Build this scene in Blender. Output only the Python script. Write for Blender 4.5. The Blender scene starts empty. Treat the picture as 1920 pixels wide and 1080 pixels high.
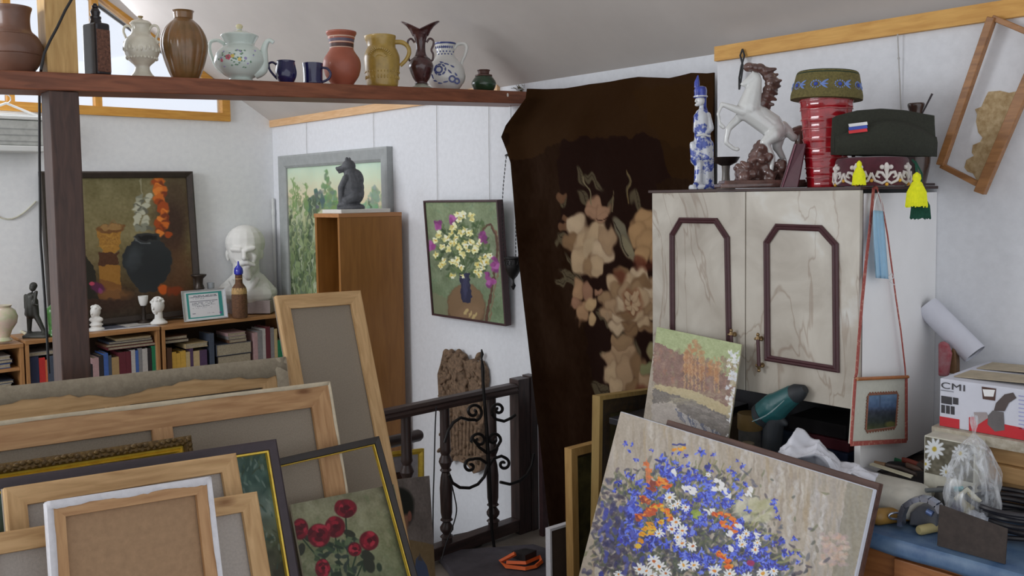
import bpy, bmesh, math, random
import numpy as np
from mathutils import Matrix, Vector

# ------------------------------------------------------------------ camera, sky, lights, exposure
scn = bpy.context.scene
COL = scn.collection
F = 1650.0                      # focal length in photo pixels
CX, CY = 960.0, 470.0           # principal point (photo is a crop, so it is shifted)
CAM = Vector((0, 0, 1.65))
PITCH, YAW, ROLL = math.radians(3.5), math.radians(-42.0), -0.014
RC = (Matrix.Rotation(YAW, 3, 'Z') @ Matrix.Rotation(math.pi / 2 - PITCH, 3, 'X') @ Matrix.Rotation(ROLL, 3, 'Z'))
cd = bpy.data.cameras.new('camera')
cd.sensor_width = 36.0
cd.lens = F / 1920 * 36.0
cd.shift_y = (CY - 540) / 1920
cd.clip_start = 0.05
cam = bpy.data.objects.new('camera', cd)
cam.matrix_world = Matrix.Translation(CAM) @ RC.to_4x4()
COL.objects.link(cam)
scn.camera = cam

w = bpy.data.worlds.new('overcast_sky')
scn.world = w
w.use_nodes = True
bg = w.node_tree.nodes['Background']
# overcast sky, brightest over the snow-lit ground beyond the gable (+Y)
_t = w.node_tree
_g = _t.nodes.new('ShaderNodeTexCoord'); _s = _t.nodes.new('ShaderNodeSeparateXYZ'); _r = _t.nodes.new('ShaderNodeValToRGB')
_t.links.new(_g.outputs['Generated'], _s.inputs[0]); _t.links.new(_s.outputs['Y'], _r.inputs[0]); _t.links.new(_r.outputs[0], bg.inputs[0])
_r.color_ramp.elements[0].position = 0.05; _r.color_ramp.elements[0].color = (0.84, 0.865, 0.91, 1)
_r.color_ramp.elements[1].position = 0.75; _r.color_ramp.elements[1].color = (0.84, 0.86, 0.93, 1)
bg.inputs[1].default_value = 0.95


def area(name, loc, target, sx, sy, power, col):
    l = bpy.data.lights.new(name, 'AREA')
    l.shape = 'RECTANGLE'; l.size = sx; l.size_y = sy; l.energy = power; l.color = col
    o = bpy.data.objects.new(name, l)
    o.location = loc
    o.rotation_euler = (Vector(target) - Vector(loc)).to_track_quat('-Z', 'Y').to_euler()
    COL.objects.link(o)
    return o


area('window_daylight', (-2.4, 3.7, 2.5), (2.9, 4.6, 1.0), 1.9, 1.3, 72, (0.93, 0.96, 1.0))
area('gable_daylight', (1.2, 5.65, 2.7), (1.6, 2.5, 0.9), 1.6, 0.7, 14, (0.90, 0.93, 1.0))

vs = scn.view_settings
scn.display_settings.display_device = 'sRGB'
vs.view_transform = 'Standard'
vs.look = 'None'
vs.gamma = 1.0
vs.use_curve_mapping = False
vs.exposure = 0.29

rnd = random.Random(7)

# ------------------------------------------------------------------ pixel -> place measuring helpers
RCn = np.array(RC)
CAMn = np.array(CAM)


def ray(px, py):
    return RC @ Vector(((px - CX) / F, -(py - CY) / F, -1.0))      # depth 1 along the view axis


def on_x(px, py, X):
    d = ray(px, py); return CAM + d * ((X - CAM.x) / d.x)


def on_y(px, py, Y):
    d = ray(px, py); return CAM + d * ((Y - CAM.y) / d.y)


def on_z(px, py, Z):
    d = ray(px, py); return CAM + d * ((Z - CAM.z) / d.z)


def on_pl(px, py, p, n):
    d = ray(px, py); return CAM + d * ((p - CAM).dot(n) / d.dot(n))


def depth(P):
    return (RC.transposed() @ (Vector(P) - CAM)).z * -1


def proj(P):
    q = RC.transposed() @ (Vector(P) - CAM)
    return (CX + F * q.x / -q.z, CY - F * q.y / -q.z)


def projn(P):
    q = (P - CAMn) @ RCn
    return CX - F * q[..., 0] / q[..., 2], CY + F * q[..., 1] / q[..., 2]


# ------------------------------------------------------------------ colours and materials
def lin(c):
    c = c / 255.0
    return c / 12.92 if c <= 0.04045 else ((c + 0.055) / 1.055) ** 2.4


KA = 1.25


def S(r, g, b, k=KA):
    return tuple(min(0.88, lin(x) * k) for x in (r, g, b)) + (1,)


MATS = {}


def nodes(m):
    m.use_nodes = True
    return m.node_tree.nodes, m.node_tree.links, m.node_tree.nodes['Principled BSDF']


def mat(name, col, rough=0.6, metal=0.0, var=0.12, scale=25.0, bump=0.05, coat=0.0, stretch=(1, 1, 1), col2=None, spec=None, sheen=0):
    if name in MATS:
        return MATS[name]
    m = bpy.data.materials.new(name)
    N, L, P = nodes(m)
    tc = N.new('ShaderNodeTexCoord'); mp = N.new('ShaderNodeMapping')
    mp.inputs['Scale'].default_value = stretch
    L.new(tc.outputs['Object'], mp.inputs[0])
    nz = N.new('ShaderNodeTexNoise'); nz.inputs['Scale'].default_value = scale; nz.inputs['Detail'].default_value = 5
    nz.inputs['Roughness'].default_value = 0.6
    L.new(mp.outputs[0], nz.inputs[0])
    rp = N.new('ShaderNodeValToRGB')
    rp.color_ramp.elements[0].position = 0.32; rp.color_ramp.elements[1].position = 0.68
    c2 = col2 or tuple(min(0.9, c * (1 + var)) for c in col[:3]) + (1,)
    c1 = col if col2 else tuple(c * (1 - var) for c in col[:3]) + (1,)
    rp.color_ramp.elements[0].color = c1; rp.color_ramp.elements[1].color = c2
    L.new(nz.outputs[0], rp.inputs[0])
    L.new(rp.outputs[0], P.inputs['Base Color'])
    P.inputs['Roughness'].default_value = rough
    P.inputs['Metallic'].default_value = metal
    if coat: P.inputs['Coat Weight'].default_value = coat; P.inputs['Coat Roughness'].default_value = 0.08
    if spec is not None: P.inputs['Specular IOR Level'].default_value = spec
    if sheen: P.inputs['Sheen Weight'].default_value = sheen
    if bump:
        bp = N.new('ShaderNodeBump'); bp.inputs['Strength'].default_value = min(1, bump * 4); bp.inputs['Distance'].default_value = 0.004
        L.new(nz.outputs[0], bp.inputs['Height']); L.new(bp.outputs[0], P.inputs['Normal'])
    MATS[name] = m
    return m


def wood(name, c1, c2, axis='x', rough=0.6, knots=True, scale=9.0):
    if name in MATS:
        return MATS[name]
    m = bpy.data.materials.new(name)
    N, L, P = nodes(m)
    tc = N.new('ShaderNodeTexCoord'); mp = N.new('ShaderNodeMapping')
    st = {'x': (0.12, 1, 1), 'y': (1, 0.12, 1), 'z': (1, 1, 0.12)}[axis]
    mp.inputs['Scale'].default_value = st
    L.new(tc.outputs['Object'], mp.inputs[0])
    nz = N.new('ShaderNodeTexNoise'); nz.inputs['Scale'].default_value = scale * 7; nz.inputs['Detail'].default_value = 6
    nz.inputs['Distortion'].default_value = 0.6
    L.new(mp.outputs[0], nz.inputs[0])
    rp = N.new('ShaderNodeValToRGB')
    rp.color_ramp.elements[0].position = 0.3; rp.color_ramp.elements[1].position = 0.7
    rp.color_ramp.elements[0].color = c1; rp.color_ramp.elements[1].color = c2
    L.new(nz.outputs[0], rp.inputs[0])
    out = rp.outputs[0]
    if knots:
        mk = N.new('ShaderNodeMapping'); mk.inputs['Scale'].default_value = tuple(0.5 if s < 1 else 1.3 for s in st)
        L.new(tc.outputs['Object'], mk.inputs[0])
        vo = N.new('ShaderNodeTexVoronoi'); vo.inputs['Scale'].default_value = 6.0
        L.new(mk.outputs[0], vo.inputs[0])
        r2 = N.new('ShaderNodeValToRGB'); r2.color_ramp.elements[0].position = 0.035; r2.color_ramp.elements[1].position = 0.11
        r2.color_ramp.elements[0].color = (0.45, 0.33, 0.25, 1); r2.color_ramp.elements[1].color = (1, 1, 1, 1)
        L.new(vo.outputs['Distance'], r2.inputs[0])
        mx = N.new('ShaderNodeMix'); mx.data_type = 'RGBA'; mx.blend_type = 'MULTIPLY'; mx.inputs[0].default_value = 0.9
        L.new(out, mx.inputs[6]); L.new(r2.outputs[0], mx.inputs[7]); out = mx.outputs[2]
    L.new(out, P.inputs['Base Color'])
    P.inputs['Roughness'].default_value = rough
    bp = N.new('ShaderNodeBump'); bp.inputs['Strength'].default_value = 0.25; bp.inputs['Distance'].default_value = 0.002
    L.new(nz.outputs[0], bp.inputs['Height']); L.new(bp.outputs[0], P.inputs['Normal'])
    MATS[name] = m
    return m


def vcol(name, rough=0.6, coat=0.0, bump=0.3, spec=0.4, sheen=0.0):
    """material that reads the colour laid down stroke by stroke on the surface"""
    if name in MATS:
        return MATS[name]
    m = bpy.data.materials.new(name)
    N, L, P = nodes(m)
    at = N.new('ShaderNodeAttribute'); at.attribute_name = 'Col'
    L.new(at.outputs['Color'], P.inputs['Base Color'])
    P.inputs['Roughness'].default_value = rough
    P.inputs['Specular IOR Level'].default_value = spec
    if coat: P.inputs['Coat Weight'].default_value = coat; P.inputs['Coat Roughness'].default_value = 0.15
    if sheen: P.inputs['Sheen Weight'].default_value = sheen
    tc = N.new('ShaderNodeTexCoord')
    nz = N.new('ShaderNodeTexNoise'); nz.inputs['Scale'].default_value = 260; nz.inputs['Detail'].default_value = 3
    L.new(tc.outputs['Object'], nz.inputs[0])
    bp = N.new('ShaderNodeBump'); bp.inputs['Strength'].default_value = bump; bp.inputs['Distance'].default_value = 0.002
    L.new(nz.outputs[0], bp.inputs['Height']); L.new(bp.outputs[0], P.inputs['Normal'])
    MATS[name] = m
    return m


def glass(name, col=(1, 1, 1, 1), tr=0.8, rough=0.03):
    if name in MATS:
        return MATS[name]
    m = bpy.data.materials.new(name)
    N, L, P = nodes(m)
    P.inputs['Base Color'].default_value = col
    P.inputs['Roughness'].default_value = rough
    T = N.new('ShaderNodeBsdfTransparent'); T.inputs[0].default_value = col
    mx = N.new('ShaderNodeMixShader')
    fr = N.new('ShaderNodeFresnel'); fr.inputs[0].default_value = 1.45
    ma = N.new('ShaderNodeMath'); ma.operation = 'ADD'; ma.inputs[1].default_value = 1 - tr; ma.use_clamp = True
    L.new(fr.outputs[0], ma.inputs[0]); L.new(ma.outputs[0], mx.inputs[0])
    L.new(T.outputs[0], mx.inputs[1]); L.new(P.outputs[0], mx.inputs[2])
    L.new(mx.outputs[0], N['Material Output'].inputs[0])
    MATS[name] = m
    return m


# ------------------------------------------------------------------ mesh builder
class B:
    def __init__(s):
        s.v = []; s.f = []; s.smooth = False

    def add(s, vs, fs):
        o = len(s.v)
        s.v += [tuple(p) for p in vs]
        s.f += [tuple(i + o for i in f) for f in fs]
        return s

    def box(s, c, d, R=None):
        c = Vector(c); h = [x / 2 for x in d]
        vs = []
        for sx, sy, sz in ((-1, -1, -1), (1, -1, -1), (1, 1, -1), (-1, 1, -1), (-1, -1, 1), (1, -1, 1), (1, 1, 1), (-1, 1, 1)):
            p = Vector((sx * h[0], sy * h[1], sz * h[2]))
            if R is not None: p = R @ p
            vs.append(c + p)
        return s.add(vs, [(0, 3, 2, 1), (4, 5, 6, 7), (0, 1, 5, 4), (1, 2, 6, 5), (2, 3, 7, 6), (3, 0, 4, 7)])

    def bb(s, x0, x1, y0, y1, z0, z1):
        return s.box(((x0 + x1) / 2, (y0 + y1) / 2, (z0 + z1) / 2), (abs(x1 - x0), abs(y1 - y0), abs(z1 - z0)))

    def prism(s, pts, ext):
        """polygon (3-D points, any order that is a loop) extruded by vector ext"""
        n = len(pts); e = Vector(ext)
        a = [Vector(p) for p in pts]; b = [p + e for p in a]
        nn = Vector((0, 0, 0))
        for i in range(n):
            nn += a[i].cross(a[(i + 1) % n])
        fl = nn.dot(e) > 0
        f = [tuple(range(n)) if not fl else tuple(reversed(range(n))), tuple(range(n, 2 * n)) if fl else tuple(reversed(range(n, 2 * n)))]
        for i in range(n):
            j = (i + 1) % n
            q = (i, j, j + n, i + n)
            f.append(q if fl else tuple(reversed(q)))
        return s.add(a + b, f)

    def tube(s, pts, r, n=8, closed=False, flat=1.0):
        pts = [Vector(p) for p in pts]
        m = len(pts)
        rr = r if isinstance(r, (list, tuple)) else [r] * m
        T = []
        for i in range(m):
            if closed:
                t = pts[(i + 1) % m] - pts[i - 1]
            else:
                t = pts[min(i + 1, m - 1)] - pts[max(i - 1, 0)]
            T.append(t.normalized() if t.length > 1e-9 else Vector((0, 0, 1)))
        up = Vector((0, 0, 1)) if abs(T[0].z) < 0.9 else Vector((1, 0, 0))
        a = (up - T[0] * up.dot(T[0])).normalized()
        vs = []
        for i in range(m):
            a = (a - T[i] * a.dot(T[i]))
            a = a.normalized() if a.length > 1e-6 else T[i].orthogonal().normalized()
            b = T[i].cross(a)
            for k in range(n):
                t = 2 * math.pi * k / n
                vs.append(pts[i] + (a * math.cos(t) + b * math.sin(t) * flat) * rr[i])
        fs = []
        lim = m if closed else m - 1
        for i in range(lim):
            j = (i + 1) % m
            for k in range(n):
                k2 = (k + 1) % n
                fs.append((i * n + k, i * n + k2, j * n + k2, j * n + k))
        if not closed:
            fs.append(tuple(reversed(range(n)))); fs.append(tuple((m - 1) * n + k for k in range(n)))
        return s.add(vs, fs)

    def lathe(s, prof, n=32, c=(0, 0, 0), mod=None, sq=1.0):
        """prof: (radius, z) bottom to top; mod(theta, z, r) -> r"""
        c = Vector(c); vs = []
        for r, z in prof:
            for k in range(n):
                t = 2 * math.pi * k / n
                q = mod(t, z, r) if mod else r
                vs.append(c + Vector((q * math.cos(t), q * math.sin(t) * sq, z)))
        fs = []
        for i in range(len(prof) - 1):
            for k in range(n):
                k2 = (k + 1) % n
                fs.append((i * n + k, i * n + k2, (i + 1) * n + k2, (i + 1) * n + k))
        fs.append(tuple(reversed(range(n)))); fs.append(tuple((len(prof) - 1) * n + k for k in range(n)))
        return s.add(vs, fs)

    def ell(s, c, r, R=None, n=16, m=10):
        c = Vector(c); r = (r, r, r) if not hasattr(r, '__len__') else r
        vs = [c + (R @ Vector((0, 0, -r[2])) if R is not None else Vector((0, 0, -r[2])))]
        for i in range(1, m):
            ph = -math.pi / 2 + math.pi * i / m
            for k in range(n):
                t = 2 * math.pi * k / n
                p = Vector((r[0] * math.cos(ph) * math.cos(t), r[1] * math.cos(ph) * math.sin(t), r[2] * math.sin(ph)))
                if R is not None: p = R @ p
                vs.append(c + p)
        vs.append(c + (R @ Vector((0, 0, r[2])) if R is not None else Vector((0, 0, r[2]))))
        fs = []
        for k in range(n):
            k2 = (k + 1) % n
            fs.append((0, 1 + k2, 1 + k))
            for i in range(m - 2):
                fs.append((1 + i * n + k, 1 + i * n + k2, 1 + (i + 1) * n + k2, 1 + (i + 1) * n + k))
            fs.append((1 + (m - 2) * n + k, 1 + (m - 2) * n + k2, len(vs) - 1))
        return s.add(vs, fs)

    def cap(s, p, q, r0, r1=None):
        """capsule-like limb between two points"""
        p = Vector(p); q = Vector(q); r1 = r0 if r1 is None else r1
        pts = [p + (q - p) * (i / 6) for i in range(7)]
        s.tube(pts, [r0 + (r1 - r0) * i / 6 for i in range(7)], 12)
        s.ell(p, r0, n=12, m=8); s.ell(q, r1, n=12, m=8)
        return s

    def grid(s, fn, nu, nv, thick=None):
        """fn(u,v)->Vector, u,v in 0..1"""
        vs = [fn(i / (nu - 1), j / (nv - 1)) for j in range(nv) for i in range(nu)]
        fs = [(j * nu + i, j * nu + i + 1, (j + 1) * nu + i + 1, (j + 1) * nu + i) for j in range(nv - 1) for i in range(nu - 1)]
        return s.add(vs, fs)


def obj(name, b, m, parent=None, smooth=False, bevel=0, world=False, solid=0, remesh=0, smoothing=0, sub=0):
    me = bpy.data.meshes.new(name)
    vs = b.v
    if world and parent is not None:
        inv = parent.matrix_world.inverted()
        vs = [tuple(inv @ Vector(p)) for p in vs]
    me.from_pydata(vs, [], b.f)
    me.update()
    bm = bmesh.new(); bm.from_mesh(me); bmesh.ops.recalc_face_normals(bm, faces=bm.faces); bm.to_mesh(me); bm.free()
    if m: me.materials.append(m)
    if smooth or remesh or sub:
        for p in me.polygons: p.use_smooth = True
        if smooth and not remesh:
            try: me.set_sharp_from_angle(angle=math.radians(40))
            except Exception: pass
    o = bpy.data.objects.new(name, me)
    COL.objects.link(o)
    if parent: o.parent = parent
    if remesh:
        md = o.modifiers.new('remesh', 'REMESH'); md.mode = 'VOXEL'; md.voxel_size = remesh; md.use_smooth_shade = True
    if smoothing:
        md = o.modifiers.new('smooth', 'SMOOTH'); md.iterations = smoothing; md.factor = 0.6
    if solid:
        md = o.modifiers.new('solid', 'SOLIDIFY'); md.thickness = solid; md.offset = 0
    if bevel:
        md = o.modifiers.new('bevel', 'BEVEL'); md.width = bevel; md.segments = 2; md.limit_method = 'ANGLE'
    if sub:
        md = o.modifiers.new('sub', 'SUBSURF'); md.levels = sub; md.render_levels = sub
    return o


def tag(o, label=None, cat=None, group=None, kind=None):
    if label: o['label'] = label
    if cat: o['category'] = cat
    if group: o['group'] = group
    if kind: o['kind'] = kind
    return o


def thing(name, label, cat, loc=(0, 0, 0), rz=0.0, group=None, M=None):
    o = bpy.data.objects.new(name, None)
    COL.objects.link(o)
    if M is not None:
        o.matrix_world = M
    else:
        o.matrix_world = Matrix.Translation(Vector(loc)) @ Matrix.Rotation(rz, 4, 'Z')
    tag(o, label, cat, group)
    return o


def struct(name, b, m, **k):
    return tag(obj(name, b, m, **k), kind='structure')


# ------------------------------------------------------------------ painting by strokes (surface pattern of pictures, rug, labels)
def vnoise(shape, cells, seed):
    r = np.random.RandomState(seed)
    h, w_ = shape
    gy = max(2, int(cells[1]) + 2); gx = max(2, int(cells[0]) + 2)
    g = r.rand(gy, gx)
    y = np.linspace(0, gy - 1.001, h); x = np.linspace(0, gx - 1.001, w_)
    yi = y.astype(int); xi = x.astype(int); fy = (y - yi)[:, None]; fx = (x - xi)[None, :]
    fy = fy * fy * (3 - 2 * fy); fx = fx * fx * (3 - 2 * fx)
    a = g[yi][:, xi]; b = g[yi][:, xi + 1]; c = g[yi + 1][:, xi]; d = g[yi + 1][:, xi + 1]
    return (a * (1 - fx) + b * fx) * (1 - fy) + (c * (1 - fx) + d * fx) * fy


class Paint:
    """colours on a grid of points of a real surface; strokes are given in the coordinates
    in which they were measured on the photograph"""
    def __init__(s, P3, base, seed=1):
        s.P = P3                                  # (nv,nu,3) world points
        s.X, s.Y = projn(P3)
        s.C = np.zeros(P3.shape); s.C[:] = base
        s.r = random.Random(seed); s.seed = seed

    def _mix(s, a, col):
        s.C += (np.array(col, float) - s.C) * a[..., None]

    def ell(s, cx, cy, rx, ry, col, ang=0, soft=0.25, al=1.0):
        R = max(rx, ry) * 1.3 + 1
        m = (abs(s.X - cx) < R) & (abs(s.Y - cy) < R)
        if not m.any(): return
        ys, xs = np.where(m)
        y0, y1, x0, x1 = ys.min(), ys.max() + 1, xs.min(), xs.max() + 1
        X = s.X[y0:y1, x0:x1] - cx; Y = s.Y[y0:y1, x0:x1] - cy
        c, q = math.cos(ang), math.sin(ang)
        d = np.sqrt(((X * c + Y * q) / rx) ** 2 + ((-X * q + Y * c) / ry) ** 2)
        a = np.clip((1 + soft * .5 - d) / max(soft, 1e-3), 0, 1) * al
        sub = s.C[y0:y1, x0:x1]
        sub += (np.array(col, float) - sub) * a[..., None]

    def line(s, x0, y0, x1, y1, wd, col, al=1.0, soft=0.4):
        L = math.hypot(x1 - x0, y1 - y0)
        if L < 1e-6: return
        s.ell((x0 + x1) / 2, (y0 + y1) / 2, L / 2 + wd / 2, wd / 2, col, math.atan2(y1 - y0, x1 - x0), soft, al)

    def path(s, pts, wd, col, al=1.0):
        for (a, b), (c, d) in zip(pts[:-1], pts[1:]):
            s.seg(a, b, c, d, wd, col, al)

    def seg(s, x0, y0, x1, y1, wd, col, al=1.0):
        R = wd + 2
        m = (s.X > min(x0, x1) - R) & (s.X < max(x0, x1) + R) & (s.Y > min(y0, y1) - R) & (s.Y < max(y0, y1) + R)
        if not m.any(): return
        ys, xs = np.where(m)
        a0, a1, b0, b1 = ys.min(), ys.max() + 1, xs.min(), xs.max() + 1
        X = s.X[a0:a1, b0:b1]; Y = s.Y[a0:a1, b0:b1]
        dx, dy = x1 - x0, y1 - y0
        t = np.clip(((X - x0) * dx + (Y - y0) * dy) / (dx * dx + dy * dy + 1e-9), 0, 1)
        d = np.hypot(X - x0 - t * dx, Y - y0 - t * dy)
        a = np.clip((wd / 2 + .5 - d), 0, 1) * al
        sub = s.C[a0:a1, b0:b1]
        sub += (np.array(col, float) - sub) * a[..., None]

    def poly(s, pts, col, al=1.0):
        ins = np.zeros(s.X.shape, bool)
        n = len(pts)
        for i in range(n):
            x0, y0 = pts[i]; x1, y1 = pts[(i + 1) % n]
            if y0 == y1: continue
            c = ((s.Y > y0) != (s.Y > y1)) & (s.X < (x1 - x0) * (s.Y - y0) / (y1 - y0) + x0)
            ins ^= c
        s._mix(ins * al, col)

    def vgrad(s, stops):
        ys = [a for a, _ in stops]
        for k in range(3):
            s.C[..., k] = np.interp(s.Y, ys, [c[k] for _, c in stops])

    def noise(s, amp, cells, seed=0, fn=None):
        n = vnoise(s.X.shape, cells, seed + s.seed * 13) - 0.5
        s.C += n[..., None] * amp * 2

    def flat(s, sc=1.0):
        c = np.clip(s.C, 0, 255) / 255.0
        l = np.where(c <= 0.04045, c / 12.92, ((c + 0.055) / 1.055) ** 2.4) * sc
        return np.minimum(l, 0.88)


def sheet(name, P3, C, m, parent=None, thick=0.0, world=True):
    """grid mesh from (nv,nu,3) points with colour attribute C linear (nv,nu,3)"""
    nv, nu = P3.shape[:2]
    V = P3.reshape(-1, 3)
    if parent is not None and world:
        inv = np.array(parent.matrix_world.inverted())
        V = V @ inv[:3, :3].T + inv[:3, 3]
    i = np.arange(nu - 1)[None, :] + np.arange(nv - 1)[:, None] * nu
    Fq = np.stack([i, i + nu, i + nu + 1, i + 1], -1).reshape(-1, 4)
    me = bpy.data.meshes.new(name)
    me.vertices.add(len(V)); me.vertices.foreach_set('co', V.astype(np.float32).ravel())
    me.loops.add(Fq.size); me.loops.foreach_set('vertex_index', Fq.astype(np.int32).ravel())
    me.polygons.add(len(Fq)); me.polygons.foreach_set('loop_start', (np.arange(len(Fq)) * 4).astype(np.int32))
    me.update(calc_edges=True)
    at = me.color_attributes.new('Col', 'FLOAT_COLOR', 'POINT')
    rgba = np.ones((len(V), 4), np.float32); rgba[:, :3] = C.reshape(-1, 3)
    at.data.foreach_set('color', rgba.ravel())
    me.materials.append(m)
    for p in me.polygons: p.use_smooth = True
    o = bpy.data.objects.new(name, me); COL.objects.link(o)
    if parent is not None: o.parent = parent
    if thick:
        md = o.modifiers.new('solid', 'SOLIDIFY'); md.thickness = thick; md.offset = 0
    return o


# ------------------------------------------------------------------ leaning / hanging rectangles
def rect_matrix(TL, TR, vdir):
    """TL, TR world; vdir world direction down the rectangle. -> (matrix without origin, W)"""
    u = (TR - TL); W = u.length; u.normalize()
    v = (vdir - u * vdir.dot(u)).normalized()
    n = u.cross(-v)
    return u, v, n, W


def lean_rect(tl, tr, Yt=None, Xt=None, side=None, which='r', length=None, deg=None):
    """rectangle whose top edge was measured at photo points tl,tr on the plane Y=Yt (or X=Xt);
    the lean is the one that makes its side edge run through the measured point 'side'."""
    if Yt is not None:
        TL, TR = on_y(*tl, Yt), on_y(*tr, Yt)
    else:
        TL, TR = on_x(*tl, Xt), on_x(*tr, Xt)
    u = (TR - TL).normalized()
    nh = Vector((u.y, -u.x, 0)).normalized()          # horizontal, towards the viewer's side
    if nh.dot(CAM - TL) < 0: nh = -nh
    d = u.cross(nh); d = d if d.z < 0 else -d
    best = None
    A = TR if which == 'r' else TL
    rng = [math.radians(deg)] if deg is not None else [math.radians(x * 0.5) for x in range(0, 70)]
    for th in rng:
        v = (d * math.cos(th) + nh * math.sin(th)).normalized()
        if side:
            p0 = proj(A); p1 = proj(A + v * 0.5)
            t = (side[1] - p0[1]) / (p1[1] - p0[1] + 1e-9)
            e = abs(p0[0] + (p1[0] - p0[0]) * t - side[0])
        else:
            e = 0
        if best is None or e < best[0]: best = (e, th, v)
    v = best[2]
    W = (TR - TL).length
    if length is None:
        length = (min(TL.z, TR.z) - 0.005) / -v.z
    n = u.cross(-v)
    O = TL + u * W / 2 + v * length
    M = Matrix(((u.x, -v.x, n.x, O.x), (u.y, -v.y, n.y, O.y), (u.z, -v.z, n.z, O.z), (0, 0, 0, 1)))
    return M, W, length, math.degrees(best[1])


def frame_bars(root, W, H, prof, mx, my, name='frame_bar', smooth=False, y0=0.0):
    """four mitred bars; prof = [(inset, height)...] closed cross-section, local frame x right, y up, z to viewer"""
    cs = [(-W / 2, H + y0), (W / 2, H + y0), (W / 2, y0), (-W / 2, y0)]
    ins = [(1, -1), (-1, -1), (-1, 1), (1, 1)]
    out = []
    for k in range(4):
        b = B(); k2 = (k + 1) % 4
        vs = []
        for kk in (k, k2):
            for a, h in prof:
                vs.append((cs[kk][0] + ins[kk][0] * a, cs[kk][1] + ins[kk][1] * a, h))
        n = len(prof)
        fs = [tuple(range(n)), tuple(reversed(range(n, 2 * n)))]
        for i in range(n):
            j = (i + 1) % n
            fs.append((i, i + n, j + n, j))
        b.add(vs, fs)
        out.append(obj(name, b, mx if k % 2 == 0 else my, root, smooth=smooth))
    return out


def rect_points(M, x0, x1, y0, y1, z, nu, nv):
    xs = np.linspace(x0, x1, nu); ys = np.linspace(y1, y0, nv)
    gx, gy = np.meshgrid(xs, ys)
    L = np.stack([gx, gy, np.full_like(gx, z), np.ones_like(gx)], -1)
    return (L @ np.array(M).T)[..., :3]

# ================================================================== THE ROOM
XW, YG = 2.95, 5.8               # side wall, gable wall
XP = 2.83                        # boarded-out part of the side wall on the right
YR = 1.97                        # where the boarded-out part starts
ZE = 2.20                        # eave height
SL = 0.64                        # roof slope


def zc(x): return ZE + (XW - x) * SL


plaster = mat('whitewashed_board', S(202, 204, 208, 1.3), 0.85, var=0.035, scale=38, bump=0.05)
plaster2 = mat('whitewashed_gable', S(204, 206, 209, 1.4), 0.85, var=0.035, scale=30, bump=0.05)
ceil_m = mat('grey_white_ceiling', S(178, 172, 167, 1.35), 0.9, var=0.05, scale=2.5, bump=0.05)
floor_m = mat('worn_floor', S(112, 104, 96, 1.5), 0.7, var=0.25, scale=3, bump=0.05)
pine_x = wood('pine_along_x', S(186, 143, 84), S(208, 168, 104), 'x')
pine_y = wood('pine_along_y', S(186, 143, 84), S(208, 168, 104), 'y')
pine_z = wood('pine_along_z', S(186, 143, 84), S(208, 168, 104), 'z')
stain_x = wood('stained_red_x', S(104, 60, 40), S(140, 84, 58), 'x', rough=0.45, knots=False)
stain_z = wood('stained_dark_z', S(58, 42, 38), S(82, 60, 52), 'z', rough=0.5, knots=False)
darkwood_x = wood('rail_dark_x', S(40, 31, 30), S(66, 51, 48), 'x', rough=0.4, knots=False)
darkwood_z = wood('rail_dark_z', S(40, 31, 30), S(66, 51, 48), 'z', rough=0.4, knots=False)

HX0, HY0, HY1 = 2.42, 3.24, 4.12          # stair opening behind the railing
struct('floor', B().bb(-4.0, HX0, -1.2, 6.0, -0.1, 0.0).bb(HX0, 3.06, -1.2, HY0, -0.1, 0).bb(HX0, 3.06, HY1, 6.0, -0.1, 0), floor_m)
struct('floor', B().bb(HX0 - .3, 3.06, HY0 - .3, HY1 + .3, -1.25, -1.2), floor_m)
struct('wall_stair', B().bb(HX0 - .03, HX0, HY0, HY1, -1.2, -0.1).bb(HX0, XW, HY1, HY1 + .03, -1.2, -0.1).bb(HX0, XW, HY0 - .03, HY0, -1.2, -0.1), plaster)
struct('wall_right', B().bb(XW, XW + 0.12, -1.2, 6.0, -1.2, ZE + 0.02), plaster)
struct('wall_right', B().bb(XP, XW - 0.001, -1.2, YR, 0, ZE), plaster)

# ceiling: one slope down to the side wall, one down the other way beyond the ridge
XR = -0.7
b = B()
b.prism([(XW + 0.12, -1.2, zc(XW + 0.12)), (XR, -1.2, zc(XR)), (XR, -1.2, zc(XR) + 0.12), (XW + 0.12, -1.2, zc(XW + 0.12) + 0.12)], (0, 7.2, 0))
struct('ceiling', b, ceil_m)
b = B()
zl = lambda x: zc(XR) - (XR - x) * SL
b.prism([(XR, -1.2, zl(XR)), (-4.0, -1.2, zl(-4.0)), (-4.0, -1.2, zl(-4.0) + 0.12), (XR, -1.2, zl(XR) + 0.12)], (0, 7.2, 0))
struct('ceiling', b, ceil_m)
# seams between ceiling boards
for i, x in enumerate((1.75, 0.55)):
    n_ = 40
    b = B()
    pts = [(x + 0.004 * math.sin(k * 2.1), -1.1 + k * 6.8 / n_, zc(x + 0.004 * math.sin(k * 2.1)) + 0.0005) for k in range(n_ + 1)]
    b.tube(pts, 0.0022, 4)
    struct('trim_%d' % (10 + i), b, mat('seam_grey', S(150, 147, 148), 0.9))

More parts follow.
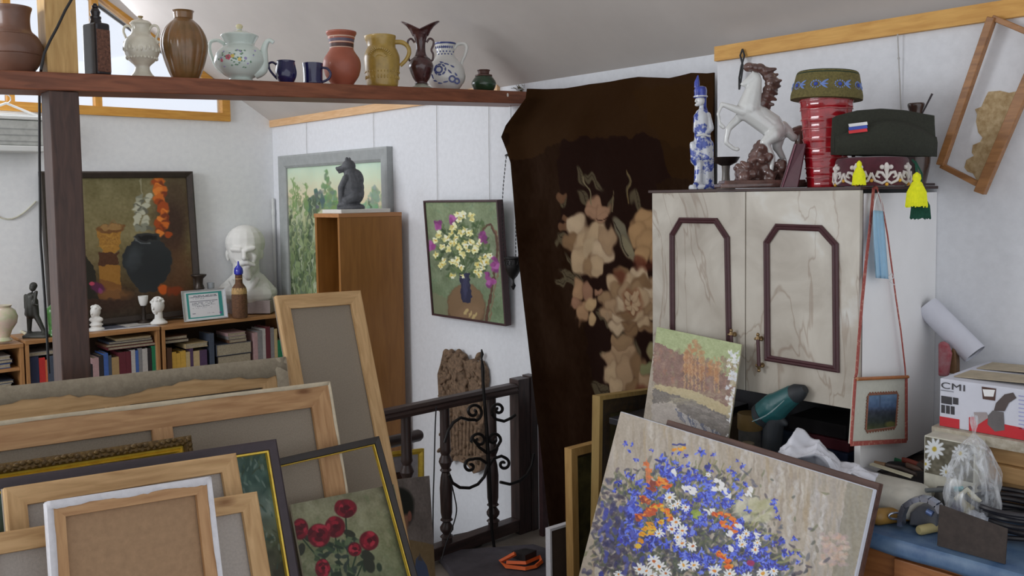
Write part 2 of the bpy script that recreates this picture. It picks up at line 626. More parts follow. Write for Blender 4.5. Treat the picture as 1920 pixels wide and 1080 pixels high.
# gable wall with the triangular window opening
WX0, WX1, WZ0 = 0.2, 2.61, 2.20
def wz(x): return 2.345 + (WX1 - x) * 0.70
b = B()
T_ = 0.14
b.prism([(-4.0, YG, 0), (WX0, YG, 0), (WX0, YG, zc(WX0)), (XR, YG, zc(XR)), (-4.0, YG, zl(-4.0))], (0, T_, 0))
b.prism([(WX0, YG, 0), (WX1, YG, 0), (WX1, YG, WZ0), (WX0, YG, WZ0)], (0, T_, 0))
b.prism([(WX1, YG, 0), (XW, YG, 0), (XW, YG, ZE), (WX1, YG, zc(WX1))], (0, T_, 0))
b.prism([(WX0, YG, wz(WX0) + .045), (WX1, YG, wz(WX1) + .045), (WX1, YG, zc(WX1)), (WX0, YG, zc(WX0))], (0, T_, 0))
struct('wall_back', b, plaster2)

win = bpy.data.objects.new('window_1', None); COL.objects.link(win); win.location = ((WX0 + WX1) / 2, YG, WZ0)
bpy.context.view_layer.update()
tag(win, kind='structure')
wf = wood('window_pine_x', S(176, 122, 48), S(196, 146, 66), 'x', knots=False, rough=0.5)
wfz = wood('window_pine_z', S(176, 122, 48), S(196, 146, 66), 'z', knots=False, rough=0.5)
b = B()
b.bb(WX0, WX1 + 0.02, YG - 0.03, YG + 0.05, WZ0 - 0.01, WZ0 + 0.045)
b.bb(WX1 - 0.035, WX1 + 0.02, YG - 0.03, YG + 0.05, WZ0 + 0.045, wz(WX1) + 0.03)
b.prism([(WX1 + 0.01, YG - 0.03, wz(WX1)), (WX0, YG - 0.03, wz(WX0)), (WX0, YG - 0.03, wz(WX0) + 0.055), (WX1 + 0.01, YG - 0.03, wz(WX1) + 0.055)], (0, 0.08, 0))
fr_ = obj('window_frame', b, wf, win, world=True)
for px_ in (184,):
    p = on_y(px_, 200, YG)
    obj('window_mullion', B().bb(p.x - 0.02, p.x + 0.02, YG - 0.02, YG + 0.04, WZ0 + 0.045, wz(p.x)), wfz, win, world=True)
p = on_y(20, 200, YG)
obj('window_mullion', B().bb(p.x - 0.02, p.x + 0.02, YG - 0.02, YG + 0.04, WZ0 + 0.045, wz(p.x)), wfz, win, world=True)
b = B(); b.prism([(WX0, YG + 0.02, WZ0 + 0.03), (WX1 - 0.02, YG + 0.02, WZ0 + 0.03), (WX1 - 0.02, YG + 0.02, wz(WX1) + .03), (WX0, YG + 0.02, wz(WX0) + 0.03)], (0, 0.004, 0))
obj('window_pane', b, glass('window_glass', (0.96, 0.98, 1, 1), 0.95), win, world=True)

# eave trims
trim_m = wood('eave_trim', S(192, 150, 106), S(208, 172, 130), 'y', knots=False)
struct('trim_1', B().bb(XW - 0.02, XW, 3.35, YG, ZE - 0.035, ZE + 0.028), trim_m)
trim2_m = wood('eave_trim_right', S(182, 132, 62), S(204, 158, 84), 'y')
struct('trim_2', B().bb(XP - 0.02, XP, -1.2, YR, ZE - 0.052, ZE + 0.002), trim2_m)
struct('trim_3', B().bb(XW - 0.5, XW, YG - 0.012, YG, -0.0, 0.08), mat('white_base', S(190, 190, 196), 0.7))

# beam used as a shelf, its posts
def beam_top(x): return 2.062 + (x - 0.645) * (2.152 - 2.062) / (2.95 - 0.645)
BY0, BY1, BH = 3.09, 3.27, 0.058
beam = thing('ceiling_beam', 'long reddish-brown wooden beam carrying the row of jugs, vases and teapot', 'beam', (0.8, 3.18, beam_top(0.8) - BH))
b = B()
b.prism([(-1.6, BY0, beam_top(-1.6)), (2.93, BY0, beam_top(2.93)), (2.93, BY0, beam_top(2.93) - BH), (-1.6, BY0, beam_top(-1.6) - BH)], (0, BY1 - BY0, 0))
bpy.context.view_layer.update()
beam_b = obj('beam_plank', b, stain_x, beam, world=True, bevel=0.004)
obj('paint_chip', B().ell(on_y(952, 178, BY0 - 0.0005), (0.006, 0.001, 0.009)), mat('chip', S(215, 205, 200), 0.8), beam, world=True)
post = B().bb(0.805, 0.895, BY0 + 0.004, BY0 + 0.10, 0, beam_top(0.85) - BH - 0.001)
o = obj('wooden_post', post, stain_z, bevel=0.004); tag(o, 'dark brown square post under the beam, in front of the still life with the jar', 'post')
kp = on_y(86, 60, BY0 + 0.03).x; kq = on_y(144, 60, BY0 + 0.03).x
o = obj('wooden_post', B().bb(kp, kq, BY0 + 0.03, BY0 + 0.12, beam_top(0.8) + 0.001, zc(kq) - 0.02), wood('king_post', S(178, 140, 86), S(204, 170, 112), 'z'))
tag(o, 'pale bare pine post rising from the beam between the big jug and the black bottle', 'post')

bpy.context.view_layer.update()
# ================================================================== STACK OF CANVASES ON THE LEFT
bar_x = wood('stretcher_x', S(172, 136, 92), S(202, 168, 122), 'x')
bar_y = wood('stretcher_y', S(172, 136, 92), S(202, 168, 122), 'y')
bard_x = wood('stretcher_dark_x', S(154, 114, 76), S(184, 146, 104), 'x')
bard_y = wood('stretcher_dark_y', S(154, 114, 76), S(184, 146, 104), 'y')
linen = mat('grey_linen_back', S(140, 130, 116), 0.95, var=0.1, scale=220, bump=0.12)
linen2 = mat('brown_primed_back', S(150, 122, 94), 0.9, var=0.1, scale=60, bump=0.08)
linen3 = mat('pale_linen_back', S(164, 158, 152), 0.95, var=0.08, scale=160, bump=0.1)
fold_m = mat('folded_canvas_edge', S(150, 140, 122), 0.95, var=0.12, scale=60, bump=0.12)
fold_w = mat('white_primed_edge', S(205, 205, 210), 0.8, var=0.06, scale=60, bump=0.08)
PI = math.pi


def stretcher(tl, tr, Yt, side, which, label, bw=0.05, cross=(), sheet_m=linen, dark=False, fold=0.0, fold_mat=fold_m,
              deg=None, length=None, bt=0.02, foldside=False, group='canvases seen from the back', foldirr=0.3, fold_over=1.0):
    M, W, H, a = lean_rect(tl, tr, Yt=Yt, side=side, which=which, deg=deg, length=length)
    print('stretcher', label[:30], 'W %.2f H %.2f lean %.1f Y %.2f' % (W, H, a, Yt))
    root = thing('stretched_canvas', label, 'canvas', M=M, group=group)
    mx, my = (bard_x, bard_y) if dark else (bar_x, bar_y)
    frame_bars(root, W - 0.004, H - 0.002, [(0, 0), (0, bt), (0.004, bt + 0.002), (bw, bt - 0.004), (bw, 0.004)], mx, my, 'stretcher_bar')
    obj('canvas_sheet', B().bb(-W / 2, W / 2, 0, H, -0.004, 0.0), sheet_m, root)
    for cx in cross:
        kind, pos = cx
        if kind == 'v': obj('cross_bar', B().bb(pos - bw * .4, pos + bw * .4, bw, H - bw, 0.005, bt - 0.003), my, root)
        else: obj('cross_bar', B().bb(-W / 2 + bw, W / 2 - bw, pos - bw * .4, pos + bw * .4, 0.005, bt - 0.003), mx, root)
    if fold:
        r = random.Random(hash(label) % 999 if False else len(label))
        sides = ['t'] + (['r', 'l'] if foldside else [])
        for sd in sides:
            b = B(); n = 44
            L = W if sd == 't' else H
            w_ = [fold * (1 - foldirr / 2 + foldirr * (0.5 * math.sin(i * .35 + r.random()) + 0.3 * r.random())) for i in range(n)]
            top = []; bot = []; vs = []
            for i in range(n):
                t = -L / 2 + L * i / (n - 1) if sd == 't' else L * i / (n - 1)
                zz = bt + 0.0035 + 0.0012 * math.sin(i * 1.3)
                ee = 0.0015
                if sd == 't': vs += [(t, H + ee, -0.004), (t, H + ee, bt + 0.003), (t, H - w_[i], zz)]
                else:
                    q = 1 if sd == 'r' else -1
                    vs += [(q * (W / 2 + ee), t, -0.004), (q * (W / 2 + ee), t, bt + 0.003), (q * (W / 2 - w_[i] * .7), t, zz)]
            fs = []
            for i in range(n - 1):
                fs += [(3 * i, 3 * i + 3, 3 * i + 4, 3 * i + 1), (3 * i + 1, 3 * i + 4, 3 * i + 5, 3 * i + 2)]
            b.add(vs, fs)
            obj('folded_edge', b, fold_mat, root, smooth=True, solid=0.0015)
    return root, M, W, H


# rearmost, with wide grey folded linen
stretcher((-160, 745), (530, 671), 2.92, None, 'r', 'long grey linen canvas back nearest the post, widest folded cloth edge, rearmost of the stack',
          bw=0.095, cross=[('v', -0.03)], fold=0.062, foldirr=0.35, deg=14, foldside=True)
# tall narrow
stretcher((512, 556), (672, 546), 3.02, (770, 1060), 'r', 'tall narrow canvas on pale pine stretcher, standing highest, seen from the back',
          bw=0.052, sheet_m=linen, fold=0.0)
# big one in the middle
stretcher((-190, 816), (612, 718), 2.66, (642, 905), 'r', 'large canvas back with pale worn top edge, just behind the gilded frame',
          bw=0.075, cross=[('v', 0.034)], fold=0.012, fold_mat=mat('pale_worn_edge', S(196, 184, 160), 0.9), dark=True, foldside=True)

# gilded ornate frame
gold = mat('bright_gilding', S(206, 166, 62, 1.5), 0.34, metal=0.35, var=0.15, scale=40, bump=0.05)
ornate = mat('dark_antique_gilding', S(74, 58, 34), 0.5, metal=0.35, var=0.5, scale=90, bump=0.3, col2=S(110, 86, 44))
M, W, H, a = lean_rect((-230, 905), (352, 818), Yt=2.50, deg=18, which='r')
print('gilded', W, H, a)
root = thing('gilded_picture_frame', 'ornate gilded frame with dark carved outer border and bright gold inner rim', 'frame', M=M)
frame_bars(root, W, H, [(0, 0), (0, 0.026), (0.006, 0.032), (0.02, 0.034), (0.026, 0.026), (0.026, 0)], ornate, ornate, 'carved_border', smooth=True)
frame_bars(root, W - 0.052, H - 0.052, [(0, 0), (0, 0.024), (0.005, 0.028), (0.009, 0.020), (0.013, 0.024), (0.017, 0.016), (0.026, 0.012), (0.026, 0)], gold, gold, 'gold_rim', y0=.026)
b = B(); r = random.Random(3)
for i in range(int(W / 0.016)):
    x = -W / 2 + 0.01 + i * 0.016
    b.ell((x, H - 0.011 + 0.004 * math.sin(i * 1.1), 0.033), (0.008, 0.007, 0.005), n=8, m=6)
    b.ell((x + 0.006, H - 0.021, 0.030), (0.006, 0.005, 0.005), n=6, m=4)
obj('carved_leaves', b, ornate, root, smooth=True)
b = B()
for i in range(60):
    y = H - 0.01 - i * 0.016
    b.ell((W / 2 - 0.012 + 0.004 * math.sin(i * 1.1), y, 0.033), (0.007, 0.008, 0.005), n=8, m=6)
obj('carved_leaves', b, ornate, root, smooth=True)
obj('backing', B().bb(-W / 2 + .05, W / 2 - .05, .05, H - .05, 0, 0.005), mat('dark_backing', S(60, 50, 40), 0.9), root)

# black frame with thin gold line and green picture
blackf = mat('plum_black_frame', S(62, 54, 60), 0.5, var=0.1, scale=30, bump=0.03)
M, W, H, a = lean_rect((-240, 935), (512, 826), Yt=2.40, deg=24, which='r')
print('black gold', W, H, a)
root = thing('framed_painting', 'dark green landscape painting in a plum-black frame with thin gold inner line', 'painting', M=M)
frame_bars(root, W, H, [(0, 0), (0, 0.022), (0.006, 0.026), (0.028, 0.024), (0.030, 0.018), (0.030, 0)], blackf, blackf, 'outer_frame')
frame_bars(root, W - 0.060, H - 0.060, [(0, 0), (0, 0.021), (0.005, 0.020), (0.006, 0)], gold, gold, 'gold_line', y0=.03)
P3 = rect_points(M, -W / 2 + 0.034, W / 2 - 0.034, 0.034, H - 0.034, 0.008, 500, 420)
pt = Paint(P3, (66, 78, 66), 5)
pt.vgrad([(830, (72, 92, 82)), (900, (56, 82, 74)), (960, (92, 106, 96)), (1010, (66, 72, 50)), (1080, (60, 58, 42))])
pt.noise(16, (60, 50), 1); pt.noise(14, (14, 12), 2)
for i in range(260):
    x = pt.r.uniform(430, 570); y = pt.r.uniform(835, 1080)
    k = pt.r.choice([(40, 66, 58), (92, 118, 104), (120, 136, 126), (52, 60, 38), (78, 92, 60)])
    pt.line(x, y, x + pt.r.uniform(-7, 7), y + pt.r.uniform(3, 12), pt.r.uniform(2, 5), k, 0.6)
sheet('picture', P3, pt.flat(1.25), vcol('oil_paint', 0.45), root)

# pale canvas back in front of it
stretcher((2, 917), (438, 851), 2.28, None, 'r', 'canvas back with mitred pine bars tucked behind the small white-edged canvas', bw=0.045, sheet_m=linen3, deg=26)
stretcher((-60, 1009), (477, 923), 2.17, None, 'r', 'low wide canvas back with light pine crossing bar and pale linen, behind the white-edged canvas', bw=0.045, sheet_m=linen3, deg=27)
rt, M, W, H = stretcher((84, 944), (388, 897), 2.05, None, 'r', 'front canvas with white primed top edge and tan back, nearest of the stack', bw=0.033, sheet_m=linen2,
          dark=True, deg=21.5, fold=0.016, fold_mat=fold_w, foldside=True, bt=0.018)

# black thin frame (open) and the roses
M, W, H, a = lean_rect((430, 882), (706, 820), Yt=2.52, side=(778, 1080), which='r')
print('thin frame', W, H, a)
root = thing('empty_picture_frame', 'empty thin black frame with a fine gold inner line, leaning over the roses', 'frame', M=M)
frame_bars(root, W, H, [(0, 0), (0, 0.018), (0.004, 0.02), (0.021, 0.017), (0.023, 0.0)], mat('charcoal_frame', S(52, 48, 46), 0.5), mat('charcoal_frame', S(52, 48, 46), 0.5), 'outer_frame')
frame_bars(root, W - 0.046, H - 0.046, [(0, 0), (0, 0.013), (0.002, 0.012), (0.003, 0)], gold, gold, 'gold_line', y0=.023)
nz_ = Vector((M[0][2], M[1][2], M[2][2])); O_ = Vector((M[0][3], M[1][3], M[2][3]))
PO = O_ - nz_ * 0.022
TL, TR = on_pl(545, 946, PO, nz_), on_pl(738, 908, PO, nz_)
u, v, n, W = rect_matrix(TL, TR, Vector((-M[0][1], -M[1][1], -M[2][1])))
H = (min(TL.z, TR.z) - 0.005) / -v.z
O = TL + u * W / 2 + v * H
M = Matrix(((u.x, -v.x, n.x, O.x), (u.y, -v.y, n.y, O.y), (u.z, -v.z, n.z, O.z), (0, 0, 0, 1)))
root = thing('rose_painting', 'unframed painting of dark red roses on an olive-grey ground', 'painting', M=M)
H2 = 0.42
P3 = rect_points(M, -W / 2, W / 2, H - H2, H, 0.0005, 260, 320)
pt = Paint(P3, (120, 118, 96), 8)
pt.vgrad([(900, (112, 110, 90)), (960, (126, 126, 100)), (1020, (112, 116, 86)), (1080, (104, 110, 84))])
pt.noise(14, (12, 14), 1); pt.noise(7, (70, 80), 2)
for i in range(120):
    x = pt.r.uniform(545, 770); y = pt.r.uniform(920, 1090)
    pt.line(x, y, x + pt.r.uniform(-9, 9), y + pt.r.uniform(-9, 9), 6, pt.r.choice([(134, 132, 104), (104, 104, 80), (96, 108, 78), (142, 138, 116)]), 0.35)
for (x0, y0, x1, y1) in ((648, 965, 655, 1090), (563, 1005, 600, 1050), (597, 1020, 625, 1085), (628, 1000, 640, 1085), (692, 1028, 668, 1085), (668, 1040, 655, 1085)):
    pt.seg(x0, y0, x1, y1, 3, (40, 58, 40))
for i in range(70):
    x = pt.r.gauss(640, 28); y = pt.r.uniform(1005, 1085)
    pt.line(x, y, x + pt.r.uniform(-14, 14), y + pt.r.uniform(-3, 14), pt.r.uniform(5, 11), pt.r.choice([(34, 48, 36), (54, 72, 50), (44, 56, 50), (88, 102, 74)]), 0.9)
for (x, y, a1, rx, ry) in ((692, 1058, 1.2, 17, 10), (655, 1000, 0.4, 12, 6), (565, 1030, 1.8, 12, 7), (690, 1042, .6, 14, 8), (580, 1010, .3, 10, 6)):
    pt.ell(x, y, rx, ry, (42, 46, 36), a1, 0.2)


def rose(x, y, R, ry=None):
    ry = ry or R
    pt.ell(x, y, R, ry, (92, 18, 30), 0, 0.15)
    for k in range(16):
        t = pt.r.uniform(0, 6.28); q = pt.r.uniform(.3, .85)
        pt.ell(x + math.cos(t) * R * q, y + math.sin(t) * ry * q, R * .36, R * .2, pt.r.choice([(132, 24, 42), (110, 18, 34), (74, 12, 24), (152, 40, 56)]), t + 1.57, 0.4)
    pt.ell(x + 1, y - 1, R * .28, R * .22, (64, 8, 20))


for r_ in ((665, 1030, 13), (605, 1066, 14, 18), (648, 953, 21, 17), (563, 992, 15, 20), (628, 988, 19, 20), (598, 1004, 21, 22), (692, 1014, 18, 18)):
    rose(*r_)
sheet('picture', P3, pt.flat(1.35), vcol('oil_paint'), root)
obj('board', B().bb(-W / 2, W / 2, 0, H, -0.010, 0), mat('raw_card', S(150, 144, 124), 0.9), root)

bpy.context.view_layer.update()
# ================================================================== LOW BOOKCASES, THINGS ON THEM
oak_x = wood('bookcase_oak_x', S(136, 96, 58), S(164, 120, 76), 'x', knots=False, rough=0.45)
oak_z = wood('bookcase_oak_z', S(136, 96, 58), S(164, 120, 76), 'z', knots=False, rough=0.45)
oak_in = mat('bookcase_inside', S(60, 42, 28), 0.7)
YF, YB, ZT = 5.44, 5.78, 0.885


def xat(px, Y): return on_y(px, 600, Y).x


def low_case(x0, x1, yf, zt, label, shelves):
    root = thing('low_bookcase', label, 'bookcase', ((x0 + x1) / 2, yf, 0), group='low bookcases along the gable wall')
    bpy.context.view_layer.update()
    def p(n, m, *a): return obj(n, B().bb(*a), m, root, world=True, bevel=0.0015)
    p('top_board', oak_x, x0, x1, yf, YB, zt - 0.022, zt)
    p('side_panel', oak_z, x0, x0 + 0.02, yf + 0.004, YB, 0, zt - 0.0225)
    p('side_panel', oak_z, x1 - 0.02, x1, yf + 0.004, YB, 0, zt - 0.0225)
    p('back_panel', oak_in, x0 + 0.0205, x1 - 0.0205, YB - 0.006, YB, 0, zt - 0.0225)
    for z in shelves:
        p('shelf', oak_x, x0 + 0.0205, x1 - 0.0205, yf + 0.01, YB - 0.0065, z - 0.018, z)
    return root


xA0, xA1 = xat(-120, YF), xat(42, YF)
xB0, xB1 = xat(45, YF), xat(299, YF)
xC0, xC1 = xat(303, YF), xat(545, YF)
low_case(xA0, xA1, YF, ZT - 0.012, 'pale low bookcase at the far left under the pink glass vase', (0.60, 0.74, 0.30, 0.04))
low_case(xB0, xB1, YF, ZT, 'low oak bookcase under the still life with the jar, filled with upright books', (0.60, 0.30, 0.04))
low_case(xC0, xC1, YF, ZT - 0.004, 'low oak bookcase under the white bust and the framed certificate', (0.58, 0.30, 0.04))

book_cols = {'navy': (36, 44, 72), 'red': (176, 42, 40), 'maroon': (88, 30, 40), 'tan': (150, 124, 84), 'white': (168, 164, 160), 'blue': (58, 88, 150), 'grey': (120, 118, 118),
             'green': (24, 112, 74), 'black': (36, 32, 34), 'brown': (90, 62, 44), 'yellow': (186, 148, 62), 'cream': (172, 152, 112), 'slate': (60, 68, 82), 'purple': (72, 52, 80), 'pink': (160, 130, 130), 'orange': (190, 100, 60)}


def bmat(c): return mat('cloth_cover_' + c, S(*book_cols[c]), 0.65, var=0.12, scale=50)


paper_m = mat('page_block', S(146, 136, 116), 0.9, var=0.2, scale=120)
bi = 0


def book_up(x, w_, h, d, zb, col, label, lean=0.0, yf=None):
    """upright book, spine towards the room"""
    yf = (YF + 0.03) if yf is None else yf
    root = thing('book', label, 'book', (x, yf, zb), 0, 'books in the low bookcases')
    root.rotation_euler = (0, lean, 0)
    t = 0.0025
    b = B().bb(-w_ / 2, w_ / 2, 0, t, 0, h).bb(-w_ / 2, -w_ / 2 + t, t, d, 0, h).bb(w_ / 2 - t, w_ / 2, t, d, 0, h)
    b.bb(-w_ / 2 - .0006, w_ / 2 + .0006, -0.0008, 0.001, h * .8, h * .83)
    obj('cover', b, bmat(col), root)
    obj('pages', B().bb(-w_ / 2 + t, w_ / 2 - t, t, d - .004, 0.003, h - 0.004), paper_m, root)
    return root


def book_flat(x, w_, h, d, zb, col, label, yf=None):
    yf = (YF + 0.03) if yf is None else yf
    root = thing('book', label, 'book', (x, yf, zb), 0, 'books in the low bookcases')
    t = 0.0025
    obj('cover', B().bb(-w_ / 2, w_ / 2, 0, d, 0, t).bb(-w_ / 2, w_ / 2, 0, d, h - t, h).bb(-w_ / 2, -w_ / 2 + t, 0, d, t, h - t), bmat(col), root)
    obj('pages', B().bb(-w_ / 2 + t, w_ / 2 - .003, 0.003, d - .003, t, h - t), paper_m, root)
    return root


def row(px0, items, zb, where, yf=None):
    cum = px0
    for i, (wpx, h, col) in enumerate(items):
        x = xat(cum, YF + 0.03); w_ = xat(cum + wpx, YF + .03) - x; cum += wpx
        if col: book_up(x + w_ / 2, w_ - 0.001, h, 0.16, zb, col, '%s upright book %s' % (col, where[i] if isinstance(where, (list, tuple)) else where), yf=yf)


# unit B, left of the post (px 45-100)
row(52, [(17, .185, 'navy')], 0.601, 'at the left end of the row left of the post')
row(69, [(12, .175, 'red')], 0.601, 'left of the post, beside the navy book')
row(81, [(4, .16, 'orange'), (16, .18, 'slate'), (8, .14, 'pink')], 0.601, 'left of the dark post, right of the red book')
x = xat(76, YF + .03)
book_flat(x, 0.15, 0.022, 0.2, 0.790, 'grey', 'pale grey book lying flat on the books left of the post')
# unit B, right of the post
row(163, [(7, .10, 'black'), (12, .135, 'pink'), (9, .145, 'black'), (9, .155, 'blue'), (6, .14, 'slate'), (14, .125, 'tan'), (13, .15, 'maroon'), (10, .15, 'maroon'),
          (8, .155, 'white'), (6, .15, 'blue'), (7, .16, 'grey'), (10, .155, 'white'), (8, .155, 'black'), (7, .165, 'green'), (4, .165, 'white')], 0.601,
    ['left end, right of the post', 'with low worn spine right of the post', 'between pink and blue books', 'with bright blue spine, fourth right of the post', 'beside the bright blue book', 'low and tan beside the maroon pair',
     'left one of the maroon pair', 'right one of the maroon pair', 'beside the maroon pair', 'between two pale spines', 'next to the thin blue spine', 'widest pale spine of the row', 'beside the green spine',
     'at the right end of the bookcase row', 'at the very end beside the side panel'])
for k, (a, bb_, z, h, c) in enumerate(((200, 290, 0.770, .018, 'maroon'), (196, 286, 0.789, .016, 'brown'), (202, 284, 0.806, .014, 'slate'), (216, 282, 0.821, .012, 'cream'))):
    x0 = xat(a, YF + .03); x1 = xat(bb_, YF + .03)
    book_flat((x0 + x1) / 2, x1 - x0, h, 0.2, z, c, '%s book lying flat, number %s from the bottom of the pile under the papers' % (c, ['first', 'second', 'third', 'fourth'][k]))
# unit C
row(310, [(10, .16, 'brown'), (8, .13, 'yellow'), (8, .12, 'yellow'), (10, .13, 'yellow'), (8, .12, 'cream'), (6, .14, 'purple'), (12, .12, 'cream'), (14, .12, 'purple')], 0.581,
    ['at the left end of the case under the certificate', 'first yellow one under the certificate', 'second yellow one under the certificate', 'third yellow one under the certificate', 'beside the yellow group',
     'thin, beside the cream spines', 'low, under the flat cream book', 'next to the slate binder'])
x0 = xat(346, YF + .03); x1 = xat(388, YF + .03)
book_flat((x0 + x1) / 2, x1 - x0, .03, 0.2, 0.722, 'cream', 'thick cream book lying flat on upright books under the bottle')
row(391, [(9, .22, 'slate')], 0.581, 'standing tall in the middle of the case under the bottle')
x0 = xat(404, YF + .03); x1 = xat(470, YF + .03)
book_flat((x0 + x1) / 2, x1 - x0, .075, 0.2, 0.645, 'slate', 'large slate blue box file lying under the white bust')
book_flat((x0 + x1) / 2, x1 - x0 - .01, .06, 0.2, 0.583, 'black', 'black book lying flat under the slate box file')
row(474, [(8, .19, 'pink'), (9, .20, 'grey'), (6, .21, 'white'), (9, .22, 'maroon'), (7, .21, 'grey'), (6, .2, 'cream'), (12, .12, 'green')], 0.581,
    ['leaning beside the box file', 'third from the right in the case under the bust', 'thin pale spine under the bust', 'tall maroon spine under the bust', 'right of the tall maroon spine', 'cream, close to the tall canvas', 'low and green behind the tall canvas'])
x0 = xat(428, YF + .03); x1 = xat(462, YF + .03)
for k in range(3):
    book_flat((x0 + x1) / 2 - k * .004, x1 - x0, .022, 0.18, 0.722 + k * .0225, ['brown', 'grey', 'pink'][k], '%s book in the small flat pile above the slate box file' % ['brown', 'grey', 'pink'][k])
x0 = xat(308, YF + .03); x1 = xat(350, YF + .03)
book_flat((x0 + x1) / 2, x1 - x0, .02, 0.2, 0.79, 'brown', 'brown book lying flat near the top of the case left of the certificate')
book_flat((x0 + x1) / 2, x1 - x0 + .02, .02, 0.2, 0.768, 'black', 'dark book lying flat under the brown one, left of the certificate')
# unit A
for k, (z, h, c) in enumerate(((0.602, .03, 'black'), (0.634, .02, 'white'), (0.656, .016, 'slate'), (0.742, .025, 'blue'), (0.769, .02, 'navy'), (0.79, .02, 'white'))):
    x0 = xat(-40, YF + .03); x1 = xat(20 - k % 2 * 4, YF + .03)
    book_flat((x0 + x1) / 2, x1 - x0, h, 0.2, z, c, '%s book lying flat in the pale case at the far left, %s' % (c, ['lowest', 'second from bottom', 'third from bottom', 'first above the shelf', 'second above the shelf', 'topmost'][k]))

# --- still life with the big jar
YPn = 5.70
M, W, H, a = lean_rect((71, 322), (358, 322), Yt=5.77, deg=3.5, length=1.06)
zz = M[2][3]
Hd = (on_y(71, 322, 5.77).z - ZT - 0.006) / math.cos(math.radians(3.5))
M, W, H, a = lean_rect((71, 322), (358, 322), Yt=5.77, deg=3.5, length=Hd)
root = thing('framed_painting', 'dark still life of a black jar, birch boxes, garlic and onion strings on the bookcase', 'painting', M=M)
bf = mat('brown_black_frame', S(48, 40, 34), 0.45, var=0.2, scale=20)
frame_bars(root, W, H, [(0, 0), (0, 0.03), (0.01, 0.034), (0.04, 0.022), (0.042, 0.0)], bf, bf, 'frame_bar')
P3 = rect_points(M, -W / 2 + .036, W / 2 - .036, .036, H - .036, 0.008, 260, 250)
pt = Paint(P3, (104, 96, 62), 3)
pt.vgrad([(330, (104, 98, 66)), (450, (116, 106, 72)), (520, (84, 70, 44)), (560, (60, 46, 32)), (600, (48, 38, 28))])
pt.noise(9, (9, 9), 1); pt.noise(6, (60, 60), 2)
pt.X += (vnoise(pt.X.shape, (34, 40), 8) - .5) * 6; pt.Y += (vnoise(pt.X.shape, (34, 40), 9) - .5) * 6
pt.ell(325, 395, 34, 80, (66, 50, 36), 0.1, 0.9, 0.8); pt.ell(322, 430, 26, 50, (52, 34, 26), 0, 0.7, 0.8)
pt.ell(330, 520, 32, 60, (84, 54, 34), 0, 0.9, 0.7)
pt.ell(190, 560, 60, 26, (54, 36, 26), 0, 0.6, 0.9)
# boxes of birch bark
pt.poly([(181, 428), (228, 428), (224, 468), (212, 476), (192, 474)], (150, 108, 44))
for i in range(80):
    pt.line(pt.r.uniform(182, 226), pt.r.uniform(432, 470), pt.r.uniform(182, 226), pt.r.uniform(432, 470), 2, pt.r.choice([(176, 134, 60), (118, 80, 34)]), .25)
pt.ell(208, 428, 27, 9, (104, 70, 36), 0, .15); pt.ell(208, 426, 22, 6, (140, 108, 64), 0, .2); pt.path([(202, 426), (212, 412), (222, 424)], 2, (120, 92, 60))
pt.poly([(184, 474), (222, 474), (220, 498), (186, 498)], (72, 44, 26))
pt.poly([(187, 498), (224, 498), (226, 545), (190, 545)], (140, 98, 40)); pt.noise(4, (80, 80), 5)
pt.poly([(187, 520), (226, 535), (226, 560), (180, 560)], (104, 66, 34), .7)
pt.poly([(160, 480), (176, 500), (184, 560), (160, 560)], (34, 32, 24))
# garlic and onions
pt.seg(263, 330, 265, 380, 2, (140, 136, 110))
for i in range(34):
    y = 368 + i * 1.9; pt.ell(268 + pt.r.uniform(-13, 13), y, 6.5, 5, pt.r.choice([(150, 150, 130), (122, 124, 108), (172, 172, 152), (92, 92, 80)]), 0, .4)
for i in range(36):
    y = 338 + i * 2.9; pt.ell(297 + (y - 340) * .09 + pt.r.uniform(-9, 9), y, 7.5, 6.5, pt.r.choice([(186, 96, 34), (150, 66, 24), (206, 120, 48), (112, 50, 24)]), 0, .4)
# jar
pt.poly([(250, 452), (262, 444), (298, 446), (312, 462), (324, 482), (320, 508), (304, 532), (290, 548), (262, 548), (248, 528), (232, 500), (230, 480), (238, 464)], (38, 42, 44))
pt.ell(277, 488, 46, 36, (38, 42, 44), 0, .15); pt.ell(252, 486, 13, 20, (72, 78, 82), .3, .9, .7); pt.ell(275, 500, 40, 30, (30, 33, 35), 0, .8, .4)
pt.ell(277, 446, 26, 8, (44, 46, 46), 0, .15); pt.ell(277, 446, 19, 4.5, (20, 20, 20), 0, .2); pt.path([(252, 448), (262, 454), (280, 455)], 1.5, (104, 108, 110), .8)
pt.ell(185, 540, 15, 9, (80, 34, 62), .3, .4); pt.ell(172, 534, 5, 4, (168, 62, 84)); pt.ell(188, 545, 5, 5, (120, 50, 104))
pt.ell(305, 543, 9, 8, (182, 84, 30), 0, .4); pt.ell(328, 545, 14, 9, (122, 56, 28), 0, .6)
pt.ell(215, 552, 30, 10, (128, 88, 48), 0, .6, .6)
sheet('picture', P3, pt.flat(1.3), vcol('dark_oil', 0.5), root)

# --- white bust on plinth
white_p = mat('white_plaster', S(206, 206, 202), 0.75, var=0.04, scale=12, bump=0.02)


def px_root(name, label, cat, px, Y, z, rz=YAW, group=None):
    p = on_y(px, 500, Y)
    r = thing(name, label, cat, (p.x, Y, z), rz, group)
    bpy.context.view_layer.update()
    return r, depth((p.x, Y, z)) / F


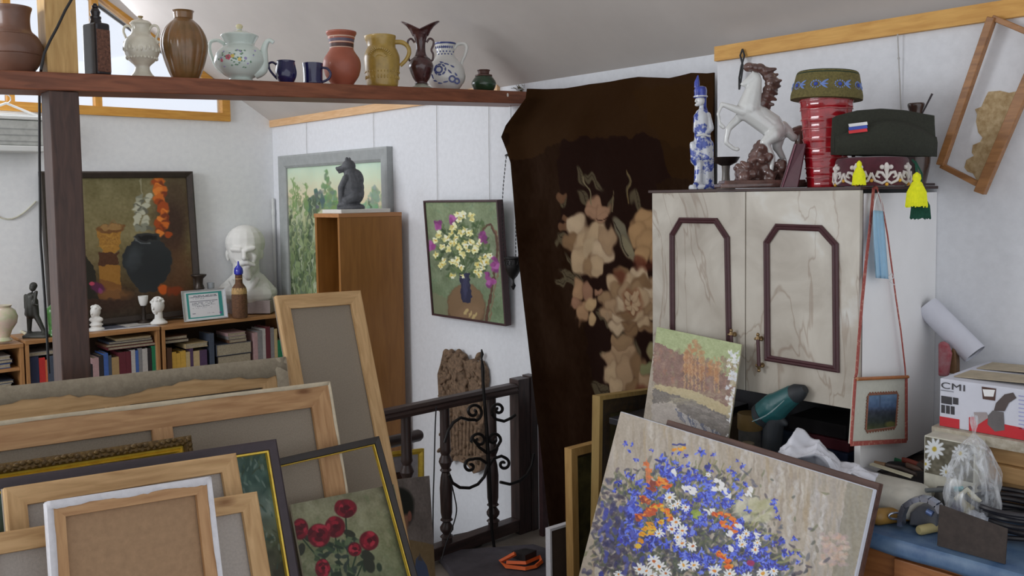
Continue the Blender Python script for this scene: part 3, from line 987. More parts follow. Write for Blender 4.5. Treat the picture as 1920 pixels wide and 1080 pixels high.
root, s = px_root('portrait_bust', 'large white plaster bust of a bald bearded man on a greyish plinth', 'bust', 460, 5.655, ZT)
yb = 600.0
def q(x, y, d=0.0): return ((x - 463) * s * .93, (d - 2) * s * .9, (yb - 4 - (y - 4)) * s * .95)
R_ = lambda a, ax='Z': Matrix.Rotation(a, 3, ax)
b = B()
b.ell(q(464, 462, 4), (36 * s, 38 * s, 34 * s)); b.ell(q(466, 478, -8), (30 * s, 30 * s, 34 * s)); b.ell(q(468, 500, -10), (24 * s, 24 * s, 26 * s))
b.cap(q(450, 472, -37), q(466, 473, -41), 4.6 * s, 4.6 * s); b.cap(q(480, 473, -41), q(492, 470, -35), 4.6 * s, 4.4 * s)                 # brow
b.cap(q(474, 474, -41), q(477, 488, -50), 3.2 * s, 4.8 * s)               # nose
b.ell(q(477, 490, -46), (7 * s, 5 * s, 3.2 * s))
b.cap(q(457, 490, -30), q(462, 497, -32), 7 * s, 6 * s); b.cap(q(490, 488, -28), q(488, 496, -30), 6 * s, 5 * s)     # cheeks
b.cap(q(457, 505, -35), q(474, 498, -43), 3.2 * s, 4.6 * s); b.cap(q(492, 503, -35), q(480, 498, -43), 3 * s, 4.4 * s)   # moustache
b.ell(q(477, 507, -36), (8 * s, 5 * s, 3 * s))
b.cap(q(474, 513, -30), q(480, 527, -38), 11 * s, 6 * s); b.cap(q(462, 508, -18), q(474, 520, -26), 10 * s, 8 * s)
b.ell(q(462, 476, -36), (5 * s, 4 * s, 2.6 * s)); b.ell(q(484.5, 475, -36), (5 * s, 4 * s, 2.6 * s))      # eyes
b.ell(q(429, 484, 2), (4.5 * s, 7 * s, 10 * s)); b.ell(q(430, 492, 0), (3.5 * s, 4 * s, 5 * s)); b.ell(q(496, 484, 2), (4 * s, 7 * s, 10 * s))
b.cap(q(462, 505, 12), q(462, 548, 10), 24 * s, 27 * s)                 # neck
b.cap(q(436, 558, 8), q(494, 558, 8), 22 * s, 22 * s); b.ell(q(464, 562, 2), (54 * s, 30 * s, 24 * s))
b.cap(q(410, 560, 10), q(442, 538, 10), 11 * s, 15 * s); b.cap(q(512, 560, 10), q(486, 537, 10), 11 * s, 15 * s)
b.cap(q(440, 535, -18), q(462, 572, -28), 5 * s, 5 * s); b.cap(q(492, 532, -18), q(466, 574, -28), 5 * s, 5 * s)   # lapels
b.ell(q(462, 572, 4), (50 * s, 28 * s, 8 * s))
obj('head_and_chest', b, white_p, root, remesh=0.0055, smoothing=1)
b = B().box(q(476, 586.5, 2), (76 * s, 44 * s, 24 * s)); obj('plinth', b, mat('greyish_pink_plinth', S(146, 134, 132), 0.85), root, bevel=0.003)

# --- small white head and small white figure bust
def small_bust(px, label, sc_, turn, rz=0):
    root, s = px_root('plaster_head', label, 'bust', px, 5.575, ZT, YAW + rz)
    s *= sc_
    def q(x, y, d=0.0): return (x * s, d * s, y * s)
    b = B()
    b.lathe([(15 * s, 0), (15 * s, 3 * s), (11 * s, 6 * s), (9 * s, 9 * s)], 24)
    b.cap(q(0, 8, 0), q(0, 24, 0), 7.5 * s, 6.5 * s)
    b.ell(q(-1, 33, 0), (11.5 * s, 12.5 * s, 14 * s)); b.ell(q(-3, 29, -5), (7.5 * s, 7 * s, 10 * s))
    b.cap(q(-4, 33, -11.5), q(-5, 28.5, -13.5), 1.3 * s, 2 * s); b.ell(q(-4, 24, -9), (4 * s, 3.5 * s, 3.2 * s)); b.cap(q(-8, 34.5, -9), q(1, 34.5, -10), 1.5 * s, 1.5 * s)
    b.ell(q(-3, 21, -8), (3.5 * s, 3 * s, 3 * s))
    r = random.Random(px)
    for i in range(46):
        t = r.uniform(0, 6.28); ph = r.uniform(.35, 1.5)
        d = Vector((math.cos(t) * math.cos(ph) * 12, math.sin(t) * math.cos(ph) * 13, math.sin(ph) * 13))
        if d.y < -7 and d.z < 8: continue
        b.ell((( -1 + d.x) * s, d.y * s, (35 + d.z) * s), 2.8 * s, n=8, m=6)
    return root, s, b


root, s, b = small_bust(294, 'small white plaster head with curly hair on a round foot beside the papers', 1.02, 0)
obj('head', b, white_p, root, remesh=0.0028, smoothing=1)
root, s, b = small_bust(176, 'small white plaster bust half hidden by the post, behind the papers', 0.78, 0)
b.ell((0, 0, 14 * s), (17 * s, 9 * s, 8 * s)); b.cap((0, 0, 0), (0, 0, 16 * s), 9 * s, 10 * s)
b = B().add([(v[0], v[1], v[2] + 0.030) for v in b.v], b.f); b.lathe([(0.045, 0), (0.045, .01), (.03, .02), (.028, .045)], 24)
obj('bust', b, white_p, root, remesh=0.003, smoothing=1)

# small white cup on dark stand
root, s = px_root('goblet', 'tiny white goblet on a dark turned stand in front of the still life', 'goblet', 266, 5.655, ZT)
obj('stand', B().lathe([(11 * s, 0), (11 * s, 3 * s), (4 * s, 8 * s), (3 * s, 30 * s), (6 * s, 34 * s)], 20), mat('dark_turned', S(40, 32, 26), .4), root, smooth=True)
obj('cup', B().lathe([(5 * s, 34 * s), (7 * s, 38 * s), (8.5 * s, 46 * s), (9 * s, 52 * s), (7.5 * s, 52 * s), (6 * s, 40 * s)], 20), white_p, root, smooth=True)

# dark vase behind certificate and the little glass beside it
root, s = px_root('candlestick', 'dark turned candlestick with flared cup behind the certificate', 'candlestick', 372, 5.585, ZT)
obj('candlestick_body', B().lathe([(18 * s, 0), (18 * s, 4 * s), (8 * s, 10 * s), (6 * s, 40 * s), (9 * s, 46 * s), (6 * s, 52 * s), (10 * s, 58 * s), (7 * s, 66 * s), (8 * s, 76 * s), (14 * s, 82 * s), (14 * s, 84 * s), (6 * s, 82 * s)], 28), mat('dark_bronze', S(52, 44, 38), .35, metal=.4), root, smooth=True)
root, s = px_root('small_glass', 'small clear glass next to the dark candlestick', 'glass', 394, 5.60, ZT)
obj('glass_body', B().lathe([(6 * s, 0), (6 * s, 50 * s), (7 * s, 66 * s), (6.3 * s, 66 * s), (5 * s, 4 * s)], 20), glass('pale_glass', (.85, .88, .9, 1), .75), root, smooth=True)

# certificate
yc = 5.50
root = thing('framed_certificate', 'certificate with teal border in a thin silver frame on the bookcase', 'certificate', (0, 0, 0))
TLc = on_y(342, 546, yc + .05); u_ = Vector((1, 0.0, 0)).normalized()
Wc = (on_y(423, 548, yc + .05) - TLc).length
Hc = TLc.z - ZT - 0.001
th = math.radians(10)
M = Matrix(((1, 0, 0, TLc.x + Wc / 2 - 0.01), (0, math.sin(th), -math.cos(th), yc + .05 - Hc * math.tan(th)), (0, math.cos(th), math.sin(th), ZT + 0.001), (0, 0, 0, 1)))
root.matrix_world = M; bpy.context.view_layer.update()
Hc = Hc / math.cos(th)
silver = mat('silver_frame', S(190, 194, 200), .35, metal=.5)
frame_bars(root, Wc, Hc, [(0, 0), (0, .012), (.008, .010), (.009, 0)], silver, silver, 'frame_bar')
P3 = rect_points(M, -Wc / 2 + .007, Wc / 2 - .007, .007, Hc - .007, 0.004, 110, 90)
nv_, nu_ = P3.shape[:2]
C = np.zeros(P3.shape); C[:] = (206, 212, 220)
ys, xs = np.mgrid[0:nv_, 0:nu_]; fx = xs / nu_; fy = ys / nv_
tb = (fx > .08) & (fx < .93) & (fy > .06) & (fy < .95); C[tb] = (62, 142, 138)
ib = (fx > .13) & (fx < .84) & (fy > .12) & (fy < .91); C[ib] = (208, 210, 220)
r = random.Random(4)
for k, (y, x0, x1) in enumerate(((.17, .25, .8), (.18, .25, .8), (.22, .16, .82), (.27, .2, .5), (.36, .16, .82), (.42, .2, .75), (.46, .2, .7), (.50, .2, .76), (.54, .2, .6), (.60, .2, .66), (.78, .18, .3), (.80, .55, .7))):
    for x in np.arange(x0, x1, .012):
        if r.random() < (.95 if k in (2, 4) else .6): C[(abs(fy - y) < .009) & (abs(fx - x) < .007)] = (100, 104, 116)
C[(np.hypot((fx - .86) * 1.2, fy - .82) < .035)] = (120, 80, 150)
pt = Paint(P3, (0, 0, 0)); pt.C = C
sheet('certificate_sheet', P3, pt.flat(1.3), vcol('printed_paper', .35, bump=0.02), root)
b = B().prism([(-.01, 0.02, 0), (.01, 0.02, 0), (.01, Hc * .7, 0), (-.01, Hc * .7, 0)], (0, 0, -.003)); obj('backing', B().bb(-Wc / 2 + .004, Wc / 2 - .004, .004, Hc - .004, -.002, .002), bmat('black'), root)

# wicker bottle with blue stopper
root, s = px_root('wicker_bottle', 'brown wicker-covered bottle with round blue stopper, beside the certificate', 'bottle', 447, 5.468, ZT)
wick = mat('wicker', S(92, 62, 40), .7, var=.4, scale=70, bump=.25, stretch=(1, 1, 2.2))
wav = lambda t, z, r: r * (1 + .02 * math.sin(t * 14 + z / s * 1.1))
obj('bottle_body', B().lathe([(13 * s, 0), (14 * s, 2 * s), (14 * s, 42 * s), (13.4 * s, 44 * s), (13.4 * s, 52 * s), (12 * s, 57 * s), (7 * s, 64 * s), (6.5 * s, 68 * s), (6.5 * s, 80 * s), (4 * s, 81 * s)], 40, mod=wav), wick, root, smooth=True)
obj('woven_band', B().lathe([(13.9 * s, 44.5 * s), (14.2 * s, 46 * s), (13.6 * s, 52 * s), (12.4 * s, 56 * s), (11 * s, 56 * s)], 40), mat('pale_band', S(166, 136, 90), .7, var=.3, scale=90), root, smooth=True)
obj('neck_ring', B().lathe([(6.8 * s, 72 * s), (7.2 * s, 72.8 * s), (6.8 * s, 73.5 * s)], 24), mat('pale_band', S(166, 136, 90)), root)
obj('stopper', B().lathe([(6 * s, 80 * s), (8 * s, 82 * s), (8.4 * s, 87 * s), (7.6 * s, 92 * s), (4.5 * s, 96 * s), (2.4 * s, 98 * s), (2 * s, 100 * s), (1.2 * s, 105 * s), (0.4 * s, 106 * s)], 28), mat('cobalt_glass', S(38, 44, 160), .15, coat=.6, var=.05), root, smooth=True)

# papers on the bookcase
def paper(pxs, z, label, tex):
    P = [on_z(x, y, z) for x, y in pxs]
    b = B().add([p + Vector((0, 0, 0)) for p in P], [(0, 1, 2, 3)])
    o = tag(obj('paper_sheet', b, tex, solid=0.001), label, 'paper', 'papers on the low bookcase'); return o
pm = mat('printed_sheet', S(190, 190, 194), .6, scale=18, var=.1, col2=S(150, 150, 156), bump=0)
paper([(158, 611), (206, 600), (300, 611), (168, 622)], ZT + .0012, 'white printed sheets spread on the bookcase in front of the small heads', pm)
paper([(176, 612), (218, 607), (240, 613), (186, 619)], ZT + .0028, 'photo sheet with a dark rectangle lying on the white papers', mat('photo_print', S(88, 92, 104), .4, scale=30))
paper([(212, 608), (268, 599), (290, 606), (240, 613)], ZT + .0044, 'mottled magazine page at the right of the papers', mat('magazine_page', S(196, 194, 190), .5, scale=60, col2=S(150, 146, 136), bump=0))

# dark striding figure, green cactus figure, pink-green glass vase, marker
root, s = px_root('hunter_statuette', 'dark cast statuette of a striding coated figure at the left of the post', 'statuette', 60, 5.55, ZT)
def q(x, y, d=0): return ((x - 60) * s, d * s, (616 - y) * s)
b = B(); b.box(q(65, 613, 0), (44 * s, 30 * s, 6 * s)); b.ell(q(62, 610, 0), (20 * s, 12 * s, 5 * s))
b.cap(q(49, 610), q(51, 575), 3.4 * s, 5.5 * s); b.cap(q(78, 608), q(62, 572), 3.6 * s, 5.5 * s)
b.cap(q(54, 572), q(56, 540), 9.5 * s, 9 * s); b.cap(q(47, 572), q(53, 550), 5 * s, 8 * s); b.cap(q(64, 574), q(60, 548), 5 * s, 8 * s); b.ell(q(60, 523, -1), (6 * s, 6 * s, 6.5 * s)); b.cap(q(61, 519), q(60, 515), 7 * s, 3 * s)
b.cap(q(64, 536, -5), q(70, 530, -8), 4 * s, 3 * s); b.cap(q(70, 530, -8), q(66, 552, -9), 3 * s, 3 * s); b.cap(q(64, 553, -9), q(74, 554, -10), 1.3 * s); b.cap(q(46, 538), q(45, 560), 4 * s, 3.4 * s)
obj('figure', b, mat('cast_iron_green', S(52, 52, 48), .45, metal=.3, var=.3), root, remesh=.004, smoothing=1)
root, s = px_root('cactus_figurine', 'green ceramic cactus figurine half behind the dark post', 'figurine', 97, 5.52, ZT)
def q(x, y, d=0): return ((x - 93) * s, d * s, (618 - y) * s)
b = B(); b.lathe([(13 * s, 0), (14 * s, 3 * s), (10 * s, 12 * s)], 24)
b.cap(q(93, 606), q(92, 572), 10 * s, 13 * s); b.ell(q(96, 566), (11 * s, 10 * s, 11 * s)); b.cap(q(84, 596), q(82, 580), 5 * s, 5 * s)
obj('cactus_body', b, mat('green_glaze', S(66, 108, 56), .3, coat=.4, var=.4, scale=40), root, remesh=.004, smoothing=1)
root, s = px_root('glass_vase', 'round pink and green glass vase at the far left edge', 'vase', 2, 5.52, ZT)
obj('vase_body', B().lathe([(12 * s, 0), (14 * s, 2 * s), (9 * s, 8 * s), (13 * s, 20 * s), (22 * s, 34 * s), (24 * s, 46 * s), (20 * s, 58 * s), (13 * s, 64 * s), (15 * s, 68 * s), (12 * s, 66 * s)], 36), mat('pink_green_glass', S(196, 168, 162), .2, coat=.5, scale=16, col2=S(160, 172, 132), var=.1), root, smooth=True)
p1 = on_z(34, 618, ZT + .008); p2 = on_z(50, 627, ZT + .008)
o = obj('marker_pen', B().tube([p1, p1.lerp(p2, .75)], .008, 12).tube([p1.lerp(p2, .76), p2], .0086, 12), mat('marker_cream', S(190, 186, 160), .5)); tag(o, 'cream marker pen lying at the front edge beside the dark statuette', 'marker')
p = on_z(22, 622, ZT); o = obj('eraser', B().box((p.x, p.y, ZT + .002), (.06, .04, .016)), mat('pale_case', S(160, 164, 170), .4), bevel=.003); tag(o, 'pale plastic case lying in front of the pink glass vase', 'case')

# --- air conditioner
xa = on_y(84, 250, 5.6).x
root = thing('air_conditioner', 'white wall air conditioner below the window, behind the post', 'air conditioner', (xa - .4, 5.6, 1.94))
bpy.context.view_layer.update()
acm = mat('ac_plastic', S(196, 198, 196), .4, var=.02)
za, zb_ = 2.135, 1.945
obj('housing', B().bb(xa - .8, xa, 5.585, 5.8 - .001, zb_ + .035, za - .012), mat('ac_grey', S(164, 166, 162), .5), root, world=True, bevel=.008)
obj('top_cover', B().bb(xa - .8, xa + .004, 5.575, 5.8 - .001, za - .010, za + .012), acm, root, world=True, bevel=.006)
obj('air_flap', B().bb(xa - .8, xa + .002, 5.575, 5.78, zb_, zb_ + .034), acm, root, world=True, bevel=.006)
b = B()
for i in range(3): b.bb(xa - .78, xa - .03, 5.582, 5.5855, 2.0 + i * .035, 2.006 + i * .035)
obj('intake_slats', b, mat('ac_slat', S(140, 142, 140), .5), root, world=True)
p = on_y(20, 215, 5.65)
root = thing('clothes_hanger', 'white plastic clothes hanger lying on the air conditioner', 'hanger', (p.x, 5.65, za + .02)); bpy.context.view_layer.update()
b = B(); b.tube([(p.x - .16, 5.66, za + .022), (p.x - .02, 5.65, za + .085), (p.x + .14, 5.66, za + .022)], .007, 8); b.tube([(p.x - .16, 5.66, za + .022), (p.x + .14, 5.66, za + .022)], .006, 8)
obj('hanger_arms', b, acm, root, world=True, smooth=True)
b = B(); b.tube([(p.x - .02 + .025 * math.sin(t), 5.65, za + .11 - .025 * math.cos(t)) for t in [0, .6, 1.3, 2, 2.7, 3.4]], .003, 6)
obj('hook', b, silver, root, world=True)

# white cord swag on the gable wall, pipes in the corner
pts = [on_y(-40 + i * 9, 375 + 36 * math.sin(math.pi * min(1, max(0, (i * 9) / 110))), 5.79) for i in range(13)]
o = obj('sagging_cord', B().tube(pts, .0045, 6), mat('cream_cord', S(186, 184, 168), .6), smooth=True); tag(o, 'pale cord sagging across the gable wall at the far left', 'cord')
for px_, y0 in ((512, 372), (521, 376)):
    a = on_y(px_, y0, 5.78); b = B().tube([(a.x, 5.78, a.z), (a.x, 5.78, 0.02)], .011, 12); b.lathe([(.013, a.z - .12), (.014, a.z - .11), (.014, a.z - .09), (.013, a.z - .08)], 12, c=(a.x, 5.78, 0))
    o = obj('heating_pipe', b, acm, smooth=True); tag(o, '%s of the two thin white pipes in the corner beside the grey-framed landscape' % ('left one' if px_ == 512 else 'right one'), 'pipe')

# ================================================================== TALL BOOKCASE, GREY FRAME, BEAR
tb_m = wood('orange_veneer_z', S(122, 80, 32), S(140, 94, 42), 'z', knots=False, rough=.45, scale=5)
tbx = wood('orange_veneer_x', S(150, 102, 60), S(166, 116, 72), 'x', knots=False, rough=.45, scale=5)
X0, X1, Y0, Y1, ZH = 2.49, 2.898, 4.156, 4.42, 1.572
root = thing('tall_bookcase', 'tall narrow orange-brown bookcase carrying the grey bear statuette', 'bookcase', ((X0 + X1) / 2, (Y0 + Y1) / 2, 0)); bpy.context.view_layer.update()
def p_(n, m, *a): return obj(n, B().bb(*a), m, root, world=True, bevel=.001)
p_('side_panel', tb_m, X0, X1, Y0, Y0 + .02, 0, ZH - .022); p_('side_panel', tb_m, X0, X1, Y1 - .02, Y1, 0, ZH - .022)
p_('top_board', tbx, X0 - .004, X1, Y0 - .002, Y1 + .002, ZH - .0215, ZH)
p_('back_panel', tb_m, X1 - .006, X1, Y0 + .0205, Y1 - .0205, 0, ZH - .022)
for z in (1.07, .70, .35, .05): p_('shelf', tbx, X0 + .003, X1 - .0065, Y0 + .0205, Y1 - .0205, z - .02, z)
# small things on its shelf
def xs_(px, py, X): return on_x(px, py, X)
o = obj('toy_ball', B().ell((X0 + .05, Y0 + .048, 1.07 + .075), .024), mat('blue_toy', S(40, 76, 170), .4), smooth=True)
o2 = B().ell((X0 + .05, Y0 + .048, 1.07 + .024), .024)
o = bpy.data.objects[o.name]; 
root2 = thing('toy_figure', 'small blue toy with yellow top on the shelf of the tall bookcase', 'toy', (X0 + .05, Y0 + .05, 1.071)); bpy.context.view_layer.update()
bpy.data.objects.remove(o)
obj('toy_body', B().lathe([(.022, 0), (.026, .02), (.02, .05), (.024, .07), (.018, .095)], 20), mat('blue_toy', S(40, 76, 170), .4), root2, smooth=True)
obj('toy_head', B().ell((0, 0, .108), .018), mat('yellow_toy', S(196, 176, 50), .4), root2, smooth=True)
o = obj('small_dish', B().lathe([(.02, 1.071), (.045, 1.085), (.05, 1.092), (.045, 1.09), (.01, 1.078)], 24, c=(X0 + .13, Y0 + .09, 0)), mat('grey_dish', S(110, 114, 108), .4), smooth=True); tag(o, 'small grey dish on the shelf of the tall bookcase', 'dish')
o = obj('stone_slab', B().bb(X0 + .02, X0 + .34, Y0 + .012, Y1 - .05, ZH + .0005, ZH + .022), mat('pale_slab', S(196, 196, 190), .5, var=.04), bevel=.002); tag(o, 'pale rectangular slab under the bear statuette', 'slab')

# bear
pb = on_y(658, 393, (Y0 + Y1) / 2 - .02)
root = thing('bear_statuette', 'dark grey seated bear statuette looking left, on top of the tall bookcase', 'statuette', (pb.x, pb.y, ZH + .0225), YAW); bpy.context.view_layer.update()
s = depth(pb) / F
def q(x, y, d=0): return ((x - 658) * s, d * s, (392 - y) * s)
b = B(); b.lathe([(26 * s, 0), (26 * s, 5 * s), (23 * s, 8 * s), (18 * s, 9 * s)], 32, sq=.8)
b.ell(q(662, 362, 0), (22 * s, 18 * s, 24 * s)); b.cap(q(664, 352, 0), q(660, 328, 0), 20 * s, 14 * s); b.ell(q(672, 334, 0), (11 * s, 12 * s, 17 * s), R=Matrix.Rotation(-.3, 3, 'Y'))
b.ell(q(656, 312, 0), (13 * s, 11.5 * s, 12.5 * s)); b.cap(q(648, 315, 0), q(636, 317, 0), 7 * s, 4.4 * s); b.cap(q(646, 319, 0), q(638, 323, 0), 4 * s, 2.6 * s); b.ell(q(633.5, 315, 0), (2.8 * s, 3 * s, 2.4 * s))
b.ell(q(654, 300, -7), (3.6 * s, 2.4 * s, 5 * s)); b.ell(q(656, 300, 7), (3.6 * s, 2.4 * s, 5 * s))
b.cap(q(652, 335, -12), q(643, 352, -13), 7 * s, 6 * s); b.cap(q(643, 352, -13), q(642, 382, -12), 6 * s, 5 * s); b.ell(q(640, 385, -12), (6 * s, 5 * s, 3.4 * s))
b.cap(q(650, 335, 10), q(643, 382, 10), 7 * s, 5 * s)
b.cap(q(668, 368, -12), q(654, 376, -14), 12 * s, 9 * s); b.ell(q(648, 384, -14), (10 * s, 6 * s, 5 * s)); b.cap(q(668, 370, 10), q(650, 384, 12), 11 * s, 6 * s)
obj('bear_body', b, mat('dark_stone', S(70, 72, 76), .6, var=.25, scale=40, bump=.2), root, remesh=.004, smoothing=1)

# grey-framed landscape on the side wall
def wall_picture(name, label, tl, tr, bl, X, fw, prof, fm, seg, fn, lean=0.0, sc=1.3, seed=1, thickback=.0, kind='framed_painting', pm=None):
    TL = on_x(*tl, X); TR = on_x(*tr, X)
    z = (TL.z + TR.z) / 2
    BL = on_x(*bl, X)
    H = (z - BL.z) / math.cos(lean)
    W = TL.y - TR.y
    # local x towards -Y, local y up, local z towards -X
    M = Matrix(((0, -math.sin(lean) * -1 * -1, -math.cos(lean), 0), (-1, 0, 0, 0), (0, math.cos(lean), -math.sin(lean), 0), (0, 0, 0, 1)))
    M = Matrix(((0, -math.sin(lean), -math.cos(lean), X + math.sin(lean) * H), (-1, 0, 0, (TL.y + TR.y) / 2), (0, math.cos(lean), -math.sin(lean), z - H * math.cos(lean)), (0, 0, 0, 1)))
    root = thing(kind, label, 'painting', M=M)
    frame_bars(root, W, H, prof, fm, fm, 'frame_bar')
    P3 = rect_points(M, -W / 2 + fw, W / 2 - fw, fw, H - fw, prof[1][1] * .4, *seg)
    pt = Paint(P3, (120, 120, 120), seed)
    fn(pt)
    sheet('picture', P3, pt.flat(sc), pm or vcol('oil_paint'), root)
    return root, M, W, H


def landscape(pt):
    pt.X += (vnoise(pt.X.shape, (50, 50), 8) - .5) * 7; pt.Y += (vnoise(pt.X.shape, (50, 50), 9) - .5) * 7
    pt.vgrad([(280, (172, 204, 192)), (330, (190, 204, 178)), (370, (202, 190, 160)), (420, (158, 166, 126)), (480, (108, 122, 84)), (560, (92, 104, 78))])
    pt.noise(8, (10, 8), 3)
    for cx, cy, rx, ry, c in ((613, 372, 8, 58, (104, 132, 92)), (625, 384, 11, 30, (108, 132, 100)), (702, 376, 8, 30, (128, 148, 128)), (722, 380, 8, 22, (140, 160, 130)), (582, 384, 10, 14, (84, 104, 88)), (598, 374, 10, 20, (78, 98, 92)), (640, 390, 20, 16, (100, 130, 80)), (692, 392, 16, 12, (120, 150, 120))):
        for k in range(40):
            t = pt.r.uniform(0, 6.28); q_ = math.sqrt(pt.r.random())
            pt.ell(cx + rx * q_ * math.cos(t), cy + ry * q_ * math.sin(t) * (1 if math.sin(t) > 0 else .9), 4, 5, [x + pt.r.uniform(-14, 14) for x in c], 0, .5, .7)
    for i in range(700):
        x = pt.r.uniform(536, 600 if pt.r.random() < .7 else 740); y = pt.r.uniform(385 if x < 600 else 400, 620)
        c = pt.r.choice([(96, 118, 74), (128, 146, 104), (72, 88, 66), (164, 172, 146), (94, 110, 92), (58, 72, 52)])
        pt.line(x, y, x + pt.r.uniform(-3, 3), y - pt.r.uniform(10, 26), 2.6, c, .7)
    for x, y in ((549, 338), (556, 350), (573, 345)):
        pt.path([(x, y), (x + 2, y + 25), (x - 1, y + 60)], 2.4, (104, 130, 74), .8)
        for k in range(12): pt.ell(x + pt.r.uniform(-4, 4), y + k * 5, 3, 3, (110, 140, 84), 0, .5, .6)


gfm = mat('grey_wood_frame', S(146, 150, 150), .6, var=.08, scale=20)
wall_picture('p', 'wide grey-framed landscape of poplars and reeds behind the tall bookcase', (531, 288), (736, 281), (531, 640), 2.949, .085, [(0, 0.0), (0, .042), (.012, .046), (.07, .038), (.085, .028), (.088, 0)], gfm, (240, 300), landscape)


def daisies(pt):
    pt.X += (vnoise(pt.X.shape, (34, 40), 8) - .5) * 4; pt.Y += (vnoise(pt.X.shape, (34, 40), 9) - .5) * 4
    pt.vgrad([(375, (122, 136, 104)), (480, (112, 122, 98)), (560, (104, 120, 92)), (625, (104, 122, 92))])
    pt.noise(12, (8, 8), 3); pt.noise(7, (70, 70), 4)
    for i in range(260):
        x = pt.r.uniform(800, 945); y = pt.r.uniform(376, 620)
        pt.line(x, y, x + pt.r.uniform(-6, 6), y + pt.r.uniform(-8, 8), 4, pt.r.choice([(134, 146, 116), (98, 112, 88), (120, 134, 108), (104, 130, 104)]), .35)
    pt.ell(874, 578, 37, 46, (92, 72, 54), -.1, .1); pt.ell(874, 572, 34, 40, (112, 90, 66), -.1, .12); pt.ell(880, 590, 26, 18, (124, 100, 76), -.3, .5, .7)
    for dx in (-3, 1, 5): pt.ell(880 + dx * 2, 588 + dx, 3, 7, (178, 160, 110), .5, .4, .8)
    arc = [(902, 445), (908, 425), (920, 420), (930, 440), (933, 470), (930, 500), (922, 540), (914, 590), (908, 615)]
    pt.path(arc, 5, (84, 60, 48)); pt.path([(x + 5, y + 6) for x, y in arc[2:]], 2.5, (120, 92, 72), .8)
    pt.poly([(806, 545), (838, 560), (842, 605), (806, 596)], (110, 112, 88), .8)
    for i in range(140):
        t = pt.r.uniform(0, 6.28); q_ = math.sqrt(pt.r.random())
        x, y = 868 + 54 * q_ * math.cos(t), 465 + 60 * q_ * math.sin(t)
        pt.line(x, y, x + pt.r.uniform(-9, 9), y + pt.r.uniform(-8, 8), 5, pt.r.choice([(58, 80, 48), (72, 92, 56), (88, 108, 66), (46, 62, 40)]), .7)
    for i in range(20):
        pt.seg(870 + pt.r.uniform(-5, 5), 515, 868 + pt.r.uniform(-45, 45), pt.r.uniform(400, 480), 1.2, (64, 84, 50), .8)
    pt.poly([(862, 512), (880, 512), (884, 556), (882, 568), (868, 568), (865, 556)], (38, 40, 62)); pt.ell(872, 535, 5, 24, (62, 64, 92), 0, .6, .6)
    for x, y, r_ in ((820, 420, 9), (850, 414, 8), (906, 443, 9), (808, 462, 8), (929, 500, 9), (921, 530, 9), (926, 490, 7), (908, 447, 7), (917, 520, 7)):
        for k in range(7): pt.ell(x + pt.r.uniform(-5, 5), y + pt.r.uniform(-7, 7), r_ * .5, r_ * .6, pt.r.choice([(138, 66, 124), (160, 90, 150), (112, 52, 104)]), 0, .5)
    fl = [(861, 412), (868, 403), (858, 402), (884, 404), (886, 412), (848, 428), (846, 437), (850, 424), (872, 430), (882, 436), (878, 437), (834, 448), (838, 446), (865, 437), (816, 450), (817, 478), (830, 462), (841, 464), (842, 468), (852, 455), (861, 462), (862, 467), (872, 455), (874, 462), (879, 470), (868, 478), (869, 481), (892, 465), (898, 455), (890, 470), (832, 488), (830, 495), (826, 500), (848, 492), (858, 496), (866, 502), (900, 485), (904, 492), (910, 480), (896, 497), (893, 510), (902, 508), (906, 500), (918, 480), (884, 455), (855, 445), (845, 456), (822, 440), (912, 492), (898, 515), (856, 488), (848, 517), (868, 518)]
    for x, y in fl:
        rr = pt.r.uniform(4.2, 7)
        for k in range(5):
            t = k * 1.257 + pt.r.random()
            pt.ell(x + math.cos(t) * rr * .5, y + math.sin(t) * rr * .6, rr * .55, rr * .42, pt.r.choice([(206, 202, 140), (222, 218, 168), (188, 182, 118), (214, 216, 190)]), t, .35)
        pt.ell(x, y, 1.6, 1.6, (190, 160, 60))


redb = mat('wine_brown_frame', S(60, 38, 40), .5, var=.1)
wall_picture('p', 'painting of white and purple daisies in a dark vase, thin wine-brown frame, hanging tilted', (797, 374), (936, 377), (803, 592), 2.86, .009, [(0, -.025), (0, .014), (.008, .015), (.010, .012), (.010, -.025)], redb, (170, 260), daisies, lean=math.radians(4))

bpy.context.view_layer.update()
# ================================================================== JUGS AND VASES ALONG THE BEAM
YBm = 3.175


def on_beam(name, label, cat, px, Y=YBm):
    p = on_y(px, 150, Y)
    r = thing(name, label, cat, (p.x, Y, beam_top(p.x) + 0.0008), YAW)
    bpy.context.view_layer.update()
    return r, depth((p.x, Y, 2.1)) / F


def lp(s, cx, base, prof):
    """profile measured as (radius px, photo y) -> metres"""
    return [(r * s, (base - y) * s) for r, y in prof]


def jug_inner(prof, s, t=2.0):
    """closes the mouth with an inner wall"""
    top = prof[-1]; r = max(top[0] - t * s, 0.002)
    return prof + [(r, top[1] - .2 * s), (r * .93, top[1] - 14 * s), (r * .5, top[1] - 20 * s), (0.001, top[1] - 20 * s)]


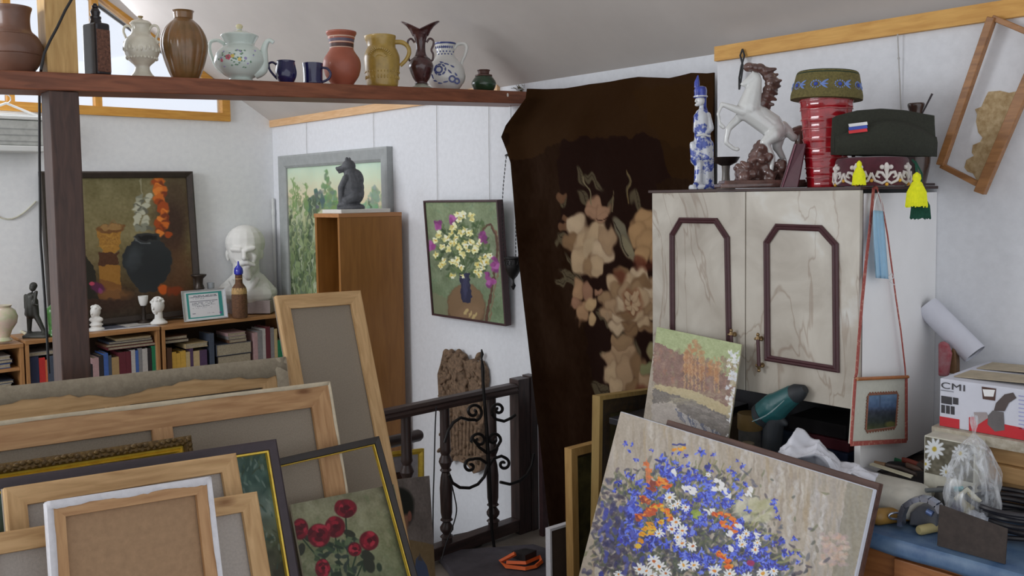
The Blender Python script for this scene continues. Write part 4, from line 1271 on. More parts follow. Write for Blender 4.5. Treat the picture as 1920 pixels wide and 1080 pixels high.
def handle(s, cx, base, pts, r, flat=1.0, n=10, dy=0.0):
    # smooth the handle path
    P = [Vector(((x - cx) * s, dy, (base - y) * s)) for x, y in pts]
    out = []
    for i in range(len(P) - 1):
        p0 = P[max(i - 1, 0)]; p1 = P[i]; p2 = P[i + 1]; p3 = P[min(i + 2, len(P) - 1)]
        for k in range(5):
            t = k / 5
            out.append(0.5 * ((2 * p1) + (p2 - p0) * t + (2 * p0 - 5 * p1 + 4 * p2 - p3) * t * t + (3 * p1 - p0 - 3 * p2 + p3) * t ** 3))
    out.append(P[-1])
    rr = [x * s for x in r] if isinstance(r, (list, tuple)) else r * s
    if isinstance(rr, list):
        n0 = len(rr); m = len(out)
        rr = [np.interp(i / (m - 1) * (n0 - 1), range(n0), rr) for i in range(m)]
    return B().tube(out, rr, n, flat=flat)


def spl(prof, k=5):
    """smooth a lathe profile (Catmull-Rom)"""
    out = []
    P = [Vector((a, b, 0)) for a, b in prof]
    for i in range(len(P) - 1):
        p0 = P[max(i - 1, 0)]; p1 = P[i]; p2 = P[i + 1]; p3 = P[min(i + 2, len(P) - 1)]
        for j in range(k):
            t = j / k
            v = 0.5 * ((2 * p1) + (p2 - p0) * t + (2 * p0 - 5 * p1 + 4 * p2 - p3) * t * t + (3 * p1 - p0 - 3 * p2 + p3) * t ** 3)
            out.append((max(v.x, .0005), v.y))
    out.append((prof[-1][0], prof[-1][1]))
    return out


brn = mat('brown_earthenware', S(104, 74, 60), .45, var=.12, scale=14, bump=.03, coat=.25)
r_, s = on_beam('earthenware_jug', 'large brown earthenware jug cut by the left edge, leftmost on the beam', 'jug', 29)
pr = spl(lp(s, 29, 130, [(30, 130), (33, 126), (42, 112), (49, 92), (48, 76), (40, 60), (31, 50), (29, 34), (30, 20), (33, 10), (33, 7)]))
obj('jug_body', B().lathe(jug_inner(pr, s), 48), brn, r_, smooth=True)
b = B()
for z, rr in ((96, 49.3), (60, 40.3)): b.lathe([((rr - 1) * s, (129 - z) * s), ((rr + .2) * s, (130 - z) * s), ((rr - 1) * s, (131 - z) * s)], 48)
obj('turned_ridge', b, brn, r_, smooth=True)

# tall black bottle, square with cut corners
blk = mat('black_lacquer', S(34, 31, 36), .35, var=.2, coat=.3)
r_, s = on_beam('square_bottle', 'tall square black bottle with turned stopper and a brown carved side panel', 'bottle', 184)
r_.rotation_euler = (0, 0, YAW + math.radians(-34)); bpy.context.view_layer.update()
b = B(); hw, hb = 24 * s, 19 * s
b.box((0, 0, 49 * s), (hw * 2 * .95, hb * 2 * .78, 98 * s))
o = obj('bottle_body', b, blk, r_, bevel=.008)
obj('carved_panel', B().box((hw * .952, 0, 46 * s), (0.002, hb * 1.4, 78 * s)), mat('carved_brown', S(104, 70, 56), .6, var=.5, scale=120, bump=.5), r_, bevel=.002)
obj('neck', B().lathe(lp(s, 184, 136, [(11, 39), (10, 34), (9, 30), (10, 28), (10, 25), (7, 24), (8, 20), (9, 16), (7, 12), (6, 10)]), 28), blk, r_, smooth=True)
obj('stopper', B().lathe(lp(s, 184, 136, [(4, 10), (6, 8), (6, 5), (3, 4), (4, 3), (3, 1), (1, 0)]), 24), blk, r_, smooth=True)

# white lidded urn with two handles
por = mat('cream_porcelain', S(202, 198, 182), .22, var=.05, scale=40, coat=.6, bump=.04)
r_, s = on_beam('lidded_urn', 'cream porcelain lidded urn with two small handles, beside the black bottle', 'urn', 268)
obj('urn_body', B().lathe(spl(lp(s, 268, 141, [(21, 141), (21, 137), (16, 131), (13, 124), (13, 119), (16, 115), (25, 106), (31, 92), (31, 80), (26, 68), (18, 60), (16, 50), (17, 43), (19, 40), (18, 38)])), 40), por, r_, smooth=True)
l_ = obj('lid', B().lathe(spl(lp(s, 268, 141, [(18.5, 39), (15, 35), (7, 33), (3, 30), (3, 28)])), 32), por, r_, smooth=True)
obj('lid_knob', B().lathe(lp(s, 268, 141, [(2, 32), (3, 29), (5, 27), (4, 25.5), (1, 25)]), 20), mat('worn_gold_knob', S(150, 130, 90), .4, metal=.3), l_, smooth=True)
for q_, sd in (((252, 50), -1), ((284, 50), 1)):
    f = lambda dx: 268 + sd * dx
    obj('handle', handle(s, 268, 141, [(f(15), 52), (f(21), 44), (f(29), 44), (f(33), 52), (f(30), 62), (f(27), 70), (f(32), 74), (f(27), 76)], 2.4), por, r_, smooth=True)
bb_ = B(); rr = random.Random(2)
for i in range(26):
    t = i * 6.283 / 26
    bb_.ell((30.5 * s * math.cos(t), 30.5 * s * math.sin(t), (141 - 88 + 2 * math.sin(t * 6)) * s), (2.6 * s, 2.6 * s, 5 * s), n=8, m=6)
    bb_.ell((26.5 * s * math.cos(t), 26.5 * s * math.sin(t), (141 - 104) * s), (2.2 * s, 2.2 * s, 3 * s), n=8, m=6)
obj('relief', bb_, por, r_, smooth=True)

# ribbed brown vase
rib = mat('amber_brown_glaze', S(128, 92, 58), .28, var=.14, scale=18, coat=.5, col2=S(104, 78, 42))
r_, s = on_beam('ribbed_vase', 'tall brown glazed vase with deep vertical ribs', 'vase', 348)
def ribm(t, z, r): return r * (1 + .055 * abs(math.cos(t * 7)) * min(1, max(0, z / (12 * s))) * min(1, max(0, (110 * s - z) / (16 * s))) - .02)
obj('vase_body', B().lathe(jug_inner(spl(lp(s, 348, 142.5, [(23, 142.5), (25, 138), (31, 122), (38, 98), (41, 78), (38, 60), (29, 42), (18, 31), (14, 27), (15, 22), (19, 16), (20, 14.5)])), s), 112, mod=ribm), rib, r_, smooth=True)

# teapot
tp = mat('pale_mint_porcelain', S(196, 208, 202), .2, var=.03, scale=14, coat=.6, bump=.01)
r_, s = on_beam('teapot', 'white porcelain teapot with painted flowers and a long curved spout', 'teapot', 452)
obj('pot_body', B().lathe(spl(lp(s, 452, 148, [(22, 148), (24, 145), (21, 141), (32, 134), (44, 120), (47, 108), (42, 94), (32, 84), (26, 79), (30, 70), (34, 63), (33, 61)])), 48), tp, r_, smooth=True)
l_ = obj('lid', B().lathe(spl(lp(s, 452, 148, [(34, 62), (28, 59), (14, 54), (6, 52), (4, 49)])), 40), tp, r_, smooth=True)
obj('lid_knob', B().lathe(spl(lp(s, 452, 148, [(3, 52), (5, 48), (6.5, 44), (4, 41), (1, 40)])), 24), mat('cream_knob', S(206, 198, 160), .3), l_, smooth=True)
obj('spout', handle(s, 452, 148, [(478, 132), (492, 124), (496, 105), (497, 88), (502, 75), (508, 71), (515, 75)], [11, 11, 8, 6.5, 5, 4, 4]), tp, r_, smooth=True)
obj('handle', handle(s, 452, 148, [(424, 78), (412, 70), (398, 72), (395, 86), (400, 104), (408, 120), (416, 128)], 3.2), tp, r_, smooth=True)
b = B(); rr = random.Random(11)
fl = {'pink': B(), 'yellow': B(), 'green': B(), 'lilac': B()}
def on_pot(x, y):
    zz = (148 - y) * s; R = np.interp(y, [84, 94, 108, 120, 134], [33, 42.5, 47.4, 44.5, 32.5]) * s
    xx = (x - 452) * s
    return Vector((xx, -math.sqrt(max(R * R - xx * xx, 1e-6)) - .0006, zz))
for x, y, r0, c in ((444, 108, 5.5, 'pink'), (452, 106, 4, 'yellow'), (464, 112, 4, 'yellow'), (431, 113, 3.4, 'pink'), (474, 110, 3, 'lilac')):
    for k in range(5):
        fl[c].ell(on_pot(x + math.cos(k * 1.26) * r0 * .5, y + math.sin(k * 1.26) * r0 * .5), (r0 * .5 * s, .0012, r0 * .45 * s), n=8, m=6)
for i in range(46):
    x = rr.gauss(455, 17); y = 108 + rr.uniform(-14, 18)
    if abs(x - 452) < 36 and 88 < y < 130: fl['green' if i % 4 else 'lilac'].ell(on_pot(x, y), (2.2 * s, .001, 1.5 * s), n=8, m=6)
for c, rgb in (('pink', (190, 84, 104)), ('yellow', (206, 184, 92)), ('green', (96, 128, 104)), ('lilac', (140, 130, 170))):
    obj('painted_flowers', fl[c], mat('enamel_' + c, S(*rgb), .3, coat=.5), r_, smooth=True)

# two cobalt mugs
cob = mat('cobalt_glaze', S(30, 30, 74), .15, var=.15, coat=.7, bump=.02)
r_, s = on_beam('mug', 'rounded cobalt blue mug with its handle to the left, beside the teapot spout', 'mug', 537, 3.15); r_['group'] = 'cobalt mugs on the beam'
obj('mug_body', B().lathe(jug_inner(spl(lp(s, 537, 150.5, [(13, 150.5), (14, 148), (18, 140), (19.5, 130), (18, 120), (16.5, 112), (17, 109)])), s, 1.2), 36), cob, r_, smooth=True)
obj('handle', handle(s, 537, 150.5, [(520, 116), (512, 111), (505, 114), (506, 124), (513, 134), (520, 142)], 2.2), cob, r_, smooth=True)
r_, s = on_beam('mug', 'straight cobalt blue mug with its handle to the right, left of the terracotta jug', 'mug', 587, 3.15); r_['group'] = 'cobalt mugs on the beam'
obj('mug_body', B().lathe(jug_inner(spl(lp(s, 587, 153, [(16, 153), (17.5, 151), (17.5, 140), (18, 125), (19, 114)])), s, 1.2), 36), cob, r_, smooth=True)
obj('handle', handle(s, 587, 153, [(604, 122), (614, 124), (620, 133), (616, 143), (604, 149)], 2.3), cob, r_, smooth=True)

# terracotta jug with bands
ter = mat('terracotta', S(150, 82, 62), .5, var=.1, scale=14, coat=.2)
r_, s = on_beam('terracotta_jug', 'terracotta jug with grey and dark painted neck bands', 'jug', 642)
PT = spl(lp(s, 642, 157.5, [(20, 157.5), (22, 152), (31, 138), (35, 120), (33, 107), (26, 96), (22, 88), (23, 74), (25, 66), (28, 60), (28, 57)]))
obj('jug_body', B().lathe(jug_inner(PT, s), 44), ter, r_, smooth=True)
for (ya, yb_, c, nm) in ((69, 76, (92, 84, 100), 'slate_band'), (80, 86, (70, 44, 40), 'dark_band'), (66.5, 68, (200, 170, 150), 'pale_band'), (77, 78.4, (200, 170, 150), 'pale_band'), (86.6, 87.6, (200, 170, 150), 'pale_band')):
    R0 = np.interp((157.5 - (ya + yb_) / 2) * s, [p[1] for p in PT], [p[0] for p in PT])
    Ra = np.interp((157.5 - ya) * s, [p[1] for p in PT], [p[0] for p in PT]); Rb = np.interp((157.5 - yb_) * s, [p[1] for p in PT], [p[0] for p in PT])
    obj('painted_band', B().lathe([(Rb + .0002, (157.5 - yb_) * s), (Rb + .0007, (157.3 - yb_) * s), (Ra + .0007, (157.7 - ya) * s), (Ra + .0002, (157.5 - ya) * s)], 44), mat(nm + '_glaze', S(*c), .5), r_, smooth=True)

# mustard relief pitcher
mus = mat('mustard_glaze', S(164, 136, 66), .32, var=.14, scale=26, coat=.4, bump=.06)
r_, s = on_beam('pitcher', 'mustard yellow pitcher with leaf relief and handle on the right', 'pitcher', 717)
def spm(t, z, r):
    d = math.cos(t - math.pi)
    return r * (1 + .2 * max(0, d) ** 8 * min(1, max(0, (z - 76 * s) / (14 * s))))
obj('pitcher_body', B().lathe(jug_inner(spl(lp(s, 717, 161.5, [(27, 161.5), (29, 157), (31, 140), (33, 118), (33, 104), (29, 92), (26, 86), (26, 74), (27, 67), (27, 65.5)])), s), 56, mod=spm), mus, r_, smooth=True)
obj('handle', handle(s, 717, 161.5, [(742, 77), (756, 78), (766, 86), (768, 98), (762, 110), (751, 121)], [4.5, 4.5, 4, 4, 3.6, 3.4]), mus, r_, smooth=True)
b = B()
for i in range(15):
    a = -1.15 + i * .165
    for rr_, L in ((10, 9), (20, 7)):
        x = 717 + math.sin(a) * rr_ * 1.05; y = 112 - math.cos(a) * rr_ * 1.0
        R = 33.2 * s; xx = (x - 717) * s
        b.ell((xx, -math.sqrt(max(R * R - xx * xx, 1e-6)), (161.5 - y) * s), (1.6 * s, 1.3 * s, L * .5 * s), R=Matrix.Rotation(a, 3, 'Y'), n=8, m=6)
for i in range(34):
    t = i * 6.283 / 34; b.ell((30.6 * s * math.cos(t), 30.6 * s * math.sin(t), 18 * s), (1.5 * s, 1.5 * s, 3.4 * s), n=8, m=6)
    b.ell((31.6 * s * math.cos(t), 31.6 * s * math.sin(t), 28 * s), (1.2 * s, 1.2 * s, 2 * s), n=6, m=4)
obj('leaf_relief', b, mus, r_, smooth=True)

# dark ewer with split flaring mouth
ew = mat('oxblood_glaze', S(66, 38, 38), .2, var=.3, scale=60, coat=.7, bump=.05)
r_, s = on_beam('ewer', 'dark oxblood ewer with two-lobed flaring mouth and small handles', 'ewer', 790, 3.14)
def lob(t, z, r): return r
prof = spl(lp(s, 790, 161, [(14, 153), (11, 150), (16, 142), (22, 127), (23, 118), (19, 108), (12, 101), (9, 92), (9, 80), (11, 70), (14, 62)]))
b = B(); b.lathe(prof, 40)
obj('ewer_body', b, ew, r_, smooth=True)
b = B(); n = 48
rings = [(14, 64, 0), (15, 62, 0), (18, 56, .25), (23, 50, .6), (30, 45, 1.0), (32, 44, 1.1)]
vs = []
for rr, y, k in rings:
    for i in range(n):
        t = 6.2832 * i / n
        c2 = math.cos(2 * t)
        R = rr * (1 + k * .12 * c2) * (1 if abs(math.cos(t)) > .0 else 1)
        dz = k * (6 * abs(math.cos(t)) ** 1.5 - 9 * (1 - abs(math.cos(t))))
        vs.append((R * math.cos(t) * s, R * .55 * math.sin(t) * s, (161 - y + dz) * s))
fs = [(i * n + j, i * n + (j + 1) % n, (i + 1) * n + (j + 1) % n, (i + 1) * n + j) for i in range(len(rings) - 1) for j in range(n)]
b.add(vs, fs); obj('flared_mouth', b, ew, r_, smooth=True, solid=.004)
obj('foot', B().lathe(lp(s, 790, 161, [(20, 161), (19, 159), (13, 156), (10, 152)]), 32), mat('grey_green_foot', S(150, 152, 138), .4, coat=.4), r_, smooth=True)
for sd in (-1, 1):
    f = lambda dx: 790 + sd * dx
    obj('handle', handle(s, 790, 161, [(f(11), 76), (f(17), 69), (f(23), 72), (f(24), 80), (f(20), 90), (f(23), 98), (f(22), 108), (f(18), 110)], 2.0), ew, r_, smooth=True)

# white and blue jug
wb = mat('white_glaze', S(204, 204, 200), .22, var=.04, coat=.6, bump=.01)
r_, s = on_beam('painted_jug', 'white jug painted with cobalt roses, handle on the right', 'jug', 836, 3.195)
PJ = spl(lp(s, 836, 163, [(23, 163), (25, 160), (34, 148), (37, 135), (33, 118), (23, 106), (17, 97), (17, 88), (19, 78), (20, 75)]))
obj('jug_body', B().lathe(jug_inner(PJ, s, 1.4), 44), wb, r_, smooth=True)
obj('handle', handle(s, 836, 163, [(852, 86), (858, 78), (870, 76), (876, 82), (873, 96), (866, 112), (868, 128)], [3, 3.4, 3.4, 3.4, 3, 3, 2.6]), wb, r_, smooth=True)
cb = mat('cobalt_brush', S(50, 62, 120), .3, coat=.5)
b = B(); rr = random.Random(5)
zs = [p[1] for p in PJ]; rs = [p[0] for p in PJ]
def onj(x, y, out=.0006):
    z = (163 - y) * s; R = np.interp(z, zs, rs) + out; xx = (x - 836) * s
    return Vector((xx, -math.sqrt(max(R * R - xx * xx, 1e-7)), z))
def stroke(x, y, L, w_, a):
    b.ell(onj(x, y), (L * s, .0011, w_ * s), R=Matrix.Rotation(a, 3, 'Y'), n=8, m=6)
for (x, y, R) in ((828, 128, 10), (826, 128, 6), (850, 145, 5), (858, 148, 4)):
    for k in range(8):
        t = k * .785
        if abs(x + math.cos(t) * R - 836) < 34: stroke(x + math.cos(t) * R, y + math.sin(t) * R * .95, 4, 1.7, t + 1.57)
for k in range(11): stroke(822 + k * 2.9, 92 + (k % 2) * 5, 1.6, 1.6, 0)
for k in range(9): stroke(820 + k * 3.6, 84, 2, 2.6, 0)
for (x, y, a) in ((832, 115, .3), (840, 118, .3), (850, 122, .4), (820, 148, .1), (828, 152, 0), (838, 150, -.2), (846, 132, .8), (814, 140, 1.2), (856, 136, .8)): stroke(x, y, 5, 1.6, a)
obj('blue_painting', b, cb, r_, smooth=True)
obj('rim_band', B().lathe([(19.6 * s, 85 * s), (20.3 * s, 86.5 * s), (20.3 * s, 88.1 * s), (19 * s, 88.1 * s)], 40), cb, r_, smooth=True)

# squat green pot
r_, s = on_beam('green_pot', 'squat dark green pot with brown rim at the right end of the beam', 'pot', 907)
obj('pot_body', B().lathe(spl(lp(s, 907, 167.5, [(15, 167.5), (19, 164), (23, 155), (22, 148), (17, 141), (14, 138)])), 36), mat('bottle_green_glaze', S(38, 62, 42), .2, var=.3, coat=.6), r_, smooth=True)
obj('rim', B().lathe(jug_inner(lp(s, 907, 167.5, [(16, 139), (16, 136.5), (10, 135), (9, 131), (12, 128.5), (12, 127)]), s * .5), 32), mat('brown_rim', S(86, 58, 50), .5), r_, smooth=True)

# dried grass at the beam's end
r_, s = on_beam('dried_grass', 'small tuft of dried grass lying at the right end of the beam', 'dried plant', 984)
b = B(); rr = random.Random(9)
for i in range(60):
    x0 = rr.uniform(-12, 14); t = rr.uniform(-.5, 3.0)
    b.tube([(x0 * s, rr.uniform(-.01, .01), .002), ((x0 + math.cos(t) * 6) * s, rr.uniform(-.015, .015), (5 + math.sin(t) * 5 + rr.random() * 4) * s), ((x0 + math.cos(t) * 15) * s, rr.uniform(-.02, .02), (8 + math.sin(t) * 9) * s)], .0012, 4)
obj('grass_blades', b, mat('dry_grass', S(98, 88, 60), .9, var=.4), r_)

# cable passing the king post and hanging down behind the beam
P = [on_y(137, -6, 3.08), on_y(122, 20, 3.08), on_y(108, 50, 3.08), on_y(94, 76, 3.08), on_y(83, 100, 3.08), on_y(78, 128, 3.08), on_y(74, 150, 3.29), on_y(74, 300, 3.29), on_y(76, 450, 3.29), on_y(84, 560, 3.29), on_y(92, 700, 3.29)]
P[5].y = 3.085
o = obj('black_cable', B().tube(P, .0042, 8), mat('black_rubber', S(30, 30, 32), .5), smooth=True); tag(o, 'black cable running down past the beam beside the dark post', 'cable')

bpy.context.view_layer.update()
# ================================================================== HANGING STRINGS, LAMP, RUG
strm = mat('pale_string', S(168, 166, 164), .9)
for px_, y1 in ((574, 288), (700, 284), (819, 376), (917, 378)):
    a = on_x(px_, 215, 2.944)
    c = on_x(px_ + 1, y1, 2.944)
    o = obj('hanging_string', B().tube([(2.944, a.y, ZE - .02), (2.944, (a.y + c.y) / 2 + .002, (ZE + c.z) / 2), (2.944, c.y, c.z)], .0014, 5), strm)
    tag(o, {574: 'thin string hanging above the left part of the grey frame', 700: 'thin string hanging above the right part of the grey frame', 819: 'left string holding the daisy painting', 917: 'right string holding the daisy painting'}[px_], 'string', 'picture strings on the side wall')

# hanging icon lamp
YL = 3.15
pt_ = on_y(959, 290, YL)
iron = mat('black_iron', S(34, 32, 32), .45, metal=.5, var=.2)
lamp = thing('hanging_icon_lamp', 'small dark metal icon lamp hanging on thin chains beside the rug', 'lamp', (pt_.x, YL, on_y(962, 520, YL).z)); bpy.context.view_layer.update()
s = depth(pt_) / F
zt = on_y(960, 292, YL).z; zbw = on_y(962, 484, YL).z
zr = beam_top(pt_.x) - BH
obj('string', B().tube([(pt_.x, YL, zr - .001), (pt_.x, YL, zt + .02)], .001, 5), iron, lamp, world=True)
obj('top_cap', B().lathe([(13 * s, 0), (12 * s, 3 * s), (5 * s, 6 * s), (3 * s, 12 * s), (2 * s, 20 * s)], 20, c=(pt_.x, YL, zt - .002)), iron, lamp, world=True, smooth=True)
for k in range(3):
    a = k * 2.094 + .5
    p0 = Vector((pt_.x + 10 * s * math.cos(a), YL + 10 * s * math.sin(a), zt)); p1 = Vector((pt_.x + 16 * s * math.cos(a), YL + 16 * s * math.sin(a), zbw))
    b = B(); n = 26
    for i in range(n):
        q0 = p0.lerp(p1, i / n); q1 = p0.lerp(p1, (i + .78) / n)
        off = Vector((.0022, 0, 0)) if i % 2 else Vector((0, .0022, 0))
        sag = 6 * s * math.sin(math.pi * i / n)
        q0 = q0 + Vector((sag * math.cos(a), sag * math.sin(a), 0)); q1 = q1 + Vector((sag * math.cos(a), sag * math.sin(a), 0))
        b.tube([q0, q0.lerp(q1, .3) + off, q0.lerp(q1, .7) + off, q1, q0.lerp(q1, .7) - off, q0.lerp(q1, .3) - off], .0015, 4, closed=True)
    obj('chain', b, iron, lamp, world=True)
obj('bowl', B().lathe([(1.5 * s, -60 * s), (5 * s, -52 * s), (1.8 * s, -46 * s), (2 * s, -40 * s), (8 * s, -34 * s), (15 * s, -22 * s), (16.5 * s, -12 * s), (15 * s, -2 * s), (17 * s, 0), (17 * s, 2 * s), (14 * s, 1 * s)], 28, c=(pt_.x, YL, zbw)), iron, lamp, world=True, smooth=True)
b = B()
for i in range(16):
    a = i * .3927
    c = Vector((pt_.x + 16.4 * s * math.cos(a), YL + 16.4 * s * math.sin(a), zbw - 8 * s))
    b.tube([c + Vector((math.cos(t) * 3 * s * -math.sin(a), math.cos(t) * 3 * s * math.cos(a), math.sin(t) * 5 * s)) for t in [k * .785 for k in range(8)]], .0012, 4, closed=True)
obj('openwork', b, iron, lamp, world=True)

# --- the rug hung over the wall
LE = [(168, 1007), (190, 1004), (215, 985), (240, 966), (262, 957), (285, 966), (310, 974), (380, 979), (440, 983), (500, 988), (560, 994), (640, 1003), (720, 1012), (850, 1028), (1000, 1044), (1200, 1060)]
XRG = 2.835
ne, me_ = 330, 420
ztop_px = [(1007, 168), (1060, 166), (1110, 158), (1160, 152), (1205, 145), (1260, 147), (1300, 137), (1330, 138)]
pl_ = [on_x(x, y, XRG) for y, x in LE]
zl_ = [p.z for p in pl_][::-1]; yl_ = [p.y for p in pl_][::-1]
ptp = [on_x(x, y, XRG) for x, y in ztop_px]
ytp = [p.y for p in ptp][::-1]; ztp = [p.z for p in ptp][::-1]
YRr = YR + .012
P3 = np.zeros((me_, ne, 3))
for j in range(me_):
    v = j / (me_ - 1)
    for i in range(ne):
        u = i / (ne - 1)
        # height profile along the top, then straight down
        yl = np.interp(2.13 * (1 - v) + .03 * v, zl_, yl_)
        y = yl + (YRr - yl) * u
        zt_ = np.interp(y, ytp, ztp)
        z = zt_ * (1 - v) + .03 * v
        fold = .016 * math.sin(u * 17 + .8) * (0.25 + .75 * v) + .012 * math.sin(u * 7.3 + v * 1.2) + .007 * math.sin(u * 31 + v * 3) * (.4 + .6 * math.sin(v * 3))
        curl = .05 * math.exp(-(u / .05) ** 2)
        P3[j, i] = (XRG - .012 + fold * .9 - curl, y, z)
pt = Paint(P3, (40, 25, 15), 17)
pt.X += (vnoise(pt.X.shape, (34, 44), 91) - .5) * 13; pt.Y += (vnoise(pt.X.shape, (34, 44), 92) - .5) * 13
pt.noise(4, (14, 18), 1); pt.noise(3, (90, 90), 2)
pt.poly([(950, 160), (1340, 130), (1340, 300), (1235, 262), (1200, 246), (1180, 262), (1050, 262), (1000, 300), (950, 300)], (60, 40, 22), .7)
pt.noise(4, (6, 8), 6)
# darker field beneath the plain border, wine tint at the foot
pt.poly([(1050, 262), (1150, 256), (1180, 262), (1200, 246), (1235, 262), (1262, 330), (1232, 345), (1232, 760), (1120, 760), (1090, 560), (1050, 420)], (34, 20, 17), .75)
pt.poly([(1190, 170), (1330, 150), (1334, 340), (1262, 330), (1240, 270)], (56, 36, 16), .6)
cre = [(140, 116, 90), (126, 102, 76), (154, 132, 104), (110, 86, 62), (162, 142, 116)]


def petal(x, y, rx, ry, a, c=None):
    c = c or pt.r.choice(cre)
    pt.ell(x + math.sin(a), y + 1.5, rx * 1.06, ry * 1.06, (70, 48, 36), a, .3, .45)
    pt.ell(x, y, rx, ry, c, a, .3)
    pt.ell(x - rx * .1, y - ry * .25, rx * .7, ry * .4, [min(255, q * 1.12) for q in c], a, .9, .45)


def peony(cx, cy, R, n=3, core=(124, 78, 56), sc=1.0):
    for ring in range(n, 0, -1):
        k = 5 + ring * 2
        for i in range(k):
            t = 6.283 * i / k + ring * .5 + pt.r.uniform(-.15, .15)
            rr = R * ring / n * .72
            petal(cx + rr * math.cos(t), cy + rr * math.sin(t) * 1.08, R * .34, R * .25, t + pt.r.uniform(-.3, .3), cre[(i + ring) % 5])
    pt.ell(cx, cy, R * .3, R * .34, core, 0, .5, .9)
    for i in range(8):
        t = i * .785; petal(cx + R * .16 * math.cos(t), cy + R * .2 * math.sin(t), R * .12, R * .09, t, (156, 132, 104))


# leaves
def leaf(x0, y0, x1, y1, w_, c=(84, 76, 58)):
    cx, cy = (x0 + x1) / 2, (y0 + y1) / 2; L = math.hypot(x1 - x0, y1 - y0) / 2; a = math.atan2(y1 - y0, x1 - x0)
    pt.ell(cx, cy, L, w_, c, a, .3, .85); pt.seg(x0, y0, x1, y1, 1.2, (40, 30, 24), .8)
    for k in range(5):
        t = k / 5; pt.seg(x0 + (x1 - x0) * t, y0 + (y1 - y0) * t, x0 + (x1 - x0) * (t + .18) + w_ * .8 * math.sin(a), y0 + (y1 - y0) * (t + .18) - w_ * .8 * math.cos(a), 1, (50, 40, 30), .6)


for l in ((1048, 365, 1058, 388, 8), (1085, 310, 1100, 350, 6), (1100, 325, 1128, 360, 7), (1085, 360, 1104, 380, 8), (1045, 440, 1075, 470, 10), (1050, 505, 1085, 535, 8), (1040, 525, 1070, 528, 6), (1060, 480, 1090, 530, 4),
          (1176, 320, 1182, 370, 3), (1150, 370, 1146, 400, 5), (1190, 358, 1200, 400, 8), (1120, 580, 1148, 612, 9), (1128, 660, 1140, 672, 6), (1110, 720, 1140, 740, 9), (1150, 600, 1172, 640, 10), (1190, 640, 1200, 700, 9), (1100, 590, 1118, 600, 6)):
    leaf(*l)
for x, y in ((1050, 372), (1062, 410), (1058, 428)): petal(x, y, 8, 9, 1.2, (92, 66, 48))
# big drooping bloom left
for (x, y, rx, ry, a) in ((1082, 425, 20, 24, .3), (1076, 455, 22, 18, -.2), (1100, 462, 20, 34, .2), (1090, 490, 20, 26, 0), (1120, 440, 20, 30, .4), (1108, 500, 18, 22, .3), (1130, 470, 22, 24, -.4), (1120, 500, 14, 18, 0), (1140, 452, 14, 24, -.2)):
    petal(x, y, rx, ry, a)
for (x, y, rx, ry, a) in ((1116, 385, 18, 16, .5), (1128, 400, 14, 20, .9), (1108, 395, 12, 14, 0), (1132, 410, 8, 12, .2)): petal(x, y, rx, ry, a, (134, 104, 82))
pt.path([(1118, 408), (1128, 416), (1140, 412)], 2, (60, 36, 30)); pt.ell(1106, 462, 9, 18, (160, 140, 112), .2, .5, .8)
pt.seg(1148, 360, 1150, 398, 2, (110, 96, 72)); pt.seg(1098, 330, 1110, 378, 2.4, (110, 100, 76)); pt.seg(1176, 320, 1184, 380, 1.8, (110, 92, 60))
# right upper bloom
for (x, y, rx, ry, a) in ((1205, 412, 18, 20, 0), (1222, 425, 18, 16, .4), (1196, 440, 16, 22, .2), (1216, 452, 18, 20, 0), (1205, 478, 14, 20, .1), (1232, 470, 14, 24, 0), (1240, 440, 16, 18, 0)): petal(x, y, rx, ry, a, (146, 116, 82))
petal(1165, 440, 12, 32, -.4, (98, 92, 76)); petal(1180, 470, 10, 26, -.5, (112, 104, 82)); pt.path([(1150, 420), (1164, 450), (1176, 478)], 2, (44, 36, 30))
# central great peony
peony(1188, 566, 62, 3, (112, 70, 50))
# small side flower
for (x, y, rx, ry, a) in ((1082, 545, 9, 20, .1), (1098, 550, 9, 18, -.2), (1092, 585, 8, 22, 0), (1106, 570, 12, 16, .6), (1108, 598, 8, 14, .1), (1080, 570, 8, 12, .1), (1118, 548, 8, 6, .2)): petal(x, y, rx, ry, a, pt.r.choice([(142, 112, 84), (128, 96, 76), (158, 132, 98)]))
# lower bloom
for (x, y, rx, ry, a) in ((1150, 672, 20, 16, .2), (1170, 660, 22, 20, 0), (1144, 700, 16, 24, .2), (1172, 700, 16, 36, .05), (1196, 690, 14, 30, -.1), (1156, 725, 12, 20, .1), (1190, 730, 16, 18, 0), (1210, 710, 12, 24, .2), (1168, 640, 20, 12, 0)): petal(x, y, rx, ry, a)
petal(1216, 690, 12, 14, .2, (110, 110, 78)); petal(1222, 660, 10, 14, 0, (120, 112, 80))
# autumn-red accents
for (x, y) in ((1212, 500), (1165, 520), (1200, 492), (1206, 730), (1232, 495)): pt.ell(x, y, 11, 12, (86, 44, 32), 0, .8, .7)
P3r = P3
pt.C *= np.where(pt.C.mean(-1, keepdims=True) < 50, .88, 1.0)
rug = sheet('hanging_rug', P3r, pt.flat(1.2), vcol('plush_rug', .95, bump=.6, spec=.02, sheen=.0), None, thick=.008)
rug.name = 'hanging_rug'
tag(rug, 'dark brown plush rug with large cream peonies, hung over the side wall', 'rug')

